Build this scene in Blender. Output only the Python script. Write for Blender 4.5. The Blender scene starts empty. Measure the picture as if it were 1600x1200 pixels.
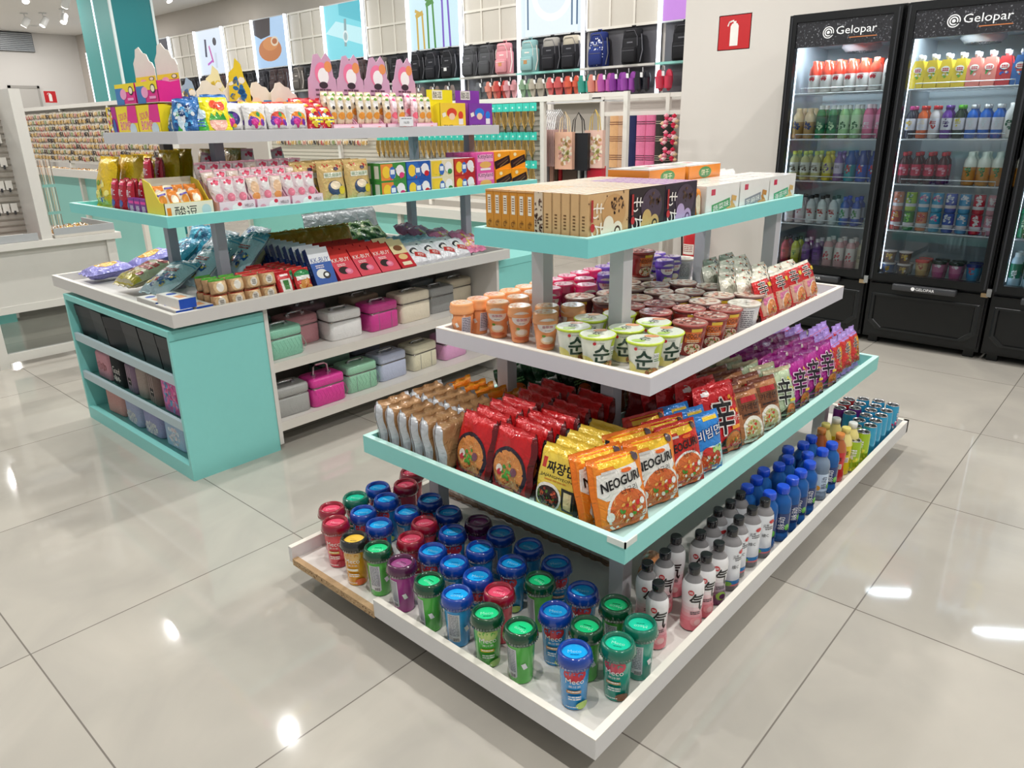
import bpy, bmesh, math, random
from mathutils import Matrix, Vector
C = bpy.context.scene.collection
SC = bpy.context.scene
PI = math.pi
R = math.radians
# ------------------------------------------------------------------ camera, world, lights, exposure
yaw, pitch, roll = 0.7357308, 0.3405414, 0.0189732
_f0 = Vector((math.cos(yaw), math.sin(yaw), 0)); _r0 = Vector((math.sin(yaw), -math.cos(yaw), 0)); _up = Vector((0, 0, 1))
_fw = _f0 * math.cos(pitch) - _up * math.sin(pitch)
_dn = -(_up * math.cos(pitch) + _f0 * math.sin(pitch))
_x = _r0 * math.cos(roll) + _dn * math.sin(roll); _y = -_r0 * math.sin(roll) + _dn * math.cos(roll)
camd = bpy.data.cameras.new('camera'); cam = bpy.data.objects.new('camera', camd); C.objects.link(cam)
camd.sensor_width = 36; camd.lens = 1145.7 * 36 / 1600; camd.clip_start = 0.05; camd.clip_end = 80
_m = Matrix((_x, -_y, -_fw)).transposed().to_4x4(); _m.translation = (0, 0, 1.5)
cam.matrix_world = _m
SC.camera = cam
SC.view_settings.view_transform = 'Standard'; SC.view_settings.look = 'None'
SC.view_settings.gamma = 1; SC.view_settings.use_curve_mapping = False
SC.view_settings.exposure = 0.0
SC.cycles.max_bounces = 7; SC.cycles.diffuse_bounces = 3; SC.cycles.glossy_bounces = 3; SC.cycles.transmission_bounces = 6; SC.cycles.transparent_max_bounces = 10
SC.cycles.caustics_reflective = False; SC.cycles.caustics_refractive = False
SC.cycles.sample_clamp_indirect = 4.0
W = bpy.data.worlds.new('World'); SC.world = W; W.use_nodes = True
W.node_tree.nodes['Background'].inputs[0].default_value = (0.93, 0.97, 1.0, 1)
W.node_tree.nodes['Background'].inputs[1].default_value = 0.40
CEIL = 3.72
LAMPS = [(x, y) for x in (0.6, 2.5, 4.4, 6.3) for y in (-1.2, 0.9, 3.0, 5.1, 7.4, 10.0, 13.0, 16.5, 19.6)]  # farthest y row is an added, unseen one that brightens the far left wall
LAMP_POWER = 31
def lamp_light(x, y, parent=None):
    l = bpy.data.lights.new('downlight_bulb', 'AREA'); l.shape = 'DISK'; l.size = 0.07; l.energy = LAMP_POWER; l.color = (1.0, 0.985, 0.96)
    o = bpy.data.objects.new('downlight_bulb', l); C.objects.link(o)
    if parent: o.parent = parent
    else: o.location = (x, y, CEIL - .02)
    return o
for _i in range(len(LAMPS)): pass
# ------------------------------------------------------------------ materials
MATS = {}
def lin(c):
    return tuple(((v / 12.92) if v <= 0.04045 else ((v + 0.055) / 1.055) ** 2.4) for v in c)
def hx(h):
    return lin(tuple(int(h[i:i + 2], 16) / 255 for i in (0, 2, 4)))
def mat(name, rough=.5, basek=1.0, metal=0, trans=0, col=None, noise=.05, nscale=30, bump=0, bscale=40, coat=0, emit=None, es=1, ior=1.45, alpha=1):
    """principled material; colour from the mesh's own print colours ('Col') unless col is given, broken up by noise"""
    if name in MATS: return MATS[name]
    m = bpy.data.materials.new(name); m.use_nodes = True; nt = m.node_tree; b = nt.nodes['Principled BSDF']; L = nt.links.new
    tc = nt.nodes.new('ShaderNodeTexCoord')
    n = nt.nodes.new('ShaderNodeTexNoise'); n.inputs['Scale'].default_value = nscale; n.inputs['Detail'].default_value = 3
    L(tc.outputs['Object'], n.inputs['Vector'])
    mr = nt.nodes.new('ShaderNodeMapRange'); mr.inputs[3].default_value = 1 - noise; mr.inputs[4].default_value = 1 + noise
    L(n.outputs[0], mr.inputs[0])
    mx = nt.nodes.new('ShaderNodeVectorMath'); mx.operation = 'SCALE'
    if col is None:
        a = nt.nodes.new('ShaderNodeAttribute'); a.attribute_name = 'Col'; L(a.outputs['Color'], mx.inputs[0])
    else:
        mx.inputs[0].default_value = hx(col)
    L(mr.outputs[0], mx.inputs['Scale'])
    if basek != 1:
        m2 = nt.nodes.new('ShaderNodeVectorMath'); m2.operation = 'SCALE'; m2.inputs['Scale'].default_value = basek; L(mx.outputs[0], m2.inputs[0]); L(m2.outputs[0], b.inputs['Base Color'])
    else: L(mx.outputs[0], b.inputs['Base Color'])
    b.inputs['Roughness'].default_value = rough; b.inputs['Metallic'].default_value = metal
    b.inputs['Transmission Weight'].default_value = trans; b.inputs['IOR'].default_value = ior; b.inputs['Alpha'].default_value = alpha
    b.inputs['Coat Weight'].default_value = coat; b.inputs['Coat Roughness'].default_value = .08
    if bump:
        n2 = nt.nodes.new('ShaderNodeTexNoise'); n2.inputs['Scale'].default_value = bscale; n2.inputs['Detail'].default_value = 2; n2.inputs['Distortion'].default_value = 1.2
        L(tc.outputs['Object'], n2.inputs['Vector'])
        bp = nt.nodes.new('ShaderNodeBump'); bp.inputs['Strength'].default_value = bump; bp.inputs['Distance'].default_value = .01
        L(n2.outputs[0], bp.inputs['Height']); L(bp.outputs[0], b.inputs['Normal'])
    if emit:
        if emit == 'Col': L(mx.outputs[0], b.inputs['Emission Color'])
        else: b.inputs['Emission Color'].default_value = (*hx(emit), 1)
        b.inputs['Emission Strength'].default_value = es
    MATS[name] = m; return m
PRINT = mat('printed_card', .38)
GLOSSP = mat('printed_plastic', .22, coat=.4)
FOIL = mat('foil_plastic', .22, metal=.1, bump=.8, bscale=26, coat=.25)
FABRIC = mat('fabric', .85, noise=.15, nscale=120, bump=.3, bscale=150)
LACQ = mat('lacquer', .35, noise=.02)
METAL = mat('polished_metal', .2, metal=.9)
CLEAR = mat('clear_plastic', .05, trans=.72, noise=.01, ior=1.25)
SHINY = mat('lid_plastic', .12, coat=1, noise=.05)
GLOW = mat('lit_panel', .4, emit='Col', es=.92, noise=.02, basek=.1)
TEAL = '8EDAD3'; WHITE = 'E4E1DC'
# ------------------------------------------------------------------ mesh builder
class MB:
    def __init__(s): s.v = []; s.f = []; s.c = []; s.m = []; s.sm = []
    def add(s, vs, fs, col, m=0, smooth=False):
        o = len(s.v); s.v += [tuple(v) for v in vs]
        for f in fs:
            s.f.append([i + o for i in f]); s.c.append(col); s.m.append(m); s.sm.append(smooth)
    def box(s, x0, y0, z0, x1, y1, z1, col, m=0):
        if isinstance(col, str): col = hx(col)
        v = [(x0, y0, z0), (x1, y0, z0), (x1, y1, z0), (x0, y1, z0), (x0, y0, z1), (x1, y0, z1), (x1, y1, z1), (x0, y1, z1)]
        s.add(v, [(0, 3, 2, 1), (4, 5, 6, 7), (0, 1, 5, 4), (1, 2, 6, 5), (2, 3, 7, 6), (3, 0, 4, 7)], col, m)
    def rbox(s, x0, y0, z0, x1, y1, z1, r, col, m=0, seg=3, top=True):
        """box with rounded vertical edges and softened top"""
        if isinstance(col, str): col = hx(col)
        pts = []
        for cx, cy, a0 in ((x1 - r, y1 - r, 0), (x0 + r, y1 - r, 90), (x0 + r, y0 + r, 180), (x1 - r, y0 + r, 270)):
            for k in range(seg + 1):
                a = R(a0 + 90 * k / seg); pts.append((cx + r * math.cos(a), cy + r * math.sin(a)))
        n = len(pts); mx, my = (x0 + x1) / 2, (y0 + y1) / 2; e = min(r * .5, (z1 - z0) * .3)
        def ring(z, k): return [(mx + (x - mx) * (1 - k / max(x1 - mx, 1e-6)), my + (y - my) * (1 - k / max(y1 - my, 1e-6)), z) for x, y in pts]
        rings = [ring(z0, e * .5), ring(z0 + e * .5, 0), ring(z1 - e, 0), ring(z1 - e * .3, e * .3), ring(z1, e)]
        V = sum(rings, []); F = [(i * n + j, i * n + (j + 1) % n, (i + 1) * n + (j + 1) % n, (i + 1) * n + j) for i in range(4) for j in range(n)]
        s.add(V, F, col, m, True); s.add(rings[-1], [tuple(range(n))], col, m); s.add(rings[0], [tuple(range(n))[::-1]], col, m)
    def lathe(s, prof, seg=20, m=0, c=(0, 0, 0), smooth=True, cap=True):
        """prof: list of (r, z, colour of the band starting here)"""
        cutp = [i for i in range(1, len(prof) - 1) if prof[i][2] != prof[i - 1][2] and smooth]
        if cutp and seg > 15:
            ed = [0] + cutp + [len(prof) - 1]
            for a, z in zip(ed, ed[1:]): s.lathe([prof[k] if k < z else prof[z][:2] + (prof[z - 1][2],) for k in range(a, z + 1)], seg, m, c, smooth, False)
            for k, q in ((0, -1), (-1, 1)):
                if cap and prof[k][0] > 1e-4:
                    P = [(c[0] + prof[k][0] * math.cos(2 * PI * j / seg), c[1] + prof[k][0] * math.sin(2 * PI * j / seg), c[2] + prof[k][1]) for j in range(seg)][::q]; s.add(P, [tuple(range(seg))], prof[k][2] if k == 0 else prof[-2][2], m)
            return
        n = len(prof); V = []
        for r, z, *_ in prof:
            for k in range(seg):
                a = 2 * PI * k / seg; V.append((c[0] + r * math.cos(a), c[1] + r * math.sin(a), c[2] + z))
        o = len(s.v); s.v += V
        for i in range(n - 1):
            col = prof[i][2]; mm = prof[i][3] if len(prof[i]) > 3 else m
            for k in range(seg):
                s.f.append([o + i * seg + k, o + i * seg + (k + 1) % seg, o + (i + 1) * seg + (k + 1) % seg, o + (i + 1) * seg + k]); s.c.append(col); s.m.append(mm); s.sm.append(smooth)
        if cap:
            if prof[0][0] > 1e-4: s.f.append([o + k for k in range(seg)][::-1]); s.c.append(prof[0][2]); s.m.append(m); s.sm.append(False)
            if prof[-1][0] > 1e-4: s.f.append([o + (n - 1) * seg + k for k in range(seg)]); s.c.append(prof[-1][2] if len(prof[-1]) > 2 else prof[-2][2]); s.m.append(m); s.sm.append(False)
    def tube(s, pts, r, col, m=0, seg=6):
        if isinstance(col, str): col = hx(col)
        P = [Vector(p) for p in pts]; V = []; n = len(P)
        for i, p in enumerate(P):
            t = (P[min(i + 1, n - 1)] - P[max(i - 1, 0)]).normalized()
            a = t.orthogonal().normalized() if abs(t.z) > .9 else t.cross(Vector((0, 0, 1))).normalized(); b = t.cross(a)
            for k in range(seg):
                q = 2 * PI * k / seg; V.append(p + (a * math.cos(q) + b * math.sin(q)) * r)
        F = [(i * seg + k, i * seg + (k + 1) % seg, (i + 1) * seg + (k + 1) % seg, (i + 1) * seg + k) for i in range(n - 1) for k in range(seg)]
        s.add(V, F, col, m, True); s.add(V[:seg], [tuple(range(seg))[::-1]], col, m); s.add(V[-seg:], [tuple(range(seg))], col, m)
    def prism(s, poly, h0, h1, col, m=0, axis='z'):
        """extrude a 2D outline; axis gives the extrusion direction"""
        if isinstance(col, str): col = hx(col)
        f = {'z': lambda a, b, h: (a, b, h), 'y': lambda a, b, h: (a, h, b), 'x': lambda a, b, h: (h, a, b)}[axis]
        n = len(poly); V = [f(a, b, h0) for a, b in poly] + [f(a, b, h1) for a, b in poly]
        s.add(V, [tuple(range(n))[::-1], tuple(range(n, 2 * n))] + [(i, (i + 1) % n, n + (i + 1) % n, n + i) for i in range(n)], col, m)
    def build(s, name, mats, parent=None, kind=None):
        me = bpy.data.meshes.new(name); me.from_pydata(s.v, [], s.f)
        if not isinstance(mats, (list, tuple)): mats = [mats]
        for m in mats: me.materials.append(m)
        me.polygons.foreach_set('material_index', s.m); me.polygons.foreach_set('use_smooth', s.sm)
        ca = me.color_attributes.new('Col', 'FLOAT_COLOR', 'CORNER'); buf = []
        for f, c in zip(s.f, s.c): buf += [c[0], c[1], c[2], 1.0] * len(f)
        ca.data.foreach_set('color', buf); me.update()
        o = bpy.data.objects.new(name, me); C.objects.link(o)
        if parent: o.parent = parent
        if kind: o['kind'] = kind
        return o
# ------------------------------------------------------------------ flat artwork: polygons laid on a surface
_TX = {}
def text_tris(txt):
    if txt in _TX: return _TX[txt]
    cu = bpy.data.curves.new('t', 'FONT'); cu.body = txt; cu.align_x = 'CENTER'; cu.align_y = 'CENTER'; cu.resolution_u = 2
    ob = bpy.data.objects.new('t', cu); C.objects.link(ob); dg = bpy.context.evaluated_depsgraph_get()
    me = bpy.data.meshes.new_from_object(ob.evaluated_get(dg)); me.calc_loop_triangles()
    T = [[(me.vertices[i].co.x, me.vertices[i].co.y) for i in t.vertices] for t in me.loop_triangles]
    bpy.data.objects.remove(ob); bpy.data.curves.remove(cu); bpy.data.meshes.remove(me)
    if T:
        xs = [p[0] for t in T for p in t]; ys = [p[1] for t in T for p in t]; cx, cy = (min(xs) + max(xs)) / 2, (min(ys) + max(ys)) / 2; w = max(xs) - min(xs); h = max(ys) - min(ys)
        T = [[((x - cx) / h, (y - cy) / h) for x, y in t] for t in T]; w = w / h
    else: w = 1
    _TX[txt] = (T, w); return _TX[txt]
def clip(poly, ax, lo, hi):
    for sgn, lim in ((1, lo), (-1, -hi)):
        out = []
        for i in range(len(poly)):
            p, q = poly[i], poly[(i + 1) % len(poly)]; a, b = sgn * p[ax] - lim, sgn * q[ax] - lim
            if a >= 0: out.append(p)
            if (a > 0 > b) or (a < 0 < b):
                t = a / (a - b); out.append((p[0] + (q[0] - p[0]) * t, p[1] + (q[1] - p[1]) * t))
        poly = out
        if len(poly) < 3: return []
    return poly
def cut(poly, su, sv):
    res = [poly]
    for ax, st in ((0, su), (1, sv)):
        if not st: continue
        nxt = []
        for p in res:
            lo = min(q[ax] for q in p); hi = max(q[ax] for q in p); k = math.floor(lo / st)
            if hi <= (k + 1) * st: nxt.append(p); continue
            while k * st < hi:
                c = clip(p, ax, k * st, (k + 1) * st)
                if c: nxt.append(c)
                k += 1
        res = nxt
    return res
class Art:
    """artwork on a mapped surface: fn(u, v, off) -> xyz; su, sv the cut steps on curved surfaces"""
    def __init__(s, mb, fn, su=0, sv=0, m=0, u0=-9, u1=9, v0=None, v1=9): s.mb = mb; s.fn = fn; s.su = su; s.sv = sv; s.m = m; s.k = 0; s.lim = (u0, u1, (.0015 if su else -9) if v0 is None else v0, v1)
    def polys(s, ps, col, layer=None):
        if isinstance(col, str): col = hx(col)
        if layer is None: s.k += 1; layer = s.k
        off = .0004 + .00022 * layer
        for p in ps:
            p = clip(p, 0, s.lim[0], s.lim[1]); p = clip(p, 1, s.lim[2], s.lim[3]) if p else p
            if not p: continue
            for q in cut(p, s.su, s.sv):
                if len(q) < 3: continue
                ar = sum(q[i][0] * q[(i + 1) % len(q)][1] - q[(i + 1) % len(q)][0] * q[i][1] for i in range(len(q)))
                if abs(ar) < 1e-10: continue
                s.mb.add([s.fn(u, v, off) for u, v in q], [tuple(range(len(q)))], col, s.m)
    def rect(s, u, v, w, h, col, rot=0, layer=None):
        c, n = math.cos(rot), math.sin(rot)
        s.polys([[(u + x * c - y * n, v + x * n + y * c) for x, y in ((-w / 2, -h / 2), (w / 2, -h / 2), (w / 2, h / 2), (-w / 2, h / 2))]], col, layer)
    def disc(s, u, v, a, b, col, n=18, rot=0, layer=None):
        c, k = math.cos(rot), math.sin(rot)
        s.polys([[(u + a * math.cos(t) * c - b * math.sin(t) * k, v + a * math.cos(t) * k + b * math.sin(t) * c) for t in [2 * PI * i / n for i in range(n)]]], col, layer)
    def text(s, txt, u, v, h, col, rot=0, w=None, shear=0, layer=None, outline=None, ow=.06):
        T, ww = text_tris(txt); sx = (w / ww) if w else h; c, n = math.cos(rot), math.sin(rot)
        def P(dx, dy): return [[(u + (x * sx + y * h * shear + dx) * c - (y * h + dy) * n, v + (x * sx + y * h * shear + dx) * n + (y * h + dy) * c) for x, y in t] for t in T]
        if outline:
            s.k += 1
            for k in range(6): s.polys(P(h * ow * math.cos(k * PI / 3), h * ow * math.sin(k * PI / 3)), outline, s.k)
        s.polys(P(0, 0), col, layer)
    def lines(s, u, v, w, n, dv, col, th=None, rng=None):
        """small print: rows of short dashes"""
        rng = rng or random.Random(int(abs(u * 9999 + v * 777))); s.k += 1
        for i in range(n):
            x = -w / 2
            while x < w / 2:
                l = rng.uniform(.12, .4) * w; l = min(l, w / 2 - x); s.rect(u + x + l / 2, v - i * dv, l * .86, th or dv * .45, col, layer=s.k); x += l
    def blobs(s, u, v, a, b, n, cols, sz, rng, strand=False):
        """a plateful of scattered bits"""
        s.k += 1; base = s.k
        for i in range(n):
            r = math.sqrt(rng.random()); t = rng.random() * 2 * PI; x, y = u + a * r * math.cos(t), v + b * r * math.sin(t); c = rng.choice(cols)
            if strand: s.rect(x, y, sz * rng.uniform(2, 4), sz * .55, c, rng.random() * PI, layer=base + i % 4)
            else: s.disc(x, y, sz * rng.uniform(.6, 1.4), sz * rng.uniform(.5, 1.1), c, 6, rng.random() * 3, layer=base + i % 4)
        s.k += 4
def flat(ox, oy, oz, U, V, N):
    U, V, N, O = Vector(U), Vector(V), Vector(N), Vector((ox, oy, oz))
    return lambda u, v, o: O + U * u + V * v + N * o
def cyl(rad, a0=-PI / 2, c=(0, 0)):
    """u = arc length around (0 at angle a0), v = height, radius function rad(v)"""
    def f(u, v, o):
        r = rad(v) if callable(rad) else rad; a = a0 + u / max(r, 1e-5); r += o
        return (c[0] + r * math.cos(a), c[1] + r * math.sin(a), v)
    return f
# ------------------------------------------------------------------ scene objects
def tag(o, label, cat, group=None, kind=None):
    o['label'] = label; o['category'] = cat
    if group: o['group'] = group
    if kind: o['kind'] = kind
    return o
def thing(name, label, cat, loc=(0, 0, 0), rz=0, group=None, rot=None):
    o = bpy.data.objects.new(name, None); C.objects.link(o); o.empty_display_size = .05; o.location = loc; o.rotation_euler = rot or (0, 0, rz)
    return tag(o, label, cat, group)
_kids = {}
def kids(o):
    return [c for c in bpy.data.objects if c.parent == o]
def dup(root, loc, rot=(0, 0, 0), label=None, group=None, scale=None, name=None):
    """copy a thing with copies of its parts and sub-parts"""
    K = _kids.get(root.name)
    if K is None: K = _kids[root.name] = [(c, kids(c)) for c in kids(root)]
    r = root.copy(); C.objects.link(r); r.location = loc; r.rotation_euler = rot
    if scale: r.scale = scale if not isinstance(scale, (int, float)) else (scale,) * 3
    if label: r['label'] = label
    if group: r['group'] = group
    for c, g in K:
        d = c.copy(); C.objects.link(d); d.parent = r
        for e in g: h = e.copy(); C.objects.link(h); h.parent = d
    return r
PROTO = []
class Kind:
    """a prototype used in place for its first instance, copied after that"""
    def __init__(s, build): s.b = build; s.o = None
    def put(s, loc, rot=(0, 0, 0), label='', cat='', group=None, scale=None):
        if s.o is None: s.o = s.b(); o = s.o; first = True
        else: first = False
        if first:
            o.location = loc; o.rotation_euler = rot
            if scale: o.scale = scale if not isinstance(scale, (int, float)) else (scale,) * 3
            for k in list(o.keys()): pass
            _kids[o.name] = [(c, kids(c)) for c in kids(o)]
        else: o = dup(s.o, loc, rot, scale=scale or 1)
        return tag(o, label, cat, group)
ON = ['first', 'second', 'third', 'fourth', 'fifth', 'sixth', 'seventh', 'eighth', 'ninth', 'tenth', 'eleventh', 'twelfth', 'thirteenth', 'fourteenth', 'fifteenth', 'sixteenth', 'seventeenth', 'eighteenth', 'nineteenth', 'twentieth',
      'twenty-first', 'twenty-second', 'twenty-third', 'twenty-fourth', 'twenty-fifth', 'twenty-sixth', 'twenty-seventh', 'twenty-eighth', 'twenty-ninth', 'thirtieth', 'thirty-first', 'thirty-second', 'thirty-third', 'thirty-fourth', 'thirty-fifth', 'thirty-sixth', 'thirty-seventh', 'thirty-eighth', 'thirty-ninth', 'fortieth']
def nth(i): return ON[i]
# ------------------------------------------------------------------ room
def floor_mat():
    m = bpy.data.materials.new('polished_tile'); m.use_nodes = True; nt = m.node_tree; b = nt.nodes['Principled BSDF']; L = nt.links.new; N = nt.nodes.new
    tc = N('ShaderNodeTexCoord'); sx = N('ShaderNodeSeparateXYZ'); L(tc.outputs['Object'], sx.inputs[0])
    def mth(op, a, b_=None):
        n = N('ShaderNodeMath'); n.operation = op
        for i, v in enumerate((a, b_)):
            if v is None: continue
            if isinstance(v, (int, float)): n.inputs[i].default_value = v
            else: L(v, n.inputs[i])
        return n.outputs[0]
    def joint(s, off, size):
        t = mth('DIVIDE', mth('SUBTRACT', s, off), size); fr = mth('FRACT', t); d = mth('ABSOLUTE', mth('SUBTRACT', fr, .5)); return mth('GREATER_THAN', d, .5 - .0022 / size), mth('FLOOR', t)
    j1, i1 = joint(sx.outputs[0], 2.21, .92); j2, i2 = joint(sx.outputs[1], .52, .91); j = mth('MAXIMUM', j1, j2)
    cb = N('ShaderNodeCombineXYZ'); L(i1, cb.inputs[0]); L(i2, cb.inputs[1]); wn = N('ShaderNodeTexWhiteNoise'); L(cb.outputs[0], wn.inputs['Vector'])
    ad = N('ShaderNodeVectorMath'); ad.operation = 'MULTIPLY_ADD'; L(wn.outputs['Color'], ad.inputs[0]); ad.inputs[1].default_value = (9, 9, 9); L(tc.outputs['Object'], ad.inputs[2])
    n1 = N('ShaderNodeTexNoise'); n1.inputs['Scale'].default_value = 1.6; n1.inputs['Detail'].default_value = 7; n1.inputs['Distortion'].default_value = 1.4; L(ad.outputs[0], n1.inputs['Vector'])
    cr = N('ShaderNodeValToRGB'); L(n1.outputs[0], cr.inputs[0]); e = cr.color_ramp.elements; e[0].position = .3; e[0].color = (*hx('ACA79E'), 1); e[1].position = .72; e[1].color = (*hx('BCB6AB'), 1)
    mx = N('ShaderNodeMix'); mx.data_type = 'RGBA'; L(j, mx.inputs['Factor']); L(cr.outputs[0], mx.inputs['A']); mx.inputs['B'].default_value = (*hx('77716A'), 1); L(mx.outputs['Result'], b.inputs['Base Color'])
    n2 = N('ShaderNodeTexNoise'); n2.inputs['Scale'].default_value = 2.2; n2.inputs['Detail'].default_value = 1; L(ad.outputs[0], n2.inputs['Vector'])
    b.inputs['Roughness'].default_value = .07; b.inputs['Specular IOR Level'].default_value = .6
    rr = N('ShaderNodeMapRange'); rr.inputs[3].default_value = .03; rr.inputs[4].default_value = .075; L(n1.outputs[0], rr.inputs[0]); L(rr.outputs[0], b.inputs['Roughness'])
    bp = N('ShaderNodeBump'); bp.inputs['Strength'].default_value = .012; bp.inputs['Distance'].default_value = .02; L(n2.outputs[0], bp.inputs['Height']); L(bp.outputs[0], b.inputs['Normal'])
    return m
WALLM = mat('painted_wall', .6, col='D6D0C9', noise=.015, nscale=3)
CEILM = mat('painted_ceiling', .7, col='E6E4E0', noise=.01, nscale=3)
def struct(name, mb, m, parent=None):
    return mb.build(name, m, parent, 'structure')
b = MB(); b.box(-3, -3, -.1, 9.6, 22, 0, 'C0B8AE'); struct('floor', b, floor_mat())
b = MB(); b.box(-3, -3, CEIL, 9.6, 22, CEIL + .1, WHITE); struct('ceiling', b, CEILM)
b = MB(); b.box(7.6, 3.3, 0, 7.75, 21.1, CEIL, WHITE); struct('wall_back', b, mat('shop_wall', .6, col='B9B1A8', noise=.02, nscale=3))
b = MB(); b.box(6.1, -3, 0, 6.25, 3.47, CEIL, WHITE); b.box(6.25, 3.3, 0, 7.6, 3.47, CEIL, WHITE); struct('wall_right', b, WALLM)
b = MB(); b.box(-3, 21, 0, 7.6, 21.15, CEIL, WHITE); struct('wall_left', b, mat('far_wall', .6, col='CFCBC6', noise=.015, nscale=3))
# ventilation grille, door, extinguisher signs
b = MB(); b.box(4.9, 20.93, 3.3, 6.62, 21, 3.7, '6F7376')
for k in range(10): b.box(4.92, 20.9, 3.31 + k * .039, 6.6, 20.935, 3.331 + k * .039, 'A4A8AB')
tag(b.build('ventilation_grille', LACQ), 'grey slatted ventilation grille high on the far left wall', 'vent')
b = MB(); b.box(5.95, 20.96, 0, 6.5, 20.999, 2.5, 'B8B4AE'); b.box(5.9, 20.95, 0, 5.95, 20.999, 2.56, 'A09C96'); b.box(6.5, 20.95, 0, 6.55, 20.999, 2.56, 'A09C96'); b.box(5.9, 20.95, 2.5, 6.55, 20.999, 2.56, 'A09C96'); b.box(5.98, 20.9, 1.0, 6.06, 20.96, 1.04, '777777')
struct('door_1', b, LACQ)
def ext_sign(label, loc, rz, w=.24, h=.25):
    b = MB(); b.box(-w / 2 - .006, 0, -h / 2 - .006, w / 2 + .006, .004, h / 2 + .006, 'E8E2DC'); b.box(-w / 2, -.001, -h / 2, w / 2, 0, h / 2, 'C02025')
    a = Art(b, flat(0, -.0012, 0, (1, 0, 0), (0, 0, 1), (0, -1, 0)))
    a.polys([[(-.035, -.1), (.035, -.1), (.035, .045), (-.035, .045)], [(-.035, .045), (.035, .045), (.022, .065), (-.022, .065)], [(-.012, .065), (.012, .065), (.012, .082), (-.012, .082)], [(-.05, .07), (-.008, .082), (-.008, .093), (-.05, .083)], [(-.05, .083), (-.042, .083), (-.055, .045), (-.064, .05)]], 'EDE9E4')
    o = b.build('fire_extinguisher_sign', PRINT); o.location = loc; o.rotation_euler = (0, 0, rz); return tag(o, label, 'sign')
ext_sign('red fire extinguisher sign on the white wall left of the drinks fridges', (6.1, 3.017, 2.17), -PI / 2, .27, .25)
ext_sign('red fire extinguisher sign on the far left wall beside the door', (6.76, 21 - .004, 2.32), 0, .26, .26)
# fire extinguisher hanging on the wall
e = thing('fire_extinguisher', 'red fire extinguisher on the white wall below the sign', 'fire extinguisher', (6.0, 3.22, .2))
b = MB(); r = hx('C3222A'); b.lathe([(.06, 0, r), (.08, .015, r), (.08, .33, r), (.07, .38, r), (.035, .42, r), (.02, .43, r)], 18)
a = Art(b, cyl(.08, PI), .015); a.rect(0, .22, .11, .09, 'E9E2D8'); a.lines(0, .25, .09, 4, .016, '9C2A2A'); a.rect(0, .09, .11, .1, 'DDD5CC'); a.lines(0, .13, .09, 6, .014, '8A3434'); b.build('cylinder_body', GLOSSP, e)
b = MB(); b.lathe([(.02, .43, hx('222222')), (.02, .46, hx('222222'))], 10); b.box(-.07, -.012, .46, .03, .012, .475, '1C1C1C'); b.box(-.06, -.012, .49, .03, .012, .5, 'C3222A'); b.build('valve_handle', GLOSSP, e)
b = MB(); b.tube([(0, .02, .45), (0, .09, .44), (0, .11, .36), (0, .1, .2), (0, .095, .08)], .008, '161616'); b.build('hose', GLOSSP, e)
# ceiling downlights
def build_down():
    o = bpy.data.objects.new('ceiling_downlight', None); C.objects.link(o)
    b = MB(); b.lathe([(.11, 0, hx('F2F2F0')), (.115, -.012, hx('F2F2F0')), (.09, -.014, hx('F2F2F0')), (.085, -.004, hx('F2F2F0'))], 20, cap=False); b.build('trim_ring', LACQ, o)
    l = lamp_light(0, 0, o); l.location = (0, 0, -.02)
    return o
DOWN = Kind(build_down)
for i, (x, y) in enumerate(LAMPS):
    DOWN.put((x, y, CEIL), label=f'recessed ceiling downlight, {nth(i % 9)} from the front in the {nth(i // 9)} line', cat='ceiling light', group='recessed ceiling downlights')
# track spotlights seen at top left
def build_spot():
    o = bpy.data.objects.new('track_spotlight', None); C.objects.link(o)
    w = hx('E6E6E4'); b = MB(); b.lathe([(.05, .0, w), (.058, .02, w), (.058, .17, w), (.045, .19, w)], 16); s = b.build('lamp_housing', LACQ, o); s.rotation_euler = (R(35), 0, 0); s.location = (0, .05, -.24)
    b = MB(); b.lathe([(.05, -.002, hx('FFFFFF')), (.05, 0, hx('FFFFFF'))], 16); q = b.build('lamp_face', mat('lamp_glow', .4, emit='FFF6E6', es=14), s)
    b = MB(); b.tube([(0, 0, 0), (0, 0, -.12)], .01, 'D8D8D6'); b.box(-.03, -.06, -.02, .03, .06, 0, 'D8D8D6'); b.build('mount_arm', LACQ, o)
    return o
SPOT = Kind(build_spot)

for i, (x, y) in enumerate([(5.25, 14.64), (5.54, 17.7), (5.79, 17.45), (5.9, 16.7), (4.6, 14.5), (6.2, 13.0)]):
    SPOT.put((x, y, CEIL), (0, 0, R(20 + 37 * i)), 'white track spotlight on the ceiling at top left, ' + nth(i) + ' of six', 'spotlight', 'white track spotlights')
# ------------------------------------------------------------------ display stands
BOARD = mat('laminate', .42, noise=.02)
def tray(name, parent, x0, y0, x1, y1, zs, zt, zb, col, th=.02, label=None, lip=None, floorcol=None):
    """shallow tray: surface zs, rim top zt, underside zb; mitred rim boards"""
    b = MB(); b.box(x0 + th, y0 + th, zb + .004, x1 - th, y1 - th, zs, floorcol or col); t = b.build(name, BOARD, parent)
    b = MB()
    lc = lip or col
    for (a0, b0, a1, b1) in ((x0, y0, x1, y0 + th), (x0, y1 - th, x1, y1), (x0, y0 + th, x0 + th, y1 - th), (x1 - th, y0 + th, x1, y1 - th)):
        b.box(a0, b0, zb, a1, b1, zt - .003, col); b.box(a0, b0, zt - .003, a1, b1, zt, lc)
    r = b.build('rim', BOARD, t)
    if label: t['label'] = label
    return t
def post(parent, x, y, z0, z1, col='C9C8CC', w=.05):
    b = MB(); b.box(x - w / 2, y - w / 2, z0, x + w / 2, y + w / 2, z1, col); return b.build('post', BOARD, parent)
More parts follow.
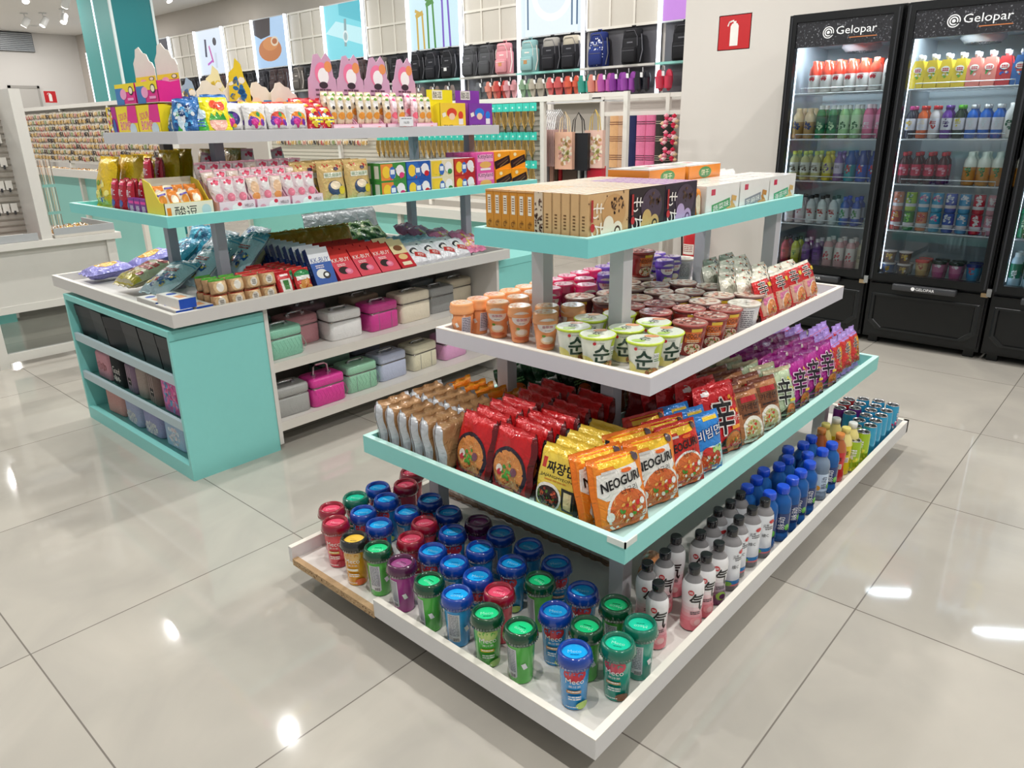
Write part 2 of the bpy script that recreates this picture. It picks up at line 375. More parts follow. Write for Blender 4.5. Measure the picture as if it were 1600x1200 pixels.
ST = thing('display_stand', 'four-tier stepped display stand with teal and white trays in the foreground', 'display stand', (0, 0, 0))
# bottom tray with a torn edge strip on its left side
x0, y0, x1, y1 = 1.10, .756, 3.62, 2.045
b = MB(); b.box(x0 + .02, y0 + .02, .085, x1 - .02, y1 - .02, .105, 'DEDAD3'); t = b.build('tray', BOARD, ST); t['label'] = 'low white bottom tray with torn edge strip'
b = MB()
for q in ((x0, y0, x1, y0 + .02), (x0, y1 - .02, x1, y1), (x1 - .02, y0, x1, y1), (x0, y0 + .02, x0 + .02, 1.58)): b.box(q[0], q[1], .092, q[2], q[3], .15, 'DAD9D8'); b.box(q[0], q[1], .15, q[2], q[3], .152, 'E9E4D8')
b.build('rim', BOARD, t)
b = MB(); b.box(x0 - .001, 1.58, .085, x0 + .02, y1 - .02, .109, 'B89A74')
rng = random.Random(4)
for k in range(130): y = rng.uniform(1.585, y1 - .02); z = rng.uniform(.087, .107); s_ = rng.uniform(.001, .004); b.box(x0 - .0016, y, z, x0, y + s_ * 1.6, z + s_ * .7, rng.choice(['8A6A48', 'D8BE98', '6E5238', 'C9AB82']))
c = b.build('exposed_chipboard', mat('chipboard', .9, noise=.25, nscale=300), t); c['label'] = 'bare brown chipboard edge'
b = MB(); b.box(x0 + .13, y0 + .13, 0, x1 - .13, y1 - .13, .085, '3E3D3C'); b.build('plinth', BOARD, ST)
tray('tray', ST, 1.368, .866, 3.375, 1.932, .455, .506, .443, TEAL, lip='BFE9E0', label='teal tray', floorcol='B9DAD4')
tray('tray', ST, 1.627, .971, 3.112, 1.82, .812, .851, .798, 'D6D3DA', lip='EDE4DA', label='white tray', floorcol='DAD6D2')
tray('tray', ST, 1.62, 1.18, 3.114, 1.612, 1.165, 1.205, 1.151, '80D6D4', lip='A9E2DB', label='teal top tray')
b = MB(); b.box(1.366, .864, .49, 1.42, .868, .5075, 'E3EBE4'); b.box(1.366, .864, .49, 1.37, .92, .5075, 'E3EBE4'); b.build('corner_clip', GLOSSP, ST)
for x, y in ((1.645, 1.055), (1.645, 1.96 - .05), (3.42, 1.055), (3.42, 1.91)): post(ST, x if x < 3 else 3.3, y if y < 1.5 else 1.87, .105, .443)
for x, y in ((1.915, 1.29), (1.885, 1.73), (3.0, 1.29), (3.0, 1.73)): post(ST, x, y, .455, .798)
for x, y in ((2.24 - .35, 1.25), (1.885, 1.56), (3.0, 1.25), (3.0, 1.56)): post(ST, x, y, .812, 1.151)
# left stand: teal end cabinet, white shelves, three trays
LS = thing('display_stand', 'large display stand with teal end cabinet, case shelves and three snack trays', 'display stand', (0, 0, 0))
xa, ya, xb_, yb = 1.247, 3.08, 1.69, 4.31
cab = MB(); T = '88D3CD'
cab.box(xa, ya, 0, xb_, ya + .02, .70, T); cab.box(xa, yb - .02, 0, xb_, yb, .70, T); cab.box(xb_ - .02, ya + .02, 0, xb_, yb - .02, .70, T)
cab.box(xa, ya + .02, .672, xb_ - .02, yb - .02, .70, T); cab.box(xa, ya + .02, 0, xa + .02, yb - .02, .07, T); cab.box(xa + .02, ya + .02, .04, xb_ - .02, yb - .02, .062, T)
cab.box(xa + .0, ya - .0015, .655, xb_, ya, .657, '5E9E97')
cab = cab.build('end_cabinet', BOARD, LS); cab['label'] = 'teal end cabinet with three open shelves'
for z in (.235, .45):
    b = MB(); b.box(xa + .025, ya + .02, z, xb_ - .02, yb - .02, z + .016, T); b.build('shelf', BOARD, cab)
    b = MB(); b.box(xa + .005, ya + .02, z, xa + .022, yb - .02, z + .042, 'AFC3C8'); b.build('shelf_lip', BOARD, cab)
xe = 3.30
fr = MB(); fr.box(xb_, ya - .005, .03, xb_ + .02, yb, .715, 'DAD5CF'); fr.box(xe - .02, ya, 0, xe, yb, .715, 'DAD5CF'); fr.box(xb_ + .02, 3.64, .1, xe - .02, 3.66, .715, 'A9A39C'); fr.build('shelf_frame', BOARD, LS)
for z in (.095, .398):
    b = MB(); b.box(xb_ + .02, ya + .005, z + .022, xe - .02, 3.64, z + .042, 'DEDAD4'); s_ = b.build('shelf', BOARD, LS)
    b = MB(); b.box(xb_ + .02, ya - .005, z, xe - .02, ya + .01, z + .045, 'D9D3CA'); b.build('shelf_lip', BOARD, s_)
tray('tray', LS, 1.256, 3.03, 3.35, 4.46, .74, .78, .722, 'D0CDC9', lip='E6E2DA', label='white tray')
tray('tray', LS, 1.28, 2.975, 3.55, 4.03, 1.148, 1.18, 1.135, '7FD6D0', lip='A5E0D8', label='teal tray')
tray('tray', LS, 1.41, 3.05, 3.30, 3.80, 1.462, 1.497, 1.448, 'C9C8CB', lip='D8D8D8', label='light grey top tray')
for x in (1.62, 3.2):
    for y in (3.25, 3.75):
        post(LS, x, y, .74, 1.135, 'B4B4C0', .045); post(LS, x + .05, y, 1.148, 1.448, '8F8A96', .045)

b = MB(); T = '88D3CD'; b.box(3.302, 3.10, 0, 3.74, 4.31, .70, T); b.box(3.302, 3.0985, .655, 3.74, 3.10, .657, '5E9E97'); e2 = b.build('end_cabinet', BOARD, LS); e2['label'] = 'plain teal end cabinet'
# ------------------------------------------------------------------ drinks fridges
BLACKP = mat('black_plastic', .3, noise=.03)
FR_X = 5.33
def glass_mat():
    m = bpy.data.materials.new('door_glass'); m.use_nodes = True; nt = m.node_tree; nt.nodes.remove(nt.nodes['Principled BSDF']); N = nt.nodes.new; L = nt.links.new
    t = N('ShaderNodeBsdfTransparent'); t.inputs[0].default_value = (.93, .97, .98, 1); g = N('ShaderNodeBsdfGlossy'); g.inputs['Roughness'].default_value = .015; fr = N('ShaderNodeFresnel'); fr.inputs[0].default_value = 1.5; mx = N('ShaderNodeMixShader')
    n = N('ShaderNodeTexNoise'); n.inputs['Scale'].default_value = 2; bp = N('ShaderNodeBump'); bp.inputs['Strength'].default_value = .01; L(n.outputs[0], bp.inputs['Height']); L(bp.outputs[0], g.inputs['Normal'])
    L(fr.outputs[0], mx.inputs[0]); L(t.outputs[0], mx.inputs[1]); L(g.outputs[0], mx.inputs[2]); L(mx.outputs[0], nt.nodes['Material Output'].inputs[0]); return m
GLASS = glass_mat()
def build_fridge():
    o = bpy.data.objects.new('drinks_fridge', None); C.objects.link(o)
    # local: x = 0 front plane (faces -x), y from 0 to .72 (0 = left seen from the front is y=.72), z up
    W_ = .715; Hh = 2.16; K = '0D0E0F'
    b = MB(); b.box(.06, 0, .42, .72, .03, Hh, K); b.box(.06, W_ - .03, .42, .72, W_, Hh, K); b.box(.69, .03, .42, .72, W_ - .03, Hh, K); b.box(.06, .03, Hh - .05, .69, W_ - .03, Hh, K); b.box(.06, 0, .05, .72, W_, .46, K)
    b.box(.67, .03, .46, .69, W_ - .03, Hh - .05, 'BCC8CC'); b.box(.07, .03, .46, .67, .036, Hh - .05, 'AEB8C0'); b.box(.07, W_ - .036, .46, .67, W_ - .03, Hh - .05, 'AEB8C0'); b.box(.07, .03, .455, .67, W_ - .03, .475, 'E4E8EA'); b.box(.3, .03, 1.98, .67, W_ - .03, Hh - .05, 'D8DEE2')
    for (y_, z_) in ((.03, 0), (W_ - .09, 0)): b.box(.1, y_, 0, .16, y_ + .06, .05, K)
    b.build('cabinet_body', BLACKP, o)
    b = MB(); b.lathe([(.12, 0, hx('D5DADD')), (.13, .02, hx('D5DADD')), (.1, .05, hx('F0F2F2')), (.03, .055, hx('F0F2F2'))], 22)
    for k in range(22):
        a_ = 2 * PI * k / 22; b.tube([(.05 * math.cos(a_), .05 * math.sin(a_), .056), (.1 * math.cos(a_), .1 * math.sin(a_), .053)], .003, '7C868C', seg=4)
    f = b.build('ceiling_fan', LACQ, o); f.rotation_euler = (PI, 0, 0); f.location = (.42, .36, 1.98)
    # lower panel with raised moulding
    b = MB(); b.prism([(.012, .075), (W_ - .012, .075), (W_ - .012, .43), (.012, .43)], .03, .06, '0F1011', axis='x')
    def ring(m, d, xf, xb, c):
        oo = [(m, .12 + m * .4), (W_ - m, .12 + m * .4)]
        P = lambda e: [(m + e + .06, .1 + m * .35 + e), (W_ - m - e - .06, .1 + m * .35 + e), (W_ - m - e, .155 + m * .35 + e), (W_ - m - e, .375 - m * .3 - e), (m + e, .375 - m * .3 - e), (m + e, .155 + m * .35 + e)]
        A, B = P(0), P(d); n = 6; V = [(xf, *p) for p in A] + [(xb, *p) for p in B]
        b.add(V, [(i, (i + 1) % n, n + (i + 1) % n, n + i) for i in range(n)], hx(c))
        return B
    ring(.03, .012, .03, .018, '1E2022'); ring(.042, .014, .018, .018, '17191A'); B = ring(.056, .01, .018, .036, '101112'); b.add([(.036, *p) for p in B][::1], [tuple(range(6))], hx('121314'))
    b.build('lower_panel', BLACKP, o)
    # door: frame, glass, header, hinge, handle strip
    d = MB(); z0, z1 = .455, Hh - .01
    d.box(0, 0.006, z0, .055, .055, z1, K); d.box(0, W_ - .055, z0, .055, W_ - .006, z1, K); d.box(0, .055, z0, .055, W_ - .055, z0 + .05, K); d.box(0, .055, z1 - .045, .055, W_ - .055, z1, K)
    d.box(-.004, .018, z0 + .012, 0, .028, z1 - .012, '2C2D30'); d.box(-.004, W_ - .028, z0 + .012, 0, W_ - .018, z1 - .012, '2C2D30')
    d = d.build('door', BLACKP, o)
    b = MB(); b.box(.02, .05, z0 + .045, .026, W_ - .05, z1 - .19, 'FFFFFF'); b.build('glass_pane', GLASS, d)
    b = MB(); b.box(.01, .052, z1 - .20, .05, W_ - .052, z1 - .043, '232327')
    rng = random.Random(7); a = Art(b, flat(.0096, W_ / 2, z1 - .121, (0, -1, 0), (0, 0, 1), (-1, 0, 0)))
    for k in range(420): a.rect(rng.uniform(-.3, .3), rng.uniform(-.074, .074), rng.uniform(.002, .012), rng.uniform(.002, .007), rng.choice(['44444A', '55565C', '34343A', '77777C', '101014']), rng.random() * 3, layer=1 + k % 3)
    a.k = 4
    a.text('Gelopar', .085, .0, .062, 'F1F1F1', w=.25); a.rect(.13, -.04, .17, .005, 'C77A4A')
    for r_, c_ in ((.036, 'E9E9E9'), (.03, '232327'), (.024, 'E9E9E9'), (.017, '232327'), (.01, 'E9E9E9')): a.disc(-.09, 0, r_, r_, c_, 20)
    a.rect(-.065, -.012, .05, .008, '232327')
    b.build('header_sign', PRINT, d)
    b = MB(); b.rbox(-.03, .17, .408, .03, .55, .448, .012, '3A3B3E')
    a = Art(b, flat(-.0302, .36, .428, (0, -1, 0), (0, 0, 1), (-1, 0, 0))); a.text('GELOPAR', .012, 0, .018, 'F2F2F2'); a.disc(-.06, 0, .012, .012, 'F2F2F2'); b.build('handle_strip', BLACKP, o)
    b = MB(); b.box(-.012, -.004, .425, .02, .035, .45, 'C9B08A'); b.box(-.014, -.02, .43, .0, .006, .48, 'BFC2C4'); b.build('hinge', METAL, o)
    for z in (.78, 1.08, 1.36, 1.66):
        b = MB(); 
        for k in range(15): b.tube([(.09, .04 + k * .0453, z), (.6, .04 + k * .0453, z)], .0022, 'DDE2E6', seg=4)
        b.tube([(.085, .04, z), (.085, W_ - .04, z)], .005, 'E4E8EA', seg=6); b.tube([(.6, .04, z), (.6, W_ - .04, z)], .004, 'E4E8EA', seg=5)
        b.tube([(.085, .09, z), (.085, .09, z + .035), (.085, W_ - .09, z + .035), (.085, W_ - .09, z)], .003, 'E4E8EA', seg=5)
        b.build('wire_shelf', LACQ, o)
    l = bpy.data.lights.new('fridge_lamp', 'AREA'); l.shape = 'RECTANGLE'; l.size = .5; l.size_y = .06; l.energy = 7; l.color = (.86, .93, 1)
    q = bpy.data.objects.new('fridge_lamp', l); C.objects.link(q); q.parent = o; q.location = (.1, .36, 1.97); q.rotation_euler = (0, R(-22), PI / 2)
    return o
FRK = Kind(build_fridge)
FRY = [1.53, .80, .07]
for y, l in zip(FRY, ('black glass-door drinks fridge, leftmost of the row, beside the white wall', 'black glass-door drinks fridge between its two neighbours, cans on its fourth shelf', 'black glass-door drinks fridge cut off by the right edge of the photo')):
    f = FRK.put((FR_X, y, 0), label=l, cat='fridge', group='black drinks fridges')
# strip light inside each fridge, beside the door frame
for y in FRY:
    t = thing('strip_light', 'vertical white strip light inside the ' + {1.53: 'leftmost', .80: 'middle', .07: 'rightmost'}[y] + ' drinks fridge', 'light', (FR_X + .078, y + .665, 0), group='fridge strip lights')
    b = MB(); b.box(-.004, -.004, .52, .004, .004, 1.93, 'FFFFFF'); b.build('light_tube', mat('fridge_tube', .4, emit='E4F0FF', es=3), t)
# measured positions (metres)
D = {}
D['tea'] = [(1.241,1.975,'r'),(1.193,1.886,'r'),(1.172,1.754,'y'),(1.342,1.975,'t'),(1.442,1.975,'b'),(1.406,1.881,'b'),(1.296,1.87,'b'),(1.279,1.762,'b'),(1.395,1.756,'b'),(1.523,1.915,'r'),(1.604,1.975,'r'),(1.503,1.76,'b'),(1.483,1.645,'b'),(1.185,1.651,'g'),(1.383,1.655,'r'),(1.289,1.614,'r'),(1.18,1.531,'p'),(1.404,1.543,'b'),(1.502,1.522,'p'),(1.286,1.509,'b'),(1.391,1.406,'b'),(1.499,1.419,'b'),(1.283,1.409,'b'),(1.172,1.399,'g'),(1.395,1.276,'b'),(1.499,1.3,'b'),(1.28,1.308,'b'),(1.179,1.291,'b'),(1.265,1.209,'r'),(1.173,1.169,'g'),(1.186,1.06,'g'),(1.381,1.157,'g'),(1.48,1.174,'b'),(1.421,1.033,'b'),(1.299,1.034,'b'),(1.303,0.933,'g'),(1.428,0.926,'g'),(1.3,0.833,'t'),(1.4,0.83,'t'),(1.205,0.898,'b')]
D['bottles'] = [(1.531,0.858,'k'),(1.595,0.932,'k'),(1.68,0.925,'k'),(1.773,0.942,'k'),(1.667,0.822,'k'),(1.742,0.825,'k'),(1.823,0.826,'u'),(1.844,0.898,'k'),(1.926,0.902,'w'),(2.002,0.919,'w'),(2.075,0.913,'w'),(1.917,0.829,'w'),(1.995,0.845,'w'),(2.08,0.84,'w'),(2.158,0.831,'w'),(2.153,0.915,'w'),(2.223,0.843,'b'),(2.295,0.826,'b'),(2.377,0.827,'b'),(2.45,0.826,'b'),(2.539,0.828,'b'),(2.68,0.833,'x'),(2.763,0.827,'b'),(2.611,0.863,'b'),(2.531,0.906,'b'),(2.452,0.907,'b'),(2.376,0.932,'b'),(2.297,0.923,'b'),(2.218,0.921,'b'),(2.693,0.912,'b'),(2.615,0.94,'b'),(2.774,0.911,'b'),(2.945,0.917,'y'),(2.88,0.91,'r'),(2.956,0.838,'y'),(2.878,0.835,'r'),(3.033,0.904,'v'),(3.026,0.834,'v')]
D['cans'] = [(3.469,0.991,'r'),(3.513,0.941,'b'),(3.529,0.877,'b'),(3.519,0.812,'b'),(3.403,0.989,'r'),(3.438,0.932,'b'),(3.456,0.869,'b'),(3.423,0.812,'b'),(3.37,0.931,'p'),(3.385,0.867,'b'),(3.349,0.812,'b'),(3.329,0.983,'p'),(3.292,0.928,'b'),(3.309,0.864,'b'),(3.269,0.812,'b'),(3.231,0.869,'b'),(3.199,0.812,'b'),(3.155,0.861,'g'),(3.111,0.812,'g'),(3.0,0.812,'g')]
D['latte'] = [(1.772,1.755,'o'),(1.692,1.755,'o'),(1.777,1.666,'o'),(1.78,1.57,'o'),(1.765,1.448,'o'),(1.894,1.436,'o'),(1.938,1.755,'o'),(1.855,1.755,'o'),(1.877,1.664,'o'),(1.835,1.499,'o'),(2.105,1.755,'o'),(2.022,1.755,'o'),(1.97,1.668,'o'),(2.275,1.755,'k'),(2.357,1.755,'k'),(2.189,1.755,'k'),(2.142,1.669,'k'),(2.442,1.755,'k'),(2.056,1.661,'k'),(2.181,1.592,'k'),(2.27,1.669,'k'),(2.782,1.755,'v'),(2.698,1.755,'v'),(2.613,1.755,'v'),(2.527,1.755,'v'),(2.676,1.669,'v'),(2.946,1.755,'v'),(2.542,1.669,'v'),(2.404,1.654,'v'),(2.864,1.728,'v'),(2.903,1.652,'v'),(2.8,1.628,'v')]
D['noodle_cup'] = [(1.744,1.32,'s'),(1.719,1.211,'s'),(1.862,1.34,'s'),(1.967,1.301,'s'),(1.827,1.183,'s'),(1.755,1.071,'s'),(1.867,1.069,'s'),(1.94,1.156,'s'),(2.007,1.067,'n'),(2.12,1.055,'n'),(2.237,1.062,'n'),(2.164,1.158,'n'),(2.057,1.22,'n'),(2.164,1.27,'n'),(2.073,1.335,'n'),(2.349,1.05,'w'),(2.487,1.096,'m'),(2.289,1.166,'m'),(2.276,1.277,'m'),(2.405,1.173,'m'),(2.398,1.284,'m'),(2.524,1.265,'m'),(2.524,1.384,'m'),(2.195,1.379,'m'),(2.426,1.447,'m'),(3.0,1.652,'w'),(2.202,1.496,'m'),(2.399,1.556,'m'),(2.313,1.484,'m'),(2.103,1.443,'m'),(2.331,1.374,'m'),(2.09,1.554,'m'),(2.521,1.573,'m')]
D['noodle_cup_top'] = [(2.521, 1.573)]
# ------------------------------------------------------------------ cups, bottles, cans
def root(name):
    o = bpy.data.objects.new(name, None); C.objects.link(o); o.empty_display_size = .03; return o
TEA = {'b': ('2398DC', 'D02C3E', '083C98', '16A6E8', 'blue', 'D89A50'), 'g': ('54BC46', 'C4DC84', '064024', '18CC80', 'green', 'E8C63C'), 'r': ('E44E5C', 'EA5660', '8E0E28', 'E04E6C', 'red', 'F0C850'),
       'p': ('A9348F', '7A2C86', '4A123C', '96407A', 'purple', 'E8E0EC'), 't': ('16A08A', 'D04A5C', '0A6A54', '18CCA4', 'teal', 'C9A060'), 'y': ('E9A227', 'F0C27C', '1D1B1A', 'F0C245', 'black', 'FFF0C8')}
def tea_cup(k, turn):
    body, patch, lid, top, _, tagc = TEA[k]
    def f():
        o = root('tea_cup'); b = MB(); c = hx(body)
        b.lathe([(.0305, 0, c), (.032, .003, c), (.0385, .128, c), (.040, .134, c)], 28)
        rad = lambda v: .032 + (.0385 - .032) * (v - .003) / .125
        for rot in (0, PI):
            a = Art(b, cyl(rad, -PI / 2 + turn + rot), .008)
            if rot == 0:
                a.disc(0, .112, .03, .022, patch); rng = random.Random(3)
                a.blobs(0, .118, .028, .012, 26, [patch, body], .002, rng)
                a.text('Meco', 0, .094, .016, 'F5F5F0', w=.046); a.text('果汁茶', 0, .078, .007, 'F5F5F0', w=.03)
                a.rect(-.002, .061, .036, .009, tagc); a.lines(-.002, .062, .03, 1, .01, 'FFFFFF', .003)
                a.disc(.0, .042, .02, .008, body); a.lines(0, .045, .032, 2, .007, 'F5F5F0', .004); a.disc(.02, .016, .017, .012, {'b': 'B5D66A', 'g': 'A5D06A', 'r': 'B02A3A', 'p': '8A2A3A', 't': '8A5A3A', 'y': 'D86030'}[k]); a.lines(-.006, .013, .03, 1, .008, 'F5F5F0', .0025)
            else:
                a.rect(-.008, .068, .036, .09, 'DADCE0'); a.lines(-.008, .108, .03, 13, .0055, '6A6E78'); a.rect(-.002, .028, .018, .016, 'F0F0F0')
                for q in range(6): a.rect(-.009 + q * .0028, .028, .0012, .012, '222222', layer=9)
                a.rect(.03, .06, .012, .018, 'F4F4F2', .35)
        b.build('cup_body', GLOSSP, o)
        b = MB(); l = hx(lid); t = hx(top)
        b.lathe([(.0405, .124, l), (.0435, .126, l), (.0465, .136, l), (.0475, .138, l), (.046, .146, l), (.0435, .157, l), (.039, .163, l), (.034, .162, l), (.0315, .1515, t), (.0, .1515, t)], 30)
        for q in range(36):
            an = 2 * PI * q / 36; b.box(.0468 * math.cos(an) - .0008, .0468 * math.sin(an) - .0008, .131, .0468 * math.cos(an) + .0008, .0468 * math.sin(an) + .0008, .1385, lid)
        a = Art(b, flat(0, 0, .1515, (math.cos(turn), math.sin(turn), 0), (-math.sin(turn), math.cos(turn), 0), (0, 0, 1))); a.text('Meco', 0, .004, .011, top if k == 'y' else {'b': '8FD4F2', 'g': '9BEFCB', 'r': 'F6B4C0', 'p': 'C99ABB', 't': 'A0EAD6'}[k], w=.034); a.lines(0, -.008, .022, 1, .01, lid, .002)
        b.build('lid', SHINY, o)
        return o
    return f
TK = {}
cnt = {}
order = sorted(range(len(D['tea'])), key=lambda i: D['tea'][i][0] * .74 + D['tea'][i][1] * .67)
rng = random.Random(11)
for i in order:
    x, y, k = D['tea'][i]
    var = rng.randrange(3); key = (k, var)
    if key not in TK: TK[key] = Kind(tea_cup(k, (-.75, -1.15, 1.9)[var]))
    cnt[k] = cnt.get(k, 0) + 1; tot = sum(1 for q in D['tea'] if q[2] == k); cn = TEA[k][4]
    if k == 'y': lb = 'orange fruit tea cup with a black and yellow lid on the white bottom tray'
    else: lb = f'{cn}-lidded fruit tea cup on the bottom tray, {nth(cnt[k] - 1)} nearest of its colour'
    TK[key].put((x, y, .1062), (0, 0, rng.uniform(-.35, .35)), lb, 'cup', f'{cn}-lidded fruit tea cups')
# bottles
def bottle(kind, turn=-.85):
    def f():
        o = root('drink_bottle')
        if kind in 'kuw':
            P = [(.026, 0), (.03, .004), (.031, .03), (.0275, .06), (.029, .09), (.0315, .125), (.0305, .148), (.025, .163), (.0145, .178), (.0145, .186)]
            if kind == 'w': P = [(.03, 0), (.033, .004), (.033, .03), (.033, .15), (.031, .163), (.022, .177), (.0145, .184), (.0145, .19)]
            liq = hx({'k': 'F4C6CC', 'u': '6A3460', 'w': 'DDE6EC'}[kind])
            b = MB(); b.lathe([(r, z, liq if z < .1 and kind != 'w' else hx('F2EDEE')) for r, z in P], 22); b.build('bottle_body', CLEAR, o)
            def rad(v):
                for (r0, z0), (r1, z1) in zip(P, P[1:]):
                    if z0 <= v <= z1: return (r0 + (r1 - r0) * (v - z0) / (z1 - z0)) + .0006
                return .03
            b = MB(); lo, hi = (.004, .160) if kind != 'w' else (.02, .160); seg = 24; zs = [lo + (hi - lo) * j / 14 for j in range(15)]
            def lc(z):
                if kind == 'w': return hx('E9EBEE') if z > .034 else hx('2E86C9')
                t = max(0, min(1, (z - .03) / .06)); base = hx('EE7F8C') if kind == 'k' else hx('6E3A5E'); w = hx('F1EFEF'); return tuple(base[q] * (1 - t) + w[q] * t for q in range(3))
            b.lathe([(rad(z), z, lc(z)) for z in zs], seg, cap=False)
            for rot in (0, PI):
                a = Art(b, cyl(rad, -PI / 2 + turn + rot), .006, .0105)
                if kind == 'w':
                    a.rect(0, .024, .1, .006, 'E88080'); a.text('元气', .0, .125, .014, '222222', w=.02) if rot == 0 else None
                    a.lines(.012, .12, .03, 2, .007, '555555'); a.lines(0, .09, .035, 6, .007, '9A9CA0') if rot else a.text('维C', 0, .09, .013, '333333'); a.disc(.02, .14, .012, .007, 'CC3A3A'); a.disc(-.02, .03, .012, .008, '8CC84A')
                else:
                    a.text('气', .001, .1, .058, '141414', w=.042, shear=.12, outline='141414', ow=.014); a.disc(-.017, .132, .0085, .0085, 'C62A30'); a.lines(-.017, .134, .011, 2, .004, 'FFFFFF', .0018)
                    a.lines(.0, .066, .03, 2, .006, '444444'); a.disc(.002, .035, .016, .014, 'F6A5A8' if kind == 'k' else '9EC65A'); a.disc(.006, .033, .01, .009, 'F9C8C6' if kind == 'k' else '5A2A54')
            b.build('label', GLOSSP, o)
            z0 = P[-1][1] - .004; K = hx('17171A'); b = MB(); b.lathe([(.0165, z0 - .002, K), (.0175, z0 + .002, K), (.0175, z0 + .02, K), (.0155, z0 + .023, K)], 20); b.build('cap', SHINY, o)
        elif kind in 'bx':
            P = [(.028, 0), (.032, .004), (.033, .02), (.031, .035), (.033, .05), (.033, .125), (.034, .14), (.03, .16), (.02, .172), (.0185, .185)]
            c = hx('3C8AEA' if kind == 'b' else 'B9D2EE'); b = MB(); b.lathe([(r, z, c) for r, z in P], 20); b.build('bottle_body', mat('blue_bottle_plastic', .08, trans=.6, noise=.02, ior=1.3), o)
            b = MB(); l = hx('20386E' if kind == 'b' else 'C9DCF0'); b.lathe([(.0336, .04, l), (.0336, .112, l)], 22, cap=False)
            for rot in (0, PI):
                a = Art(b, cyl(.0337, -PI / 2 + turn + rot), .006)
                if rot == 0: a.text('脉动', 0, .076, .022, 'F2F4F8' if kind == 'b' else '1A2450', rot=PI / 2, w=.05); a.disc(.022, .06, .01, .012, '6AB84A'); a.disc(-.022, .055, .009, .01, 'E8A23A')
                else: a.rect(0, .082, .034, .06, 'D4DCE4'); a.lines(0, .107, .03, 8, .006, '52607A')
            b.build('label', GLOSSP, o)
            K = hx('1550D8'); b = MB(); b.lathe([(.0205, .18, K), (.0215, .183, K), (.0215, .203, K), (.019, .206, K)], 24)
            for q in range(28): an = 2 * PI * q / 28; b.box(.0213 * math.cos(an) - .0006, .0213 * math.sin(an) - .0006, .184, .0213 * math.cos(an) + .0006, .0213 * math.sin(an) + .0006, .201, '1048C4')
            b.build('cap', SHINY, o)
        else:
            c = {'y': 'E8D21E', 'r': 'D0262C', 'v': 'EAD42A'}[kind]; cp = {'y': 'EFE07A', 'r': 'E08A3C', 'v': 'ECEBE6'}[kind]
            P = [(.026, 0), (.03, .004), (.031, .03), (.027, .06), (.03, .1), (.031, .13), (.026, .155), (.018, .172), (.0155, .185)]
            b = MB(); b.lathe([(r, z, hx(c) if z < .13 else hx('E9D98A' if kind != 'r' else 'B06030')) for r, z in P], 20)
            a = Art(b, cyl(.031, -PI / 2 + turn), .006, .012); a.text('茶', 0, .1, .02, '1C1C1C'); a.rect(0, .07, .022, .022, 'F5F2EA'); a.lines(0, .076, .018, 3, .006, '333333'); b.build('bottle_body', GLOSSP, o)
            b = MB(); q = hx(cp); b.lathe([(.0175, .18, q), (.018, .2, q), (.016, .204, q)], 18); b.build('cap', SHINY, o)
        return o
    return f
BI = {'k': ('black-capped white and pink sparkling water bottle', 'peach bottles'), 'u': ('sparkling water bottle with black cap and dark purple grape base', 'grape bottles'), 'w': ('clear black-capped water bottle with plain white label', 'white-label bottles'),
      'b': ('blue sports drink bottle with blue cap', 'blue-capped bottles'), 'x': ('pale-labelled blue-capped sports drink bottle', 'pale bottles'), 'y': ('yellow tea bottle with pale yellow cap', 'yellow-capped tea bottles'), 'r': ('red tea bottle with orange cap', 'orange-capped red bottles'), 'v': ('yellow tea bottle with white cap', 'white-capped tea bottles')}
BK = {k: Kind(bottle(k)) for k in BI}
def near(L): return sorted(range(len(L)), key=lambda i: L[i][0] * .74 + L[i][1] * .67)
rng = random.Random(5); cnt = {}
for i in near(D['bottles']):
    x, y, k = D['bottles'][i]; cnt[k] = cnt.get(k, 0) + 1; tot = sum(1 for q in D['bottles'] if q[2] == k)
    lb = BI[k][0] + (f', {nth(cnt[k] - 1)} nearest of its kind' if tot > 1 else ' on the bottom tray')
    BK[k].put((x, y, .1062), (0, 0, rng.uniform(-.3, .3)), lb, 'bottle', BI[k][1])
CAN = {'b': ('3BA4CC', 'D0407A', 'light blue'), 'r': ('CC3A34', 'E8A040', 'red'), 'p': ('7E2E86', '3BA4CC', 'purple'), 'g': ('A7C82E', 'E6E04A', 'lime green')}
def can(k):
    def f():
        o = root('drink_can'); c = hx(CAN[k][0]); b = MB(); b.lathe([(.022, 0, hx('B8BCC0')), (.0275, .008, c), (.0285, .012, c), (.0285, .128, c), (.0265, .138, c)], 22); rng = random.Random(ord(k))
        a = Art(b, cyl(.0286, -PI / 2 - .8), .006); a.blobs(0, .05, .03, .035, 22, [CAN[k][1], 'F0F0F0', CAN[k][1]], .006, rng); a.lines(0, .103, .034, 2, .01, 'F5F5F5', .006); a.lines(0, .085, .03, 2, .006, 'F5F5F5'); b.build('can_body', mat('printed_metal', .25, metal=.35, coat=.3), o)
        b = MB(); s = hx('C9CBCD'); b.lathe([(.0265, .138, s), (.026, .142, s), (.0245, .142, s), (.0235, .137, s), (0, .137, s)], 22); b.box(-.004, -.013, .1375, .004, .006, .139, 'E2E4E6'); b.build('can_lid', METAL, o)
        return o
    return f
CK = {k: Kind(can(k)) for k in CAN}; cnt = {}
for i in near(D['cans']):
    x, y, k = D['cans'][i]; cnt[k] = cnt.get(k, 0) + 1
    CK[k].put((x, y, .1062), (0, 0, .3 * i), f'{CAN[k][2]} soda can on the bottom tray, {nth(cnt[k] - 1)} nearest of its colour', 'can', CAN[k][2] + ' soda cans')
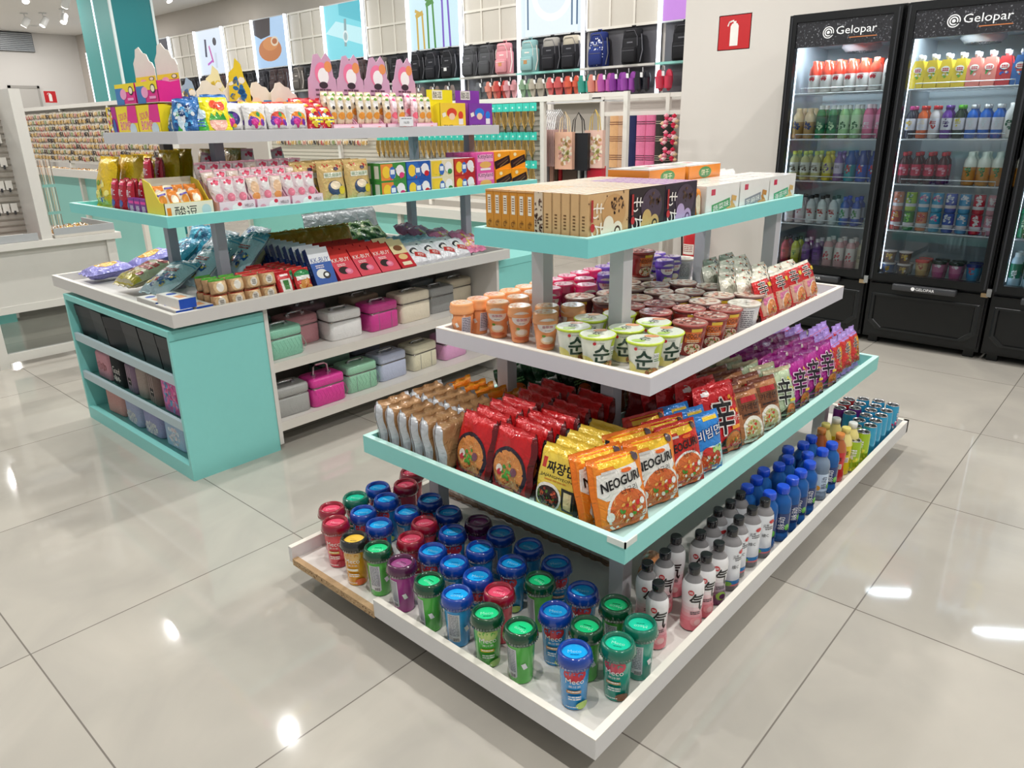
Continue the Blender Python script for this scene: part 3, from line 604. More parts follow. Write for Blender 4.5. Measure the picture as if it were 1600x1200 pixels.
# milk tea cups and noodle cups on the white tray
LT = {'o': ('EE9A62', 'F2A56A', 'F7D2B0', 'orange'), 'k': ('D8326E', 'D21E5A', 'F3B2CC', 'pink'), 'v': ('5F3FA0', '6A48AC', 'C9B2DC', 'purple')}
def latte(k, turn):
    def f():
        o = root('milk_tea_cup'); c = hx(LT[k][0]); w = hx('F1E8E0'); b = MB(); rad = lambda v: .029 + .011 * v / .095
        b.lathe([(.0285, 0, c), (.029, .002, c), (rad(.05), .05, c), (rad(.095), .095, c)], 26)
        a = Art(b, cyl(rad, -PI / 2 + turn), .007); a.disc(0, .085, .035, .024, 'F1E8E0'); a.text('香飘飘', 0, .08, .009, 'C22A4A', w=.036); a.lines(0, .068, .02, 1, .01, '999999', .002)
        a.disc(0, .036, .022, .014, 'F5D2A8'); a.disc(0, .038, .017, .009, 'F6EDE0'); a.disc(.0, .016, .026, .006, 'D86A3A'); a.disc(-.012, .05, .006, .004, '6A9A40')
        a = Art(b, cyl(rad, -PI / 2 + turn + 2.2), .007); a.rect(0, .045, .034, .066, 'D9D4DE'); a.lines(0, .074, .03, 9, .006, '605A70'); a.rect(-.034, .05, .01, .016, 'F4F0EA', .5); a.lines(.03, .014, .02, 1, .01, 'D84A3A', .007)
        b.build('cup_body', GLOSSP, o)
        l = hx(LT[k][1]); t = hx(LT[k][2]); b = MB(); b.lathe([(.0415, .088, l), (.0425, .098, l), (.0405, .1, l), (.0405, .114, l), (.038, .122, l), (.035, .1225, t), (0, .1225, t)], 28)
        rng = random.Random(8); a = Art(b, flat(0, 0, .1225, (1, 0, 0), (0, 1, 0), (0, 0, 1))); a.blobs(0, 0, .03, .03, 14, ['F4F4F4', LT[k][0], LT[k][2]], .006, rng); b.build('lid', SHINY, o)
        return o
    return f
NC = {'s': ('E9ECDD', 'C9D84A', 'pale green'), 'n': ('8E2E28', 'A84A3C', 'dark red'), 'm': ('6A3436', 'D9B8A0', 'dark red'), 'w': ('D8D6D8', 'E6DED0', 'white')}
def ncup(k, turn):
    def f():
        o = root('noodle_cup'); c = hx(NC[k][0]); h = .096; rad = lambda v: .039 + .0135 * v / h; b = MB()
        b.lathe([(.0385, 0, c), (.039, .002, hx('E8DC8A') if k == 's' else c), (rad(.02), .02, c), (rad(.07), .07, c), (rad(h), h, c)], 30)
        rng = random.Random(ord(k)); a = Art(b, cyl(rad, -PI / 2 + turn), .007)
        if k == 's':
            a.disc(.055, .07, .03, .03, 'B9CC3C'); a.disc(-.055, .02, .03, .02, 'E6DC7A'); a.text('순', -.004, .05, .056, '20402E', w=.048, outline='20402E', ow=.025); a.rect(.033, .055, .02, .03, 'F2F4EE', -.06); a.text('300', .033, .062, .009, '5A6A5A'); a.lines(.033, .052, .016, 2, .006, '6A9A4A')
            a.disc(-.028, .083, .005, .005, 'C8202C'); a.lines(-.01, .0835, .022, 1, .005, '999999', .0018); a.disc(.022, .012, .022, .014, '9C6A3C'); a.blobs(.022, .012, .018, .011, 26, ['C98A4A', 'E0B470', '7A9A3A', '8A4A2C'], .003, rng)
        elif k in 'nm':
            a.rect(0, .062, .052, .034, 'D86A2C'); a.rect(.01, .084, .036, .01, 'EAC23A'); a.text('NEOGURI', 0, .066, .015, '1A1210', w=.052); a.lines(0, .052, .04, 2, .006, 'F4DCB4'); a.disc(0, .024, .026, .018, 'EAD8BC'); a.blobs(0, .024, .022, .015, 44, ['C85A2A', 'E8A050', 'F0E4D0', '5A8A3A', 'B8302A'], .0032, rng, False)
            a = Art(b, cyl(rad, -PI / 2 + turn + PI), .007); a.rect(0, .052, .05, .07, 'C9C6CC'); a.lines(0, .08, .045, 9, .007, '55505A')
        else:
            a.rect(0, .052, .05, .07, 'EDEDED'); a.lines(0, .08, .045, 9, .007, '66626A')
        b.build('cup_body', GLOSSP, o)
        r = hx({'s': 'C4D83C', 'n': '9A3A34', 'm': 'A07A70', 'w': 'E4DED0'}[k]); t = hx({'s': 'E6EAD8', 'n': 'B06A60', 'm': 'DCCDBE', 'w': 'E8E2D4'}[k])
        b = MB(); b.lathe([(.0525, h - .004, r), (.0555, h - .001, r), (.0555, h + .003, r), (.052, h + .0045, t), (0, h + .0045, t)], 30)
        a = Art(b, flat(0, 0, h + .0045, (math.cos(turn), math.sin(turn), 0), (-math.sin(turn), math.cos(turn), 0), (0, 0, 1)))
        if k == 's': a.disc(.02, .03, .022, .014, 'E8A070'); a.disc(-.02, -.02, .02, .014, 'B9D86A'); a.text('순', 0, 0, .035, '24402C')
        else:
            cs = {'n': ['C87A6A', '8A2E28', 'E0C8B8'], 'm': ['E8C8B0', 'C88A78', '6A5A54', 'E8A890', 'EDE0D0', 'B8B0A8'], 'w': ['F2EEE6', 'DCD4C4']}[k]; a.blobs(0, 0, .042, .042, 30, cs, .009, rng)
        b.build('foil_lid', mat('foil_lid', .25, coat=.5, bump=.25, bscale=60), o)
        return o
    return f
LK = {}; cnt = {}; rng = random.Random(3)
for i in near(D['latte']):
    x, y, k = D['latte'][i]; t = rng.randrange(2); key = (k, t); LK.setdefault(key, Kind(latte(k, (-.75, -2.4)[t]))); cnt[k] = cnt.get(k, 0) + 1; n = LT[k][3]
    LK[key].put((x, y, .8132), (0, 0, rng.uniform(-.3, .3)), f'{n} milk tea cup on the white tray, {nth(cnt[k] - 1)} nearest of its colour', 'cup', n + ' milk tea cups')
NK = {}; cnt = {}
NN = {'s': 'pale green noodle cup', 'n': 'dark red noodle cup with orange label', 'm': 'dark red noodle cup with shiny mottled lid', 'w': 'white noodle cup'}
for i in near(D['noodle_cup']):
    x, y, k = D['noodle_cup'][i]; NK.setdefault(k, Kind(ncup(k, -.75))); cnt[k] = cnt.get(k, 0) + 1
    NK[k].put((x, y, .8132), (0, 0, rng.uniform(-.25, .25)), f'{NN[k]} on the white tray, {nth(cnt[k] - 1)} nearest', 'noodle cup', NN[k] + 's')
NK['n'].put(tuple(D['noodle_cup_top'][0]) + (.8132 + .103,), (0, 0, .2), 'dark red noodle cup standing on top of the other cups', 'noodle cup')

# goods in the shade under the teal tray
LC = Kind(latte('o', -.75)); LC.put((1.84, 1.06, .151), (0, PI / 2, R(-150)), 'lying coffee cup with orange lid in the shade under the teal tray', 'cup')
# ------------------------------------------------------------------ bags, packs and cartons
def pack(name, w, h, t, col, design=None, back=None, seed=0, box=False, crimp=.055, bend=.0, wr=1.0, side=None, top=None, nu=12, nv=14, face_mat=None):
    """sealed bag: front to -y, foot at z = 0, crimped at both ends. design(art, w, h) draws the print"""
    def f():
        o = root(name); rng = random.Random(seed * 7 + 1); ph = [rng.uniform(0, 6) for _ in range(6)]; ex = 9 if box else 3.2; ck = crimp
        def T(u, v):
            a, c = abs(2 * u / w), abs(2 * v / h - 1)
            if v < ck * h or v > (1 - ck) * h: return .0012
            k = (1 - min(a, 1) ** ex) ** (.5 if box else .65) * (1 - ((c - 0) / (1 - ck * 2 + .001 + ck)) ** (10 if box else 5)) ** .7 if c < (1 - ck) else 0
            k = max(0, k.real if isinstance(k, complex) else k)
            return .0012 + t / 2 * k + wr * .0016 * k * (math.sin(u * 70 + ph[0] + v * 30) + math.sin(v * 90 + ph[1] + math.sin(u * 60 + ph[2]) * 1.5)) * (0.5 + 1.2 * c * c)
        def X(u, v):
            e = abs(2 * v / h - 1); return u * (1 - .05 * e ** 4) + wr * .0015 * math.sin(v * 60 + ph[3]) * (abs(2 * u / w))
        def Y(u, v): return bend * (v / h) ** 5 + wr * .003 * max(0, (2 * abs(v / h - .5)) ** 8) * math.sin(u * 110 + ph[4])
        F = lambda u, v, off: (X(u, v), Y(u, v) - T(u, v) - off, v)
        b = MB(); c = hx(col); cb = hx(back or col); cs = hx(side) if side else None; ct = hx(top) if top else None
        us = [-w / 2 + w * i / nu for i in range(nu + 1)]; vs = [0, ck * h * .95, ck * h * 1.3] + [h * (ck * 1.3 + (1 - 2.6 * ck) * j / (nv - 4)) for j in range(1, nv - 3)] + [h * (1 - ck * .95), h]
        vs = sorted(set(vs)); n = len(us)
        G = [[(X(u, v), Y(u, v) - T(u, v)) for u in us] for v in vs]; du = w / nu
        def F(u, v, off):
            i = min(max(int((u + w / 2) / du), 0), nu - 1); j = 0
            while j < len(vs) - 2 and v > vs[j + 1]: j += 1
            a = (u - us[i]) / du; c_ = (v - vs[j]) / (vs[j + 1] - vs[j]); p, q, r_, s_ = G[j][i], G[j][i + 1], G[j + 1][i], G[j + 1][i + 1]
            m = lambda k: (p[k] * (1 - a) + q[k] * a) * (1 - c_) + (r_[k] * (1 - a) + s_[k] * a) * c_
            return (m(0), m(1) - off - .0006, v)
        for sgn in (1, -1):
            V = [(X(u, v), Y(u, v) - sgn * T(u, v), v) for v in vs for u in us]
            for j in range(len(vs) - 1):
                cc = c if sgn == 1 else cb
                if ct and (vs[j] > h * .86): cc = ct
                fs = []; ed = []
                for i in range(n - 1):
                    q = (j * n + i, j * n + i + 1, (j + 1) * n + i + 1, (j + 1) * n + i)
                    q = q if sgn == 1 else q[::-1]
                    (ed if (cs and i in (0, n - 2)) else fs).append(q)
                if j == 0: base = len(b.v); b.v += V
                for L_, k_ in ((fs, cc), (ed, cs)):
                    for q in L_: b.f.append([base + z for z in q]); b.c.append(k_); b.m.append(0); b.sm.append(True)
        if design:
            a = Art(b, F, w / nu, h / nv * .8, 0, -w / 2 * .97, w / 2 * .97, .002, h * .998); design(a, w, h)
        b.build('bag_body' if False else 'wrapper', face_mat or FOIL, o)
        return o
    return f
NOOD = ['E8823A', 'F2A85A', 'E0602A', 'F6C37A', 'C8402A']
def bowl(a, u, v, r, ring='F0ECE4', base='D86A30', bits=('D8302A', '5A9A3C', 'F4EEDC', 'F0B050'), n=60, seed=1, sq=.85):
    g = random.Random(seed); a.disc(u, v, r * 1.12, r * 1.12 * sq, ring, 22); a.disc(u, v, r, r * sq, base, 20)
    a.blobs(u, v, r * .93, r * .93 * sq, n, NOOD, r * .05, g, True); a.blobs(u, v, r * .6, r * .55 * sq, n // 3, list(bits), r * .1, g)
def neo(main, cap):
    def d(a, w, h):
        a.rect(0, h * .5, w * .86, h * .88, main); a.rect(w * .06, h * .9, w * .8, h * .1, 'F3C433'); a.disc(w * .12, h * .84, w * .2, h * .07, 'F3C433')
        a.polys([[(-w * .4, h * .78), (w * .34, h * .82), (w * .42, h * .5), (w * .2, h * .4), (-w * .3, h * .42), (-w * .42, h * .5)]], 'F0EBE2' if main != 'D23A22' else 'C92A20')
        bowl(a, w * .08, h * .22, w * .36, seed=4); a.disc(-w * .28, h * .2, w * .07, w * .07, 'F2EFE6', 10); a.disc(w * .33, h * .3, w * .05, w * .05, 'F2EFE6', 10)
        a.rect(-w * .2, h * .79, w * .26, h * .035, 'D8D4CE'); a.disc(w * .12, h * .76, w * .1, h * .028, 'E86A2A')
        a.text('NEOGURI', 0, h * .635, h * .125, '15110F', w=w * .72, rot=.1, shear=.05, outline='15110F', ow=.035); a.text('너구리', w * .12, h * .5, h * .085, '15110F', w=w * .3, rot=.1)
        a.disc(w * .36, h * .9, w * .06, w * .06, '5A4A50', 12)
    return d
def bar(a, w, h):  # red packs with a dark bowl
    a.disc(0, h * .33, w * .42, w * .42, '2A1E2C', 26); g = random.Random(2)
    a.disc(0, h * .33, w * .36, w * .36, 'D98A4A', 22); a.blobs(0, h * .33, w * .34, w * .34, 110, ['F0B866', 'E89A48', 'C86A30', 'F6D08A'], w * .016, g, True); a.blobs(0, h * .33, w * .12, w * .14, 12, ['4E9A34', '6AB84A'], w * .04, g)
    a.disc(-w * .18, h * .35, w * .07, w * .07, 'E8DCD0', 10); a.disc(-w * .17, h * .3, w * .05, w * .05, 'C22A3A', 10); a.disc(w * .17, h * .37, w * .08, w * .07, '7A4A5A', 10)
def jja(a, w, h):
    a.rect(0, h * .62, w * .8, h * .5, 'EBCB4E'); a.rect(-w * .3, h * .72, w * .1, h * .16, 'C9382C'); a.text('짜장면', w * .08, h * .68, h * .17, '17120E', w=w * .6, outline='17120E', ow=.03); a.text('JJAJANGMYEON', 0, h * .53, h * .055, '2A1C10', w=w * .7)
    a.lines(0, h * .48, w * .5, 1, .01, 'D08A2A', .004); a.polys([[(w * .16, h * .42), (w * .42, h * .4), (w * .42, h * .06), (w * .2, h * .08)]], '1D1813'); a.polys([[(w * .22, h * .37), (w * .38, h * .36), (w * .38, h * .1), (w * .24, h * .12)]], 'E6D3A0')
    g = random.Random(6); a.disc(-w * .12, h * .22, w * .3, w * .24, 'EDE6DA', 20); a.disc(-w * .12, h * .21, w * .26, w * .2, '2E1410', 20); a.blobs(-w * .12, h * .21, w * .24, w * .18, 46, ['7A2418', 'A83A24', '3A1A14', '5A7A30', 'C85A3A'], w * .028, g)
def shin(main, out, low='1E1712', extra='F0A030'):
    def d(a, w, h):
        a.rect(-w * .3, h * .88, w * .14, h * .05, 'E8DCE0'); a.disc(-w * .26, h * .9, w * .06, w * .06, 'F0E0DC', 10)
        a.polys([[(-w * .5, 0), (w * .5, 0), (w * .5, h * .24), (w * .2, h * .17), (0, h * .22), (-w * .25, h * .12), (-w * .5, h * .16)]], low)
        bowl(a, w * .2, h * .13, w * .2, '8A6A4A', 'C87A3A', n=36, seed=9); a.blobs(w * .25, h * .7, w * .2, h * .2, 14, [extra, main], w * .04, random.Random(5))
        a.text('辛', 0, h * .53, h * .52, out, w=w * .54, rot=-.08, outline=out, ow=.05); a.text('辛', 0, h * .53, h * .5, '120F12', w=w * .5, rot=-.08, outline='120F12', ow=.018); a.text('라면', w * .32, h * .46, h * .08, out, w=w * .2); a.rect(w * .26, h * .34, w * .22, h * .05, extra)
    return d
def bibim(a, w, h):
    a.rect(w * .1, h * .9, w * .5, h * .07, 'F0C93C'); a.text('비빔면', 0, h * .66, h * .18, 'F5F5F2', w=w * .78, rot=.12, outline='163A8A', ow=.09); a.polys([[(-w * .45, h * .04), (w * .45, h * .04), (w * .45, h * .45), (-w * .45, h * .38)]], 'BFE3EC')
    bowl(a, 0, h * .2, w * .34, 'E8EEF0', 'D8502A', seed=12); a.disc(-w * .12, h * .36, w * .16, w * .1, 'D8302A', 12); a.blobs(w * .2, h * .38, w * .16, h * .06, 14, ['6AB04A', 'BFE08A'], w * .04, random.Random(3))
def brown(a, w, h):
    a.polys([[(-w * .34, h * .46), (w * .34, h * .46), (w * .36, h * .84), (-w * .36, h * .84)]], '6E3F22'); a.rect(0, h * .79, w * .5, h * .1, 'B5202A'); a.text('카레면', 0, h * .65, h * .12, '2A140A', w=w * .56); a.lines(0, h * .52, w * .5, 1, h * .06, '2A140A', h * .03)
    a.disc(0, h * .22, w * .36, w * .32, 'EFE8DA', 22); a.disc(0, h * .22, w * .28, w * .24, 'CDBF8A', 18); a.blobs(0, h * .22, w * .24, w * .2, 30, ['8AB04A', 'E8E2C4', 'B5803A', 'C9422A'], w * .035, random.Random(8)); a.rect(-w * .36, h * .3, w * .1, h * .5, 'B5754A')
def multi(a, w, h):
    a.rect(0, h * .5, w * .9, h * .72, 'C9332E'); a.rect(w * .2, h * .6, w * .3, h * .3, 'E8A32E'); a.blobs(0, h * .3, w * .3, h * .16, 30, ['E8C040', '7A9A3A', 'D8502A', 'F0E0C0'], w * .045, random.Random(4)); a.text('辛', -w * .06, h * .62, h * .3, '16121A', w=w * .4, outline='EFE0D8', ow=.05)
def greenback(a, w, h): a.lines(0, h * .62, w * .6, 2, h * .07, '6A9A60', h * .04); bowl(a, 0, h * .28, w * .28, '1A2A1C', n=30)
def coldside(a, w, h): a.rect(0, h * .5, w * .7, h * .7, 'D8D9DC'); a.lines(0, h * .78, w * .6, 9, h * .06, '5A5E66', h * .02); a.rect(0, h * .9, w * .3, h * .06, '2A2A2A')
TYPES = {
 'orange_neoguri': ('noodle_pack', Kind(pack('noodle_pack', .195, .205, .045, 'EE7A1E', neo('F08A28', 0), top='E8781C', seed=1)), 'orange noodle pack with white name panel'),
 'red_neoguri': ('noodle_pack', Kind(pack('noodle_pack', .18, .195, .045, 'C8281E', neo('D23A22', 0), seed=2)), 'red noodle pack with white shellfish bowl'),
 'blue': ('noodle_pack', Kind(pack('noodle_pack', .14, .19, .04, '2E84D2', bibim, seed=3)), 'blue noodle pack with white Korean lettering'),
 'big_red': ('noodle_pack', Kind(pack('noodle_pack', .205, .235, .06, 'D41F26', shin('D41F26', 'F2E4DC', '241410'), seed=4, wr=1.4)), 'big red noodle bag with large black character'),
 'brown': ('noodle_pack', Kind(pack('noodle_pack', .155, .19, .05, 'B0764C', brown, seed=5, top='7A3A22', wr=1.4)), 'copper brown white-bowl noodle pack'),
 'silver': ('noodle_pack', Kind(pack('noodle_pack', .155, .19, .05, 'B9C9A6', shin('B9C9A6', 'E4EAD8', '3A3020', 'D8C83A'), seed=6, top='C9BE98', wr=1.6)), 'pale silver-green noodle pack'),
 'purple': ('noodle_pack', Kind(pack('noodle_pack', .165, .19, .055, 'A81C86', shin('A81C86', 'EBC8E0', '2A2016', 'E8C030'), seed=7, top='9A2288', wr=1.6)), 'magenta purple noodle pack'),
 'lilac': ('noodle_pack', Kind(pack('noodle_pack', .13, .18, .05, 'A98AD0', multi, seed=8, top='B79AE0', crimp=.12, wr=2.4)), 'crumple-topped lilac and red noodle pack'),
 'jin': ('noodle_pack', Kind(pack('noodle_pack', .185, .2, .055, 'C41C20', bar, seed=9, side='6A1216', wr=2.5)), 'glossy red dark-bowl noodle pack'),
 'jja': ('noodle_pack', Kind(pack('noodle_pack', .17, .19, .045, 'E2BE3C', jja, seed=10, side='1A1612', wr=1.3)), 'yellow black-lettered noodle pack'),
 'kraft': ('noodle_pack', Kind(pack('noodle_pack', .15, .165, .05, 'A9825A', None, seed=11, box=True, side='C6C8CC', wr=2.3)), 'kraft brown noodle pack'),
 'amber': ('noodle_pack', Kind(pack('noodle_pack', .15, .15, .045, 'F08A1A', None, seed=12, wr=2.0, top='F4A21E')), 'bright orange and yellow noodle pack'),
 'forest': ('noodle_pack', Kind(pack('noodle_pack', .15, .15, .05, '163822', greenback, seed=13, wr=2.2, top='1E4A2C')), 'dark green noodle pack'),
 'maroon': ('noodle_pack', Kind(pack('noodle_pack', .15, .16, .045, '8A1A20', None, seed=14, wr=2.0, top='9A1E20')), 'dark red noodle pack'),
 'cream': ('noodle_pack', Kind(pack('noodle_pack', .13, .145, .06, 'E4DFCE', None, seed=15, wr=1.6, top='D9D8C6')), 'cream noodle pack with orange spots'),
}
def spotted(a, w, h):
    a.blobs(0, h * .7, w * .4, h * .26, 16, ['E08A3C', 'C8402A', '4A4A44', 'B9B8A4'], w * .05, random.Random(2)); shin('D0252A', 'F0E6DC', 'C98A5A')(a, w, h)
TYPES['shinred'] = ('noodle_pack', Kind(pack('noodle_pack', .135, .155, .05, 'CC2A2A', lambda a, w, h: (a.rect(0, h * .3, w * .9, h * .5, 'D8A890'), a.rect(-w * .1, h * .42, w * .5, h * .16, 'D878A0'), bowl(a, w * .05, h * .2, w * .32, 'E8D8C4', 'D88A4A', n=50, seed=3), a.text('辛', -w * .2, h * .74, h * .36, '141012', w=w * .42, outline='F0DCD4', ow=.05), a.rect(w * .25, h * .78, w * .3, h * .1, 'E8C030')), top='E2DCCB', seed=16)), 'red and tan noodle pack with black character')
TYPES['cream'] = ('noodle_pack', Kind(pack('noodle_pack', .135, .15, .06, 'E4DFCE', lambda a, w, h: a.blobs(0, h * .6, w * .44, h * .38, 26, ['E08A3C', 'C8402A', '5A5A50', 'B9B8A4', 'B9B8A4', 'C9C8B4'], w * .05, random.Random(2)), seed=15, wr=1.6, top='D9D8C6')), 'cream noodle pack with orange and grey spots')
rng = random.Random(21)
def rows(tp, x, y, z, n, step, face='y', lean=.3, where='', width=0, jit=.004, group=None, order='from the front', stepv=None, tps=None, scale=(.93, .86, 1), shingle=0):
    """a file of n packs, one behind the other; face 'y': fronts to -y, running to +y; 'x': fronts to -x, running to +x"""
    for i in range(n):
        t = (tps or {}).get(i, tp); nm, K, ds = TYPES[t]
        dx, dy = rng.uniform(-jit, jit), rng.uniform(-jit, jit) * .2
        qx, qy = (x, y + i * step + .02) if face == 'y' else (x + i * step + .02, y)
        if any(abs(qx - a) < (.105 if face == 'y' else .06) and abs(qy - b_) < (.06 if face == 'y' else .125) for a, b_ in (((1.915, 1.29), (1.885, 1.73), (3.0, 1.29), (3.0, 1.73)) if z < .6 else ((3.0, 1.25), (1.89, 1.25)))): continue
        le = lean + rng.uniform(-.04, .04)
        if face == 'y': loc = (x + dx, y + i * step + dy, z + .001); rot = (-le, 0, shingle + rng.uniform(-.04, .04))
        else: loc = (x + i * step + dy, y + dx, z + .001); rot = (-le, 0, -PI / 2 + shingle + rng.uniform(-.03, .03))
        sx = 1
        K.put(loc, rot, f'{ds}, {nth(i)} {order} {where}', 'noodle pack', group or ds + 's', scale)
Z1 = .4605
def leanrot(): pass
rows('orange_neoguri', 1.50, .955, Z1, 2, .055, shingle=-.3, lean=.3, where='at the near corner', order='in file')
rows('orange_neoguri', 1.66, .955, Z1, 2, .06, shingle=-.3, lean=.3, where='beside the red shellfish pack', order='in file')
rows('red_neoguri', 1.82, .95, Z1, 3, .056, shingle=-.3, lean=.28, where='on the teal tray')
rows('blue', 1.955, .94, Z1, 3, .05, shingle=-.3, lean=.25, where='on the teal tray')
rows('big_red', 2.10, .965, Z1, 4, .068, shingle=-.3, lean=.3, where='on the teal tray')
rows('brown', 2.245, .935, Z1, 9, .06, shingle=-.25, lean=.3, where='in the left file')
rows('brown', 2.38, .935, Z1, 9, .06, shingle=-.25, lean=.3, where='in the right file')
rows('silver', 2.515, .935, Z1, 9, .06, shingle=-.25, lean=.3, where='on the teal tray')
for k, x in enumerate((2.655, 2.80, 2.945)): rows('purple', x, .94, Z1, 10, .063, shingle=-.22, lean=.3, where=('in the left file', 'in the middle file', 'in the right file')[k])
for k, x in enumerate((3.075, 3.18, 3.285)): rows('lilac', x, .94, Z1, 6 if k < 2 else 3, .062, lean=.25, where=('in the left file', 'in the middle file', 'in the end file')[k])
# left edge, fronts to -x
rows('jja', 1.44, 1.155, Z1, 5, .055, 'x', lean=.25, where='on the left edge')
rows('jin', 1.445, 1.325, Z1, 8, .064, 'x', lean=.25, shingle=-.1, where='next to the yellow packs')
rows('jin', 1.445, 1.487, Z1, 7, .064, 'x', lean=.25, shingle=-.1, where='next to the kraft packs')
rows('maroon', 2.02, 1.24, Z1, 3, .06, 'x', lean=.25, where='behind the yellow packs', order='in file')
for i in range(6):
    for j in range(2):
        TYPES['kraft'][1].put((1.475 + j * .155, 1.585 + i * .058, Z1), (-.12 + rng.uniform(-.05, .05), 0, rng.uniform(-.05, .05)), f'kraft brown noodle pack, {nth(i)} from the red packs, {"outer" if j == 0 else "inner"} column', 'noodle pack', 'kraft brown noodle packs')
for i in range(5):
    TYPES['amber'][1].put((1.775, 1.62 + i * .06, Z1), (-.2 + rng.uniform(-.1, .1), 0, rng.uniform(-.15, .15)), f'bright orange and yellow noodle pack behind the kraft packs, {nth(i)} from the red packs', 'noodle pack', 'orange noodle packs')
for j in range(4):
    for i in range(4):
        if j == 0 and i in (1, 2): continue
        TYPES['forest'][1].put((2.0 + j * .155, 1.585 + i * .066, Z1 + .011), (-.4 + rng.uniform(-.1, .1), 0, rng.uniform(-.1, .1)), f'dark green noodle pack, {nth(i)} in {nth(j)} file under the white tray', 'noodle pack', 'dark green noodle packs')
# white tray, right end
for k, x in enumerate((2.54, 2.675, 2.81, 2.945)):
    n = (3, 5, 6, 6)[k]
    rows('cream', x, 1.035, .8175, n, .068, lean=.35, where=f'in the {("left", "second", "third", "right")[k]} file', tps={0: 'shinred'}, jit=.006)
# ---- cartons on the teal top tray
def carton(name, w, t, h, col, front=None, sidef=None, topf=None, m=None, part='carton_body'):
    """box: front to -y, spine to -x; origin at the middle of the base"""
    def f():
        o = root(name); b = MB(); b.box(-w / 2, -t / 2, 0, w / 2, t / 2, h, col)
        if front: a = Art(b, flat(0, -t / 2, h / 2, (1, 0, 0), (0, 0, 1), (0, -1, 0)), u0=-w / 2, u1=w / 2, v0=-h / 2, v1=h / 2); front(a, w, h)
        if sidef: a = Art(b, flat(-w / 2, 0, h / 2, (0, -1, 0), (0, 0, 1), (-1, 0, 0)), u0=-t / 2, u1=t / 2, v0=-h / 2, v1=h / 2); sidef(a, t, h)
        if topf: a = Art(b, flat(0, 0, h, (1, 0, 0), (0, 1, 0), (0, 0, 1)), u0=-w / 2, u1=w / 2, v0=-t / 2, v1=t / 2); topf(a, w, t)
        b.build(part, m or PRINT, o); return o
    return f
def mochi(bg, balls, txt='F0E8DC', fill='3A2416', dots=False):
    def d(a, w, h):
        g = random.Random(3)
        if dots:
            for i in range(40): a.disc(g.uniform(-w / 2, w / 2), g.uniform(-h / 2, h / 2), .0028, .0028, '5A3A22', 6, layer=1)
        a.k = 2; a.disc(w * .12, h * .12, w * .3, h * .34, 'C99A64' if bg != '2A1E24' else '4A3A4A', 20); a.blobs(w * .2, h * .25, w * .16, h * .16, 26, ['2E1C14', '4A2E1C', '6A4A2A'], .005, g)
        for (x, y) in ((-.02, -.1), (.2, -.22), (-.1, -.3)): a.disc(w * x, h * y, w * .13, w * .13, balls, 16)
        a.disc(w * .2, h * -.24, w * .08, w * .08, fill, 14); a.disc(w * .2, h * -.24, w * .05, w * .05, balls, 10)
        a.text('もち', -w * .3, h * .02, h * .4, txt, rot=-PI / 2, w=h * .62); a.rect(-w * .43, h * .2, w * .05, h * .4, 'B02A2A'); a.rect(-w * .42, -h * .36, w * .1, h * .16, 'ECE6DC'); a.disc(-w * .42, -h * .1, w * .05, h * .08, 'C02A30')
    return d
def spine(bg, ink, lab='EFE6D6'):
    def d(a, t, h):
        a.rect(0, h * .22, t * .45, h * .36, lab); a.lines(0, h * .34, t * .3, 6, h * .045, ink); a.text('もち', 0, -h * .22, t * .5, ink, rot=-PI / 2, w=h * .3); a.rect(0, -h * .48, t, h * .03, ink); a.rect(0, h * .485, t, h * .02, 'D8B080')
    return d
MO = {'tan': ('D6AE7C', mochi('D6AE7C', 'F0E4CE', 'F4ECDE', '4A2E1A', True), lambda a, t, h: (a.rect(-t * .42, 0, t * .06, h, '8A6A44'), a.lines(0, h * .1, t * .3, 5, h * .06, '6A4A2A')), 'tan mochi carton with bubble tea picture', 'D9C0A2'),
      'orange': ('CF8A2E', mochi('CF8A2E', 'F0D8A0', 'F4ECDE', '6A3A1A'), spine('CF8A2E', '7A4A14'), 'orange-spined mochi carton', 'DDAA6A'),
      'dotted': ('D9C6AE', mochi('D9C6AE', 'F0E4CE'), lambda a, t, h: a.blobs(0, 0, t * .45, h * .5, 60, ['4A3224', '6A4A3A'], .0035, random.Random(2)), 'brown-dotted mochi carton', 'C9B49A'),
      'black': ('2A1E22', mochi('2A1E24', 'C9A96A', 'F4ECE4', '1A1210'), spine('2A1E22', 'C9A96A'), 'black mochi carton with sesame balls', 'CDB79C'),
      'violet': ('2E2230', mochi('2A1E24', 'B9A0C8', 'F4ECE4', '5A3A6A'), spine('2E2230', 'B9A0C8'), 'black mochi carton with violet balls', 'A070B0')}
def topline(c):
    def d(a, w, t):
        a.rect(0, 0, w, t, c); a.rect(0, -t * .44, w, t * .1, '6A4A30'); a.lines(0, t * .1, w * .9, 2, t * .3, 'F0E8DC', t * .12)
    return d
MK = {k: Kind(carton('mochi_carton', .198, .0308, .15, v[0], v[1], v[2], topline(v[4]))) for k, v in MO.items()}
for c, x in enumerate((1.752, 1.953, 2.154)):
    for i in range(12):
        k = (('tan' if i < 5 else 'dotted' if i == 5 else 'orange'), ('black' if i < 8 else 'tan'), ('violet' if i < 9 else 'black'))[c][0:] 
        MK[k].put((x, 1.2205 + i * .0322 , 1.166), (0, 0, 0), f'{MO[k][3]}, {nth(i)} from the front in the {("left", "middle", "right")[c]} file', 'carton', 'mochi cartons on the top tray')
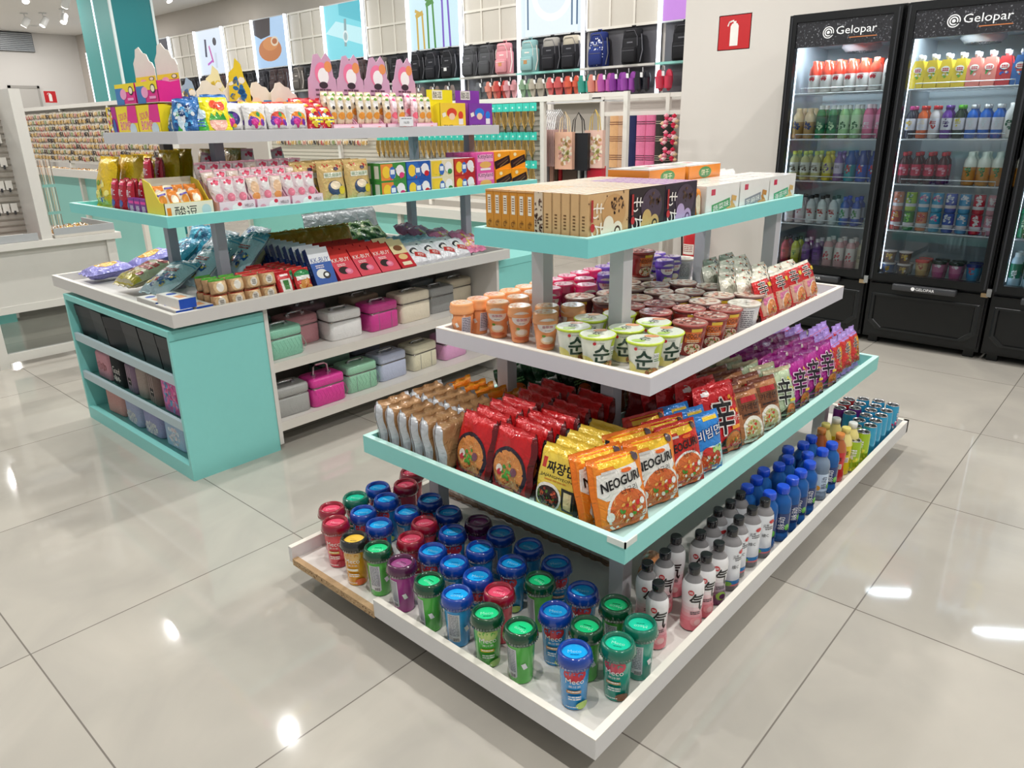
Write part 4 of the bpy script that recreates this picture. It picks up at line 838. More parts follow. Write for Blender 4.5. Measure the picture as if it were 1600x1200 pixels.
def cracker(c1, c2, word):
    def d(a, w, h):
        a.rect(0, 0, w, h, 'ECE9E4'); a.rect(-w * .3, h * .32, w * .12, h * .16, 'C9284A'); a.rect(-w * .05, -h * .08, w * .55, h * .26, c1, .12); a.text(word, -w * .05, -h * .08, h * .17, 'F4F2EC', rot=.12, w=w * .48)
        for q, (x, y) in enumerate(((.3, -.1), (.38, -.22), (.26, -.3), (.34, .08), (.2, -.2))): a.rect(w * x, h * y, w * .07, h * .3, c2, .5 + q * .3)
        a.disc(w * .18, -h * .3, w * .08, h * .1, 'D8602A', 10)
    return d
CRK = {k: Kind(carton('cracker_pack', .245, .06, .125, 'EAE7E2', cracker(*v), lambda a, t, h: (a.rect(0, 0, t * .9, h * .9, 'E8883A' if k0 == 'a' else 'D8D4CE'),), None, GLOSSP)) for k0, (k, v) in zip('abc', {'green': ('3A9A5A', 'D8A85A', '蔬菜味'), 'grey': ('8A8E96', 'C98A3A', '芝麻味'), 'jade': ('4AA878', 'D8B06A', '海苔味')}.items())}
for c, (x, k) in enumerate(((2.445, 'green'), (2.70, 'grey'), (2.955, 'jade'))):
    for i in range(3):
        CRK[k].put((x, 1.2355 + i * .068, 1.166), (0, 0, 0), f'white cracker pack with {k} name panel, {nth(i)} from the front', 'cracker pack', f'white cracker packs with {k} panel')
side_p = Kind(pack('cracker_pack', .05, .125, .04, 'E08A2E', lambda a, w, h: a.disc(0, h * .5, w * .3, h * .3, 'F0E0C0'), seed=30, box=True)); side_r = Kind(pack('cracker_pack', .05, .13, .04, 'C9252C', lambda a, w, h: a.rect(0, h * .5, w * .5, h * .5, '5A9A4A'), seed=31, box=True))
side_p.put((2.29, 1.235, 1.167), (-.05, 0, 0), 'small orange cracker pack beside the violet mochi carton', 'cracker pack'); 
BG = Kind(carton('biscuit_carton', .26, .17, .058, 'ECE9E4', lambda a, w, h: (a.rect(0, 0, w, h * .9, 'E88A2A'), a.disc(0, 0, w * .2, h * .36, '4A8A4A'), a.text('饼干', 0, 0, h * .4, 'F4E8C0', w=w * .24)), lambda a, t, h: a.rect(0, 0, t, h * .9, 'E88A2A'), lambda a, w, t: (a.rect(0, 0, w * .98, t * .96, 'F0EDE8'), a.disc(-w * .2, 0, w * .12, t * .2, '8AB48A'), a.rect(w * .2, t * .1, w * .2, t * .2, 'C9284A')), GLOSSP))
for c, x in enumerate((2.42, 2.70)):
    for i, z in enumerate((1.166, 1.2245, 1.283)): BG.put((x, 1.50, z), (0, 0, .02 * (i - 1)), f'orange and white biscuit carton, {("bottom", "middle", "top")[i]} of the {("left", "right")[c]} stack', 'carton', 'orange and white biscuit cartons')
SOFT = Kind(pack('cracker_pack', .22, .14, .05, 'EDEAE4', lambda a, w, h: (a.rect(0, h * .5, w * .5, h * .3, 'C9CDD0'), a.disc(w * .3, h * .4, w * .1, h * .14, 'E0A060')), seed=33, wr=2))
for i in range(4): SOFT.put((2.96, 1.44 + i * .035, 1.168), (-.25, 0, rng.uniform(-.05, .05)), f'soft white cracker bag behind the cracker packs, {nth(i)} from the front', 'cracker pack', 'soft white cracker bags')

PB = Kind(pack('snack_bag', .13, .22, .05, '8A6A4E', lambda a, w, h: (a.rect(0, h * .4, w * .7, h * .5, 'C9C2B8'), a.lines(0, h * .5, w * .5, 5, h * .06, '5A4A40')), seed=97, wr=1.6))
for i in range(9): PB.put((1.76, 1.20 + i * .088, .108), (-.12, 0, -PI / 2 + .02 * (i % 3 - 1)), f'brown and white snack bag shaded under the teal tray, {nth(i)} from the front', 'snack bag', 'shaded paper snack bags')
# ------------------------------------------------------------------ goods on the left stand
def putk(K, loc, rot=(0, 0, 0), label='', cat='', group=None, scale=None): return K.put(loc, rot, label, cat, group, scale)
FX = -PI / 2  # fronts to -x
# cosmetic cases
def case(w, d, h, col, lid=None, up=False, bands=0, quilt=False):
    def f():
        o = root('vanity_case'); c = hx(col); l = hx(lid or col); m = mat('patent_leather', .28, coat=.5, bump=.35 if True else 0, bscale=90, noise=.06)
        b = MB(); b.rbox(-w / 2, -d / 2, 0, w / 2, d / 2, h * .66, .022, c)
        if bands: 
            for x in (-w * .22, w * .22): b.box(x - .001, -d / 2 - .0012, .004, x + .001, -d / 2, h * .63, '7A7A7A')
        if quilt:
            for k in range(9): q = -w * .45 + k * w * .1125; b.tube([(q, -d / 2 - .0005, .01), (q + .02, -d / 2 - .0005, h * .3), (q, -d / 2 - .0005, h * .6)], .0012, col, seg=4)
        b.build('case_body', m, o)
        b = MB(); b.rbox(-w / 2, -d / 2, h * .68, w / 2, d / 2, h, .022, l); q = b.build('lid', m, o)
        b = MB(); b.rbox(-w / 2 + .001, -d / 2 + .001, h * .655, w / 2 - .001, d / 2 - .001, h * .685, .021, '8F8B88'); b.box(-w * .48, -d / 2 - .006, h * .655, -w * .44, -d / 2, h * .69, 'D5D0C4'); b.build('zip', METAL, o)
        b = MB(); z = h + .002; hh = .05 if up else .012
        b.tube([(-.045, 0, z), (-.042, -.004 if not up else 0, z + hh * .8), (-.025, -.012 if not up else 0, z + hh), (.025, -.012 if not up else 0, z + hh), (.042, -.004 if not up else 0, z + hh * .8), (.045, 0, z)], .006, 'CFCFD2' if not up else 'E8C8D0', seg=8); b.box(-.056, -.01, h - .001, -.036, .01, h + .006, 'B9BABC'); b.box(.036, -.01, h - .001, .056, .01, h + .006, 'B9BABC')
        b.build('handle', METAL, q); return o
    return Kind(f)
CS = [(.44, [(1.822, 3.20, '8FCDB2', 'mint green', 0), (2.0, 3.33, 'CF8E96', 'dusty pink', 0), (2.17, 3.5, 'A07C88', 'mauve', 0), (2.215, 3.245, 'F0EEEC', 'white', 0), (2.50, 3.45, 'BBA38E', 'dark cream', 0), (2.455, 3.23, 'D83E96', 'magenta pink', 1), (2.69, 3.235, 'EFE3CC', 'ivory', 0), (2.93, 3.27, '9A9A98', 'grey', 0), (2.99, 3.51, '6E7478', 'dark grey', 0), (3.172, 3.36, 'E4D6BC', 'cream', 0), (1.815, 3.46, '7FA89A', 'grey-green', 0)]),
      (.137, [(1.82, 3.2, 'A9A9A6', 'grey', 0), (2.03, 3.19, 'E23C9C', 'hot pink', 2), (2.27, 3.22, '9AD0B0', 'mint green', 1), (2.5, 3.24, 'BFC6DE', 'pale lilac-blue', 0), (2.74, 3.24, 'E3DCC0', 'pale rainbow', 1), (3.0, 3.25, 'E7A6D2', 'light pink', 0), (2.27, 3.46, '86B5A0', 'dull green', 0), (2.52, 3.5, '8E94A8', 'slate', 0)])]
rng = random.Random(2)
for zi, (z, L) in enumerate(CS):
    for x, y, c, n, o_ in L:
        big = n in ('ivory',); s = .2 if not big else .225
        K = case(s - .01 if zi == 0 and x < 1.9 else s, .145, .15 if not big else .165, c, up=(o_ == 2), bands=(o_ == 1), quilt=n in ('mint green', 'hot pink'))
        K.put((x, y, z + .001), (0, 0, rng.uniform(-.06, .06)), f'{n} vanity case on the {"upper" if zi == 0 else "lower"} shelf of the left stand', 'vanity case', 'vanity cases under the left stand')
# gift boxes and toiletry bags in the end cabinet
def giftbox():
    o = root('black_box'); b = MB(); b.box(-.08, -.08, 0, .08, .08, .12, '2A2B2D'); b.build('box_base', mat('black_card', .5), o)
    b = MB(); b.box(-.0815, -.0815, .085, .0815, .0815, .13, '343538'); b.disc = None; b.lathe([(.006, .0, hx('8A8A8E')), (.006, .003, hx('8A8A8E'))], 10, c=(.05, 0, .13)); b.build('lid', mat('black_card', .5), o); return o
GB = Kind(giftbox)
for i, (y, t) in enumerate(((4.19, .1), (4.0, -.05), (3.8, .25), (3.6, 0), (3.41, 0), (3.22, .04))):
    GB.put((1.385, y, .4805), (0, R(-5), t), f'black lidded gift box on the top shelf of the teal cabinet, {nth(i)} from the left', 'gift box', 'black gift boxes', (1.1, 1.08, 1.32))
def pouch(w, d, h, col, deco=None, soft=.5):
    def f():
        o = root('toiletry_bag'); b = MB(); b.rbox(-w / 2, -d / 2, 0, w / 2, d / 2, h, .03, col)
        a = Art(b, flat(0, -d / 2, h / 2, (1, 0, 0), (0, 0, 1), (0, -1, 0)), u0=-w / 2 + .028, u1=w / 2 - .028, v0=-h / 2 + .01, v1=h / 2 - .01)
        if deco: deco(a, w, h)
        b.build('bag_body', FABRIC, o); b = MB(); b.tube([(-w * .4, 0, h + .001), (w * .4, 0, h + .001)], .0035, 'BFB9B4'); b.box(w * .34, -.006, h, w * .38, .006, h + .012, 'C9C4BE'); b.build('zip', METAL, o); return o
    return Kind(f)
g_ = random.Random(9)
def d_script(a, w, h):
    for k in range(5): a.disc(-w * .26 + k * w * .13, -h * .02, w * .05, h * (.16 if k % 2 else .1), 'A8605A', 12); a.disc(-w * .26 + k * w * .13, -h * .02, w * .035, h * (.13 if k % 2 else .07), 'D89AA4', 12)
def d_pearl(a, w, h): a.text('Good', .0, h * .0, h * .22, 'E8E2DA', w=w * .55); a.blobs(0, -h * .25, w * .26, h * .08, 34, ['E8E2DA', 'D8D2CA'], .006, random.Random(3))
def d_label(a, w, h):
    for k in range(5): a.rect(-w * .4 + k * w * .2, 0, w * .03, h, 'C9B4B0', layer=1)
    a.rect(0, -h * .1, w * .3, h * .24, '1E1A1A'); a.rect(0, -h * .1, w * .2, h * .03, 'D8D0C8')
def d_fluff(a, w, h): a.blobs(0, 0, w * .36, h * .42, 120, ['E86AA8', 'F09AC0', '7AB4D8', 'F07AB0', 'A88AC8'], .012, random.Random(4))
def d_beads(a, w, h): a.blobs(0, -h * .2, w * .36, h * .24, 90, ['E8E4DC', 'D8D4D8', 'C9C6CE'], .007, random.Random(5))
def d_wave(a, w, h): a.blobs(0, -.01, w * .3, h * .3, 40, ['B9CCDC', 'E8D4D8', 'DCE4EC'], .012, random.Random(6))
BAGS = [(.252, [(4.12, .19, .13, 'D89AA4', d_script, 'pink toiletry bag with cursive writing'), (3.93, .17, .15, '18181A', d_pearl, 'black toiletry bag with white bead lettering'), (3.765, .13, .135, '8E7488', d_label, 'dull purple toiletry bag with small black label'), (3.64, .11, .14, 'A8968C', None, 'beige striped toiletry bag'), (3.505, .14, .14, '857068', d_label, 'brown plaid toiletry bag with black label'), (3.31, .2, .15, 'E07AB0', d_fluff, 'fluffy pink and blue toiletry bag')]),
        (.064, [(4.06, .2, .13, 'C9958E', None, 'rose pink toiletry bag with small tag'), (3.83, .2, .12, 'A9AECB', d_beads, 'lilac-grey beaded toiletry bag, left of two'), (3.6, .19, .12, '9C9CC0', d_beads, 'lilac-grey beaded toiletry bag, right of two'), (3.35, .21, .13, 'A9BFD8', d_wave, 'pale blue embroidered toiletry bag')])]
for zi, (z, L) in enumerate(BAGS):
    for y, w, h, c, dc, l in L:
        pouch(w, .14, h * 1.14, c, dc).put((1.37, y, z + .001), (0, 0, FX + g_.uniform(-.08, .08)), l + (' on the middle shelf' if zi == 0 else ' on the bottom shelf'), 'toiletry bag', 'toiletry bags in the teal cabinet')
# ---------------- white tray of the left stand
Z0 = .7415
def flatbag(w, h, t, col, design=None, **k): return Kind(pack('snack_bag', w, h, t, col, design, **k))
def lay(K, x, y, z, rz, label, tilt=1.35, cat='snack bag', group=None, scale=None):
    """lying or leaning bag: tilt back from upright"""
    return K.put((x, y, z), (-tilt, 0, rz), label, cat, group, scale)
corn = flatbag(.17, .24, .07, '8F8CD0', lambda a, w, h: (a.disc(0, h * .5, w * .33, h * .26, 'E2A83A'), a.blobs(0, h * .5, w * .3, h * .24, 50, ['F0C040', 'C98A2A', 'E8B83A'], .009, random.Random(2))), seed=41, wr=2)
lay(corn, 1.36, 4.29, Z0 + .04, FX, 'lilac snack bag with yellow corn picture at the far left corner', 1.5); lay(corn, 1.6, 4.28, Z0 + .045, FX, 'lilac snack bag with yellow corn picture, behind the corner one', 1.3)
cream = flatbag(.2, .27, .07, 'F4E6BE', lambda a, w, h: (a.lines(0, h * .66, w * .74, 2, h * .13, 'D01C28', h * .1), a.rect(0, h * .14, w, h * .2, 'E8D24A'), a.blobs(0, h * .34, w * .3, h * .1, 12, ['D01C28', 'E8C040', 'D01C28'], .02, random.Random(3)), a.disc(w * .2, h * .84, w * .16, w * .12, 'D01C28')), seed=42, wr=2.2, top='E3CE62')
lay(cream, 1.37, 3.83, Z0 + .042, FX + .1, 'cream snack bag with red lettering and yellow end', 1.28)
yel2 = flatbag(.16, .2, .05, 'DDD3A0', lambda a, w, h: a.disc(0, h * .4, w * .3, h * .2, '8A2A20'), seed=43, wr=2)
lay(yel2, 1.6, 3.9, Z0 + .03, FX - .2, 'pale yellow bag with dark red picture behind the cream bag', 1.3)
tealb = flatbag(.2, .22, .07, '2E8CA8', lambda a, w, h: a.blobs(0, h * .5, w * .36, h * .36, 18, ['1E6A88', '4AB0C8', '1A4A68'], .02, random.Random(5)), seed=44, wr=2.5)
for i, (x, y, t) in enumerate(((1.78, 4.22, .9), (1.98, 4.30, .5), (1.95, 4.1, 1.1))): lay(tealb, x, y, Z0 + .03, FX + .3 * i, f'teal-blue snack bag on the far side of the white tray, {nth(i)} from the left', t, group='teal-blue snack bags')
sky = flatbag(.2, .27, .06, 'D2ECF4', lambda a, w, h: (a.rect(0, h * .88, w, h * .1, '6FBBD8'), a.rect(0, h * .78, w, h * .03, '6FBBD8'), a.blobs(0, h * .3, w * .36, h * .2, 26, ['2A62A8', 'E8ECF0', 'C8302C', 'F0D060', '2A62A8'], .02, random.Random(7)), a.lines(0, h * .6, w * .5, 2, h * .05, 'B8302C', h * .03)), seed=45, wr=1.8, top='8CCBE2')
for i, (x, y, t, r) in enumerate(((1.40, 3.56, 1.15, FX + .25), (1.57, 3.56, .95, FX + .1), (1.72, 3.64, .85, FX + .1), (1.78, 3.5, .8, FX))): lay(sky, x, y, Z0 + .032 + .012 * i, r, f'light blue zip snack bag leaning on the white tray, {nth(i)} from the left', t, group='light blue snack bags')
cr2 = flatbag(.16, .23, .05, 'D8D3A4', None, seed=46, wr=2); lay(cr2, 1.9, 3.62, Z0 + .02, FX, 'pale yellow-green snack bag behind the light blue bags', .7)
bc = Kind(carton('biscuit_carton', .2, .075, .042, 'DAD6D0', lambda a, w, h: (a.rect(0, 0, w * .9, h * .8, 'E9E6E0'), a.lines(0, h * .3, w * .5, 4, h * .2, '5A6A9A')), lambda a, t, h: a.rect(0, 0, t, h, '2350B4'), lambda a, w, t: (a.rect(0, 0, w * .96, t * .9, 'EDE9E2'), a.rect(-w * .2, 0, w * .3, t * .5, 'E0A070'), a.disc(w * .2, 0, w * .1, t * .3, '2350B4')), PRINT))
for i, (x, y, z, r) in enumerate(((1.33, 3.17, 0, PI / 2), (1.42, 3.17, 0, PI / 2), (1.35, 3.18, .0425, PI / 2 + .03), (1.345, 3.40, 0, PI / 2))): bc.put((x, y, Z0 + z), (0, 0, r), 'small blue and white biscuit carton at the near corner of the white tray, ' + ('lower left', 'lower right', 'upper one', 'rear one')[i], 'carton', 'blue and white biscuit cartons')
bis = flatbag(.075, .072, .05, 'C9A074', lambda a, w, h: (a.disc(0, h * .5, w * .4, h * .4, 'E0BE90'), a.disc(0, h * .5, w * .22, h * .28, 'ECE6DA'), a.lines(0, h * .58, w * .24, 3, h * .1, '4A4440')), seed=47, box=True, wr=1.2, crimp=.09, top='C9302C')
bisg = flatbag(.075, .072, .05, 'C9A074', lambda a, w, h: (a.disc(0, h * .5, w * .4, h * .4, 'E0BE90'), a.disc(0, h * .5, w * .22, h * .28, 'ECE6DA')), seed=48, box=True, wr=1.4, crimp=.09, top='5AA83A')
for i in range(4):
    for j in range(2):
        for k in range(3):
            if k == 2 and i in (1, 2): continue
            K = bisg if (i < 2 and j == 1) else bis
            K.put((1.505 + i * .08, 3.10 + k * .062, Z0 + .003 + j * .066), (-.1, 0, .03 * ((i * 7 + k * 3) % 5 - 2)), f'{"green" if K is bisg else "red"}-topped round biscuit packet, {nth(i)} from left, {"upper" if j else "lower"} layer, {("front", "second", "third")[k]} row', 'biscuit packet', 'round biscuit packets')
seaw = flatbag(.085, .125, .03, 'C8232A', lambda a, w, h: (a.rect(0, h * .4, w * .62, h * .5, 'E9E6DC'), a.rect(0, h * .42, w * .34, h * .36, '3A7A34'), a.rect(0, h * .8, w * .5, h * .08, 'F0D8D4')), seed=49)
nuts = flatbag(.09, .125, .03, 'C9302C', lambda a, w, h: (a.disc(0, h * .76, w * .5, h * .16, '2E8A4A'), a.rect(0, h * .6, w * .8, h * .16, 'EDEAE2'), a.blobs(0, h * .28, w * .36, h * .2, 14, ['E0A050', 'D08A3A', 'E8C080'], .014, random.Random(2))), seed=50)
for k in range(6):
    seaw.put((1.845, 3.10 + k * .05, Z0 + .003), (-.35, 0, 0), f'small red seaweed snack packet, {nth(k)} from the front', 'snack packet', 'small red snack packets')
    nuts.put((1.94, 3.09 + k * .05, Z0 + .003), (-.35, 0, .03), f'red and green nut snack packet, {nth(k)} from the front', 'snack packet', 'red and green snack packets')
def kk(c1, c2, face):
    def d(a, w, h):
        a.rect(0, h * .26, w, h * .48, c1 if face == 'r' else 'E6E6EA'); a.rect(0, -h * .2, w, h * .6, c2); a.text('KK-BUY', 0, h * .17, h * .13, 'F2EDE8' if face == 'r' else '24468E', w=w * .86); a.lines(-w * .1, h * .02, w * .4, 2, h * .05, 'F4E4E0')
        a.disc(-w * .1, -h * .2, w * .26, h * .13, '2A1614' if face == 'r' else 'E8E6E2', 14); a.disc(w * .1, -h * .25, w * .18, h * .1, 'E87A9A' if face == 'r' else '2A2420', 14); a.disc(w * .1, -h * .24, w * .1, h * .05, 'F0A0B4' if face == 'r' else 'F4F4F0', 10)
    return d
kb = Kind(carton('biscuit_carton', .12, .035, .19, '1E3C7E', kk('E6E6EA', '2456A8', 'b'), lambda a, t, h: a.text('KK-BUY', 0, 0, t * .4, '8FA8D8', rot=PI / 2), None, PRINT))
kr = Kind(carton('biscuit_carton', .125, .035, .175, 'C41E3A', kk('D8342E', 'E0485A', 'r'), None, None, PRINT))
for k in range(9): kb.put((2.065, 3.105 + k * .06, Z0 + .018), (-.42, 0, .0), f'dark blue biscuit carton in the leaning row, {nth(k)} from the front', 'carton', 'dark blue biscuit cartons')
for i in range(3):
    for k in range(6): kr.put((2.195 + i * .132, 3.085 + k * .062, Z0 + .024), (-.75, 0, .0), f'red biscuit carton in the {("left", "middle", "right")[i]} leaning row, {nth(k)} from the front', 'carton', 'red biscuit cartons')
kc = Kind(carton('biscuit_carton', .1, .035, .19, 'C8202C', lambda a, w, h: (a.rect(0, h * .25, w, h * .5, 'E6D2A0'), a.disc(0, h * .2, w * .3, h * .1, '7A4A2A'), a.disc(0, -h * .12, w * .3, h * .1, 'E8C080'), a.rect(0, -h * .36, w * .6, h * .12, 'F0E0C0')), None, None, PRINT))
for k in range(3): kc.put((2.585, 3.085 + k * .062, Z0 + .024), (-.8, 0, .0), f'cream and red chocolate carton beside the white bags, {nth(k)} from the front', 'carton', 'cream and red cartons')
wb = flatbag(.13, .15, .05, 'E9E8EC', lambda a, w, h: (a.disc(-w * .15, h * .62, w * .2, h * .14, '1A1A1E', 12), a.disc(-w * .12, h * .58, w * .15, h * .1, 'F0E8E0', 12), a.rect(w * .1, h * .4, w * .6, h * .2, 'C8342E', -.3), a.text('旺仔', w * .1, h * .4, h * .13, 'F4F0EA', rot=-.3)), seed=51, wr=2)
wb2 = flatbag(.13, .15, .04, 'B5C9DC', None, seed=52, wr=2)
for i in range(4):
    for k in range(5):
        K = wb if k < 2 else wb2
        K.put((2.70 + i * .11, 3.10 + k * .09, Z0 + .02), (-.8, 0, rng.uniform(-.1, .1)), f'{"white snack bag with red lettering" if k < 2 else "pale blue snack bag behind the white bags"}, {nth(i)} from the left, {("front", "second", "third", "fourth", "back")[k]} row', 'snack bag', 'white snack bags' if k < 2 else 'pale blue snack bags')
pk = flatbag(.17, .21, .06, 'E58AAE', lambda a, w, h: a.blobs(0, h * .4, w * .4, h * .32, 50, ['F4A8B4', 'E86A7A', 'F0D060', 'F6C8D4'], .013, random.Random(3)), seed=53, wr=2, top='D86AA8')
for i, (x, y) in enumerate(((3.17, 3.13), (3.12, 3.27), (3.10, 3.42), (3.12, 3.56))): lay(pk, x, y, Z0 + .035 + .006 * i, .08 * i, f'pink candy bag at the right end of the white tray, {nth(i)} from the front', 1.0, group='pink candy bags')
gy = flatbag(.22, .2, .08, '9AA9B0', lambda a, w, h: a.blobs(0, h * .6, w * .4, h * .3, 16, ['2A5A8A', 'D8DCE0', '6A8AA8'], .014, random.Random(4)), seed=54, wr=2.4)
gb = flatbag(.18, .2, .05, 'C78A1E', None, seed=55, wr=2); gn = flatbag(.17, .17, .04, '4A6A3A', lambda a, w, h: a.blobs(0, h * .5, w * .4, h * .4, 20, ['2E4A24', '7A9A5A', 'C9C8A0'], .02, random.Random(4)), seed=56, wr=2.2); dk = flatbag(.2, .22, .06, '8A8F92', None, seed=57, wr=2.2)
for i in range(4): lay(gy, 1.95 + .2 * (i % 2), 3.8 + .13 * (i // 2) + .14, Z0 + .03 + .05 * (i // 2), FX, f'grey-blue snack bag at the back of the white tray, {nth(i)} of four', .9, group='grey-blue snack bags')
for i in range(5): lay(gb, 2.16 + .12 * i, 3.72, Z0 + .02, .1, f'amber snack bag behind the cartons, {nth(i)} from the left', .35, group='amber snack bags')
for i in range(6):
    for k in range(2): lay(gn, 2.5 + .11 * i, 3.86 + .1 * k, Z0 + .02 + .03 * k, .1 * (i % 3), f'green snack bag behind the amber bags, {nth(i)} from the left, {("front", "back")[k]} row', .8, group='green snack bags')
for i in range(4): lay(dk, 2.80 + .13 * i, 4.2, Z0 + .02, 0, f'grey foil bag at the far side of the white tray, {nth(i)} from the left', .3, group='grey foil bags')
# ---------------- teal tray of the left stand
Z2 = 1.150
def dispbox(w, d, hf, hb, col, inner=None, front=None, header=0, hcol=None, hshape=None, hart=None, sidecol=None):
    """open cardboard display tray with sloping sides, an optional header card behind"""
    def f():
        o = root('display_box'); b = MB(); t = .003; c = hx(col); s = hx(sidecol or col)
        b.box(-w / 2, -d / 2, 0, w / 2, d / 2, t, inner or col); b.box(-w / 2, -d / 2, t, w / 2, -d / 2 + t, hf, col); b.box(-w / 2, d / 2 - t, t, w / 2, d / 2, hb, inner or col)
        for sx in (-1, 1): b.prism([(-d / 2, t), (d / 2, t), (d / 2, hb), (d * .1, hb * .9), (-d * .3, hf), (-d / 2, hf)], sx * w / 2 - (t if sx > 0 else 0), sx * w / 2 + (0 if sx > 0 else t), s, axis='x')
        if front: a = Art(b, flat(0, -d / 2, hf / 2, (1, 0, 0), (0, 0, 1), (0, -1, 0)), u0=-w / 2, u1=w / 2, v0=-hf / 2, v1=hf / 2); front(a, w, hf)
        b.build('box_body', PRINT, o)
        if header:
            b = MB(); P = hshape(w, header) if hshape else [(-w / 2, 0), (w / 2, 0), (w / 2, header), (-w / 2, header)]
            b.prism([(x, z + hb * .6) for x, z in P], d / 2, d / 2 + .003, hcol or col, axis='y')
            if hart: a = Art(b, flat(0, d / 2, hb * .6 + header / 2, (1, 0, 0), (0, 0, 1), (0, -1, 0))); hart(a, w, header)
            b.build('header_card', PRINT, o)
        return o
    return f
yb = Kind(dispbox(.205, .17, .075, .165, 'E8D23A', inner='D9D2C0', front=lambda a, w, h: (a.rect(0, 0, w * .98, h * .96, 'EDE6D2'), a.text('酸逗', -w * .08, -h * .05, h * .7, '16120E', w=w * .46), a.disc(w * .34, 0, w * .1, h * .3, 'BFD8DC'), a.rect(-w * .42, 0, w * .08, h * .5, 'E88A2A'))))
yb.put((1.405, 3.115, Z2 + .001), (0, 0, 0), 'yellow display box with black lettering at the near corner of the teal tray', 'display box')
cand = Kind(pack('candy_packet', .05, .075, .022, 'E8DCC0', lambda a, w, h: (a.disc(0, h * .5, w * .3, h * .26, 'E89A3C'), a.rect(0, h * .8, w * .7, h * .1, '5A4AA0')), seed=60, wr=1.5)); cand2 = Kind(pack('candy_packet', .05, .075, .022, 'E48A3A', lambda a, w, h: a.disc(0, h * .5, w * .3, h * .26, 'F4E8D0'), seed=61, wr=1.5))
for i in range(4):
    for k in range(2): (cand, cand2)[(i + k) % 2 if i < 3 else 1].put((1.335 + i * .046, 3.085 + k * .055, Z2 + .045 + .02 * k), (-.3, .2 * ((i * 3 + k) % 3 - 1), .2 * (i % 3 - 1)), f'wrapped candy packet in the yellow display box, {nth(i)} from the left, {("front", "back")[k]} row', 'candy packet', 'candy packets in the yellow box')
pb = Kind(dispbox(.165, .17, .06, .15, 'F0D9E2', inner='D86A96', sidecol='E9B4C8', front=lambda a, w, h: (a.disc(-w * .02, 0, w * .14, h * .34, 'F8F4F4'), a.disc(w * .06, h * .26, w * .06, h * .14, 'D8304A'), a.text('HELLO', w * .32, h * .14, h * .2, '5A3A44', w=w * .24), a.text('KITTY', w * .32, -h * .18, h * .2, '5A3A44', w=w * .24), a.disc(-w * .34, -h * .1, w * .09, h * .22, 'E8A0B4'))))
lol = Kind(pack('candy_packet', .058, .135, .03, 'F4E3E6', lambda a, w, h: (a.disc(0, h * .66, w * .34, h * .16, 'F8F4F2'), a.blobs(0, h * .84, w * .3, h * .05, 8, ['E04A6A'], .008, random.Random(1)), a.disc(0, h * .36, w * .3, h * .13, 'EE8AA0'), a.rect(0, h * .14, w * .8, h * .12, 'D8407A')), seed=62, wr=1.3, top='F2B8C4'))
lol2 = Kind(pack('candy_packet', .058, .135, .03, 'F4E3D6', lambda a, w, h: (a.disc(0, h * .6, w * .34, h * .2, 'F0C8A0'), a.disc(0, h * .32, w * .34, h * .12, 'F0A860'), a.rect(0, h * .12, w * .8, h * .1, 'D8407A')), seed=63, wr=1.3, top='F0B0C0'))
for bI, x in enumerate((1.615, 1.79, 1.965)):
    pb.put((x, 3.115, Z2 + .001), (0, 0, 0), f'pink and white candy display box on the teal tray, {("left", "middle", "right")[bI]} of three', 'display box', 'pink and white display boxes')
    for i in range(3):
        for k in range(3): (lol, lol2)[(i * 2 + k + bI) % 4 == 1].put((x - .052 + i * .051, 3.085 + k * .048, Z2 + .025 + k * .03), (-.12, .06 * (i - 1), 0), f'pink bagged candy in the {("left", "middle", "right")[bI]} pink box, {nth(i)} from the left, {("front", "middle", "back")[k]} row', 'candy packet', 'pink candy packets')
for i, (x, y, z) in enumerate(((1.62, 3.28, Z2 + .1), (1.85, 3.30, Z2 + .11), (2.03, 3.3, Z2 + .11))): lol.put((x, y, z), (-.1, .2 * (1 - i), .1), f'taller pink bagged candy standing behind the pink boxes, {nth(i)} from the left', 'candy packet', 'taller pink candy packets', 1.15)
gold = Kind(pack('snack_bag', .15, .2, .05, 'D9B878', lambda a, w, h: (a.blobs(0, h * .88, w * .4, h * .06, 10, ['3A8A4A', 'C8342E'], .005, random.Random(2)), a.rect(0, h * .66, w * .7, h * .12, 'EDEAD8'), a.text('萌之站饼干', 0, h * .66, h * .085, '2A7A3A', w=w * .64), a.disc(0, h * .36, w * .28, h * .17, '3A4A6A'), a.disc(w * .02, h * .42, w * .2, h * .1, 'EDD8BC'), a.disc(w * .26, h * .3, w * .12, h * .1, 'E8C83A'), a.disc(-w * .06, h * .14, w * .16, h * .07, 'E4C8A4'), a.disc(w * .12, h * .8, w * .08, h * .04, '3A2A4A')), seed=64, wr=1.2))
for i, x in enumerate((2.135, 2.29)):
    for k in range(3): gold.put((x, 3.07 + k * .065, Z2 + .003), (-.1, 0, .03), f'gold biscuit bag with green name panel, {("left", "right")[i]} file, {nth(k)} from the front', 'snack bag', 'gold biscuit bags')
gold.put((2.03, 3.13, Z2 + .003), (-.1, 0, .0), 'gold biscuit bag half hidden behind the right pink box', 'snack bag', 'gold biscuit bags')
def seed_(c1, c2):
    def d(a, w, h): a.rect(-w * .25, 0, w * .46, h * .9, c1); a.blobs(0, -h * .1, w * .44, h * .34, 24, [c1, c2, 'F0E8D8', 'E8C83A'], .007, random.Random(4)); a.disc(-w * .28, 0, w * .15, h * .34, 'F0C83A'); a.disc(-w * .04, -h * .05, w * .12, h * .34, '3A6AB8'); a.rect(-w * .04, 0, w * .16, h * .26, 'E8ECF0'); a.disc(w * .26, h * .05, w * .16, h * .32, 'EDE8EA'); a.disc(w * .32, -h * .2, w * .1, h * .16, c2)
    return d
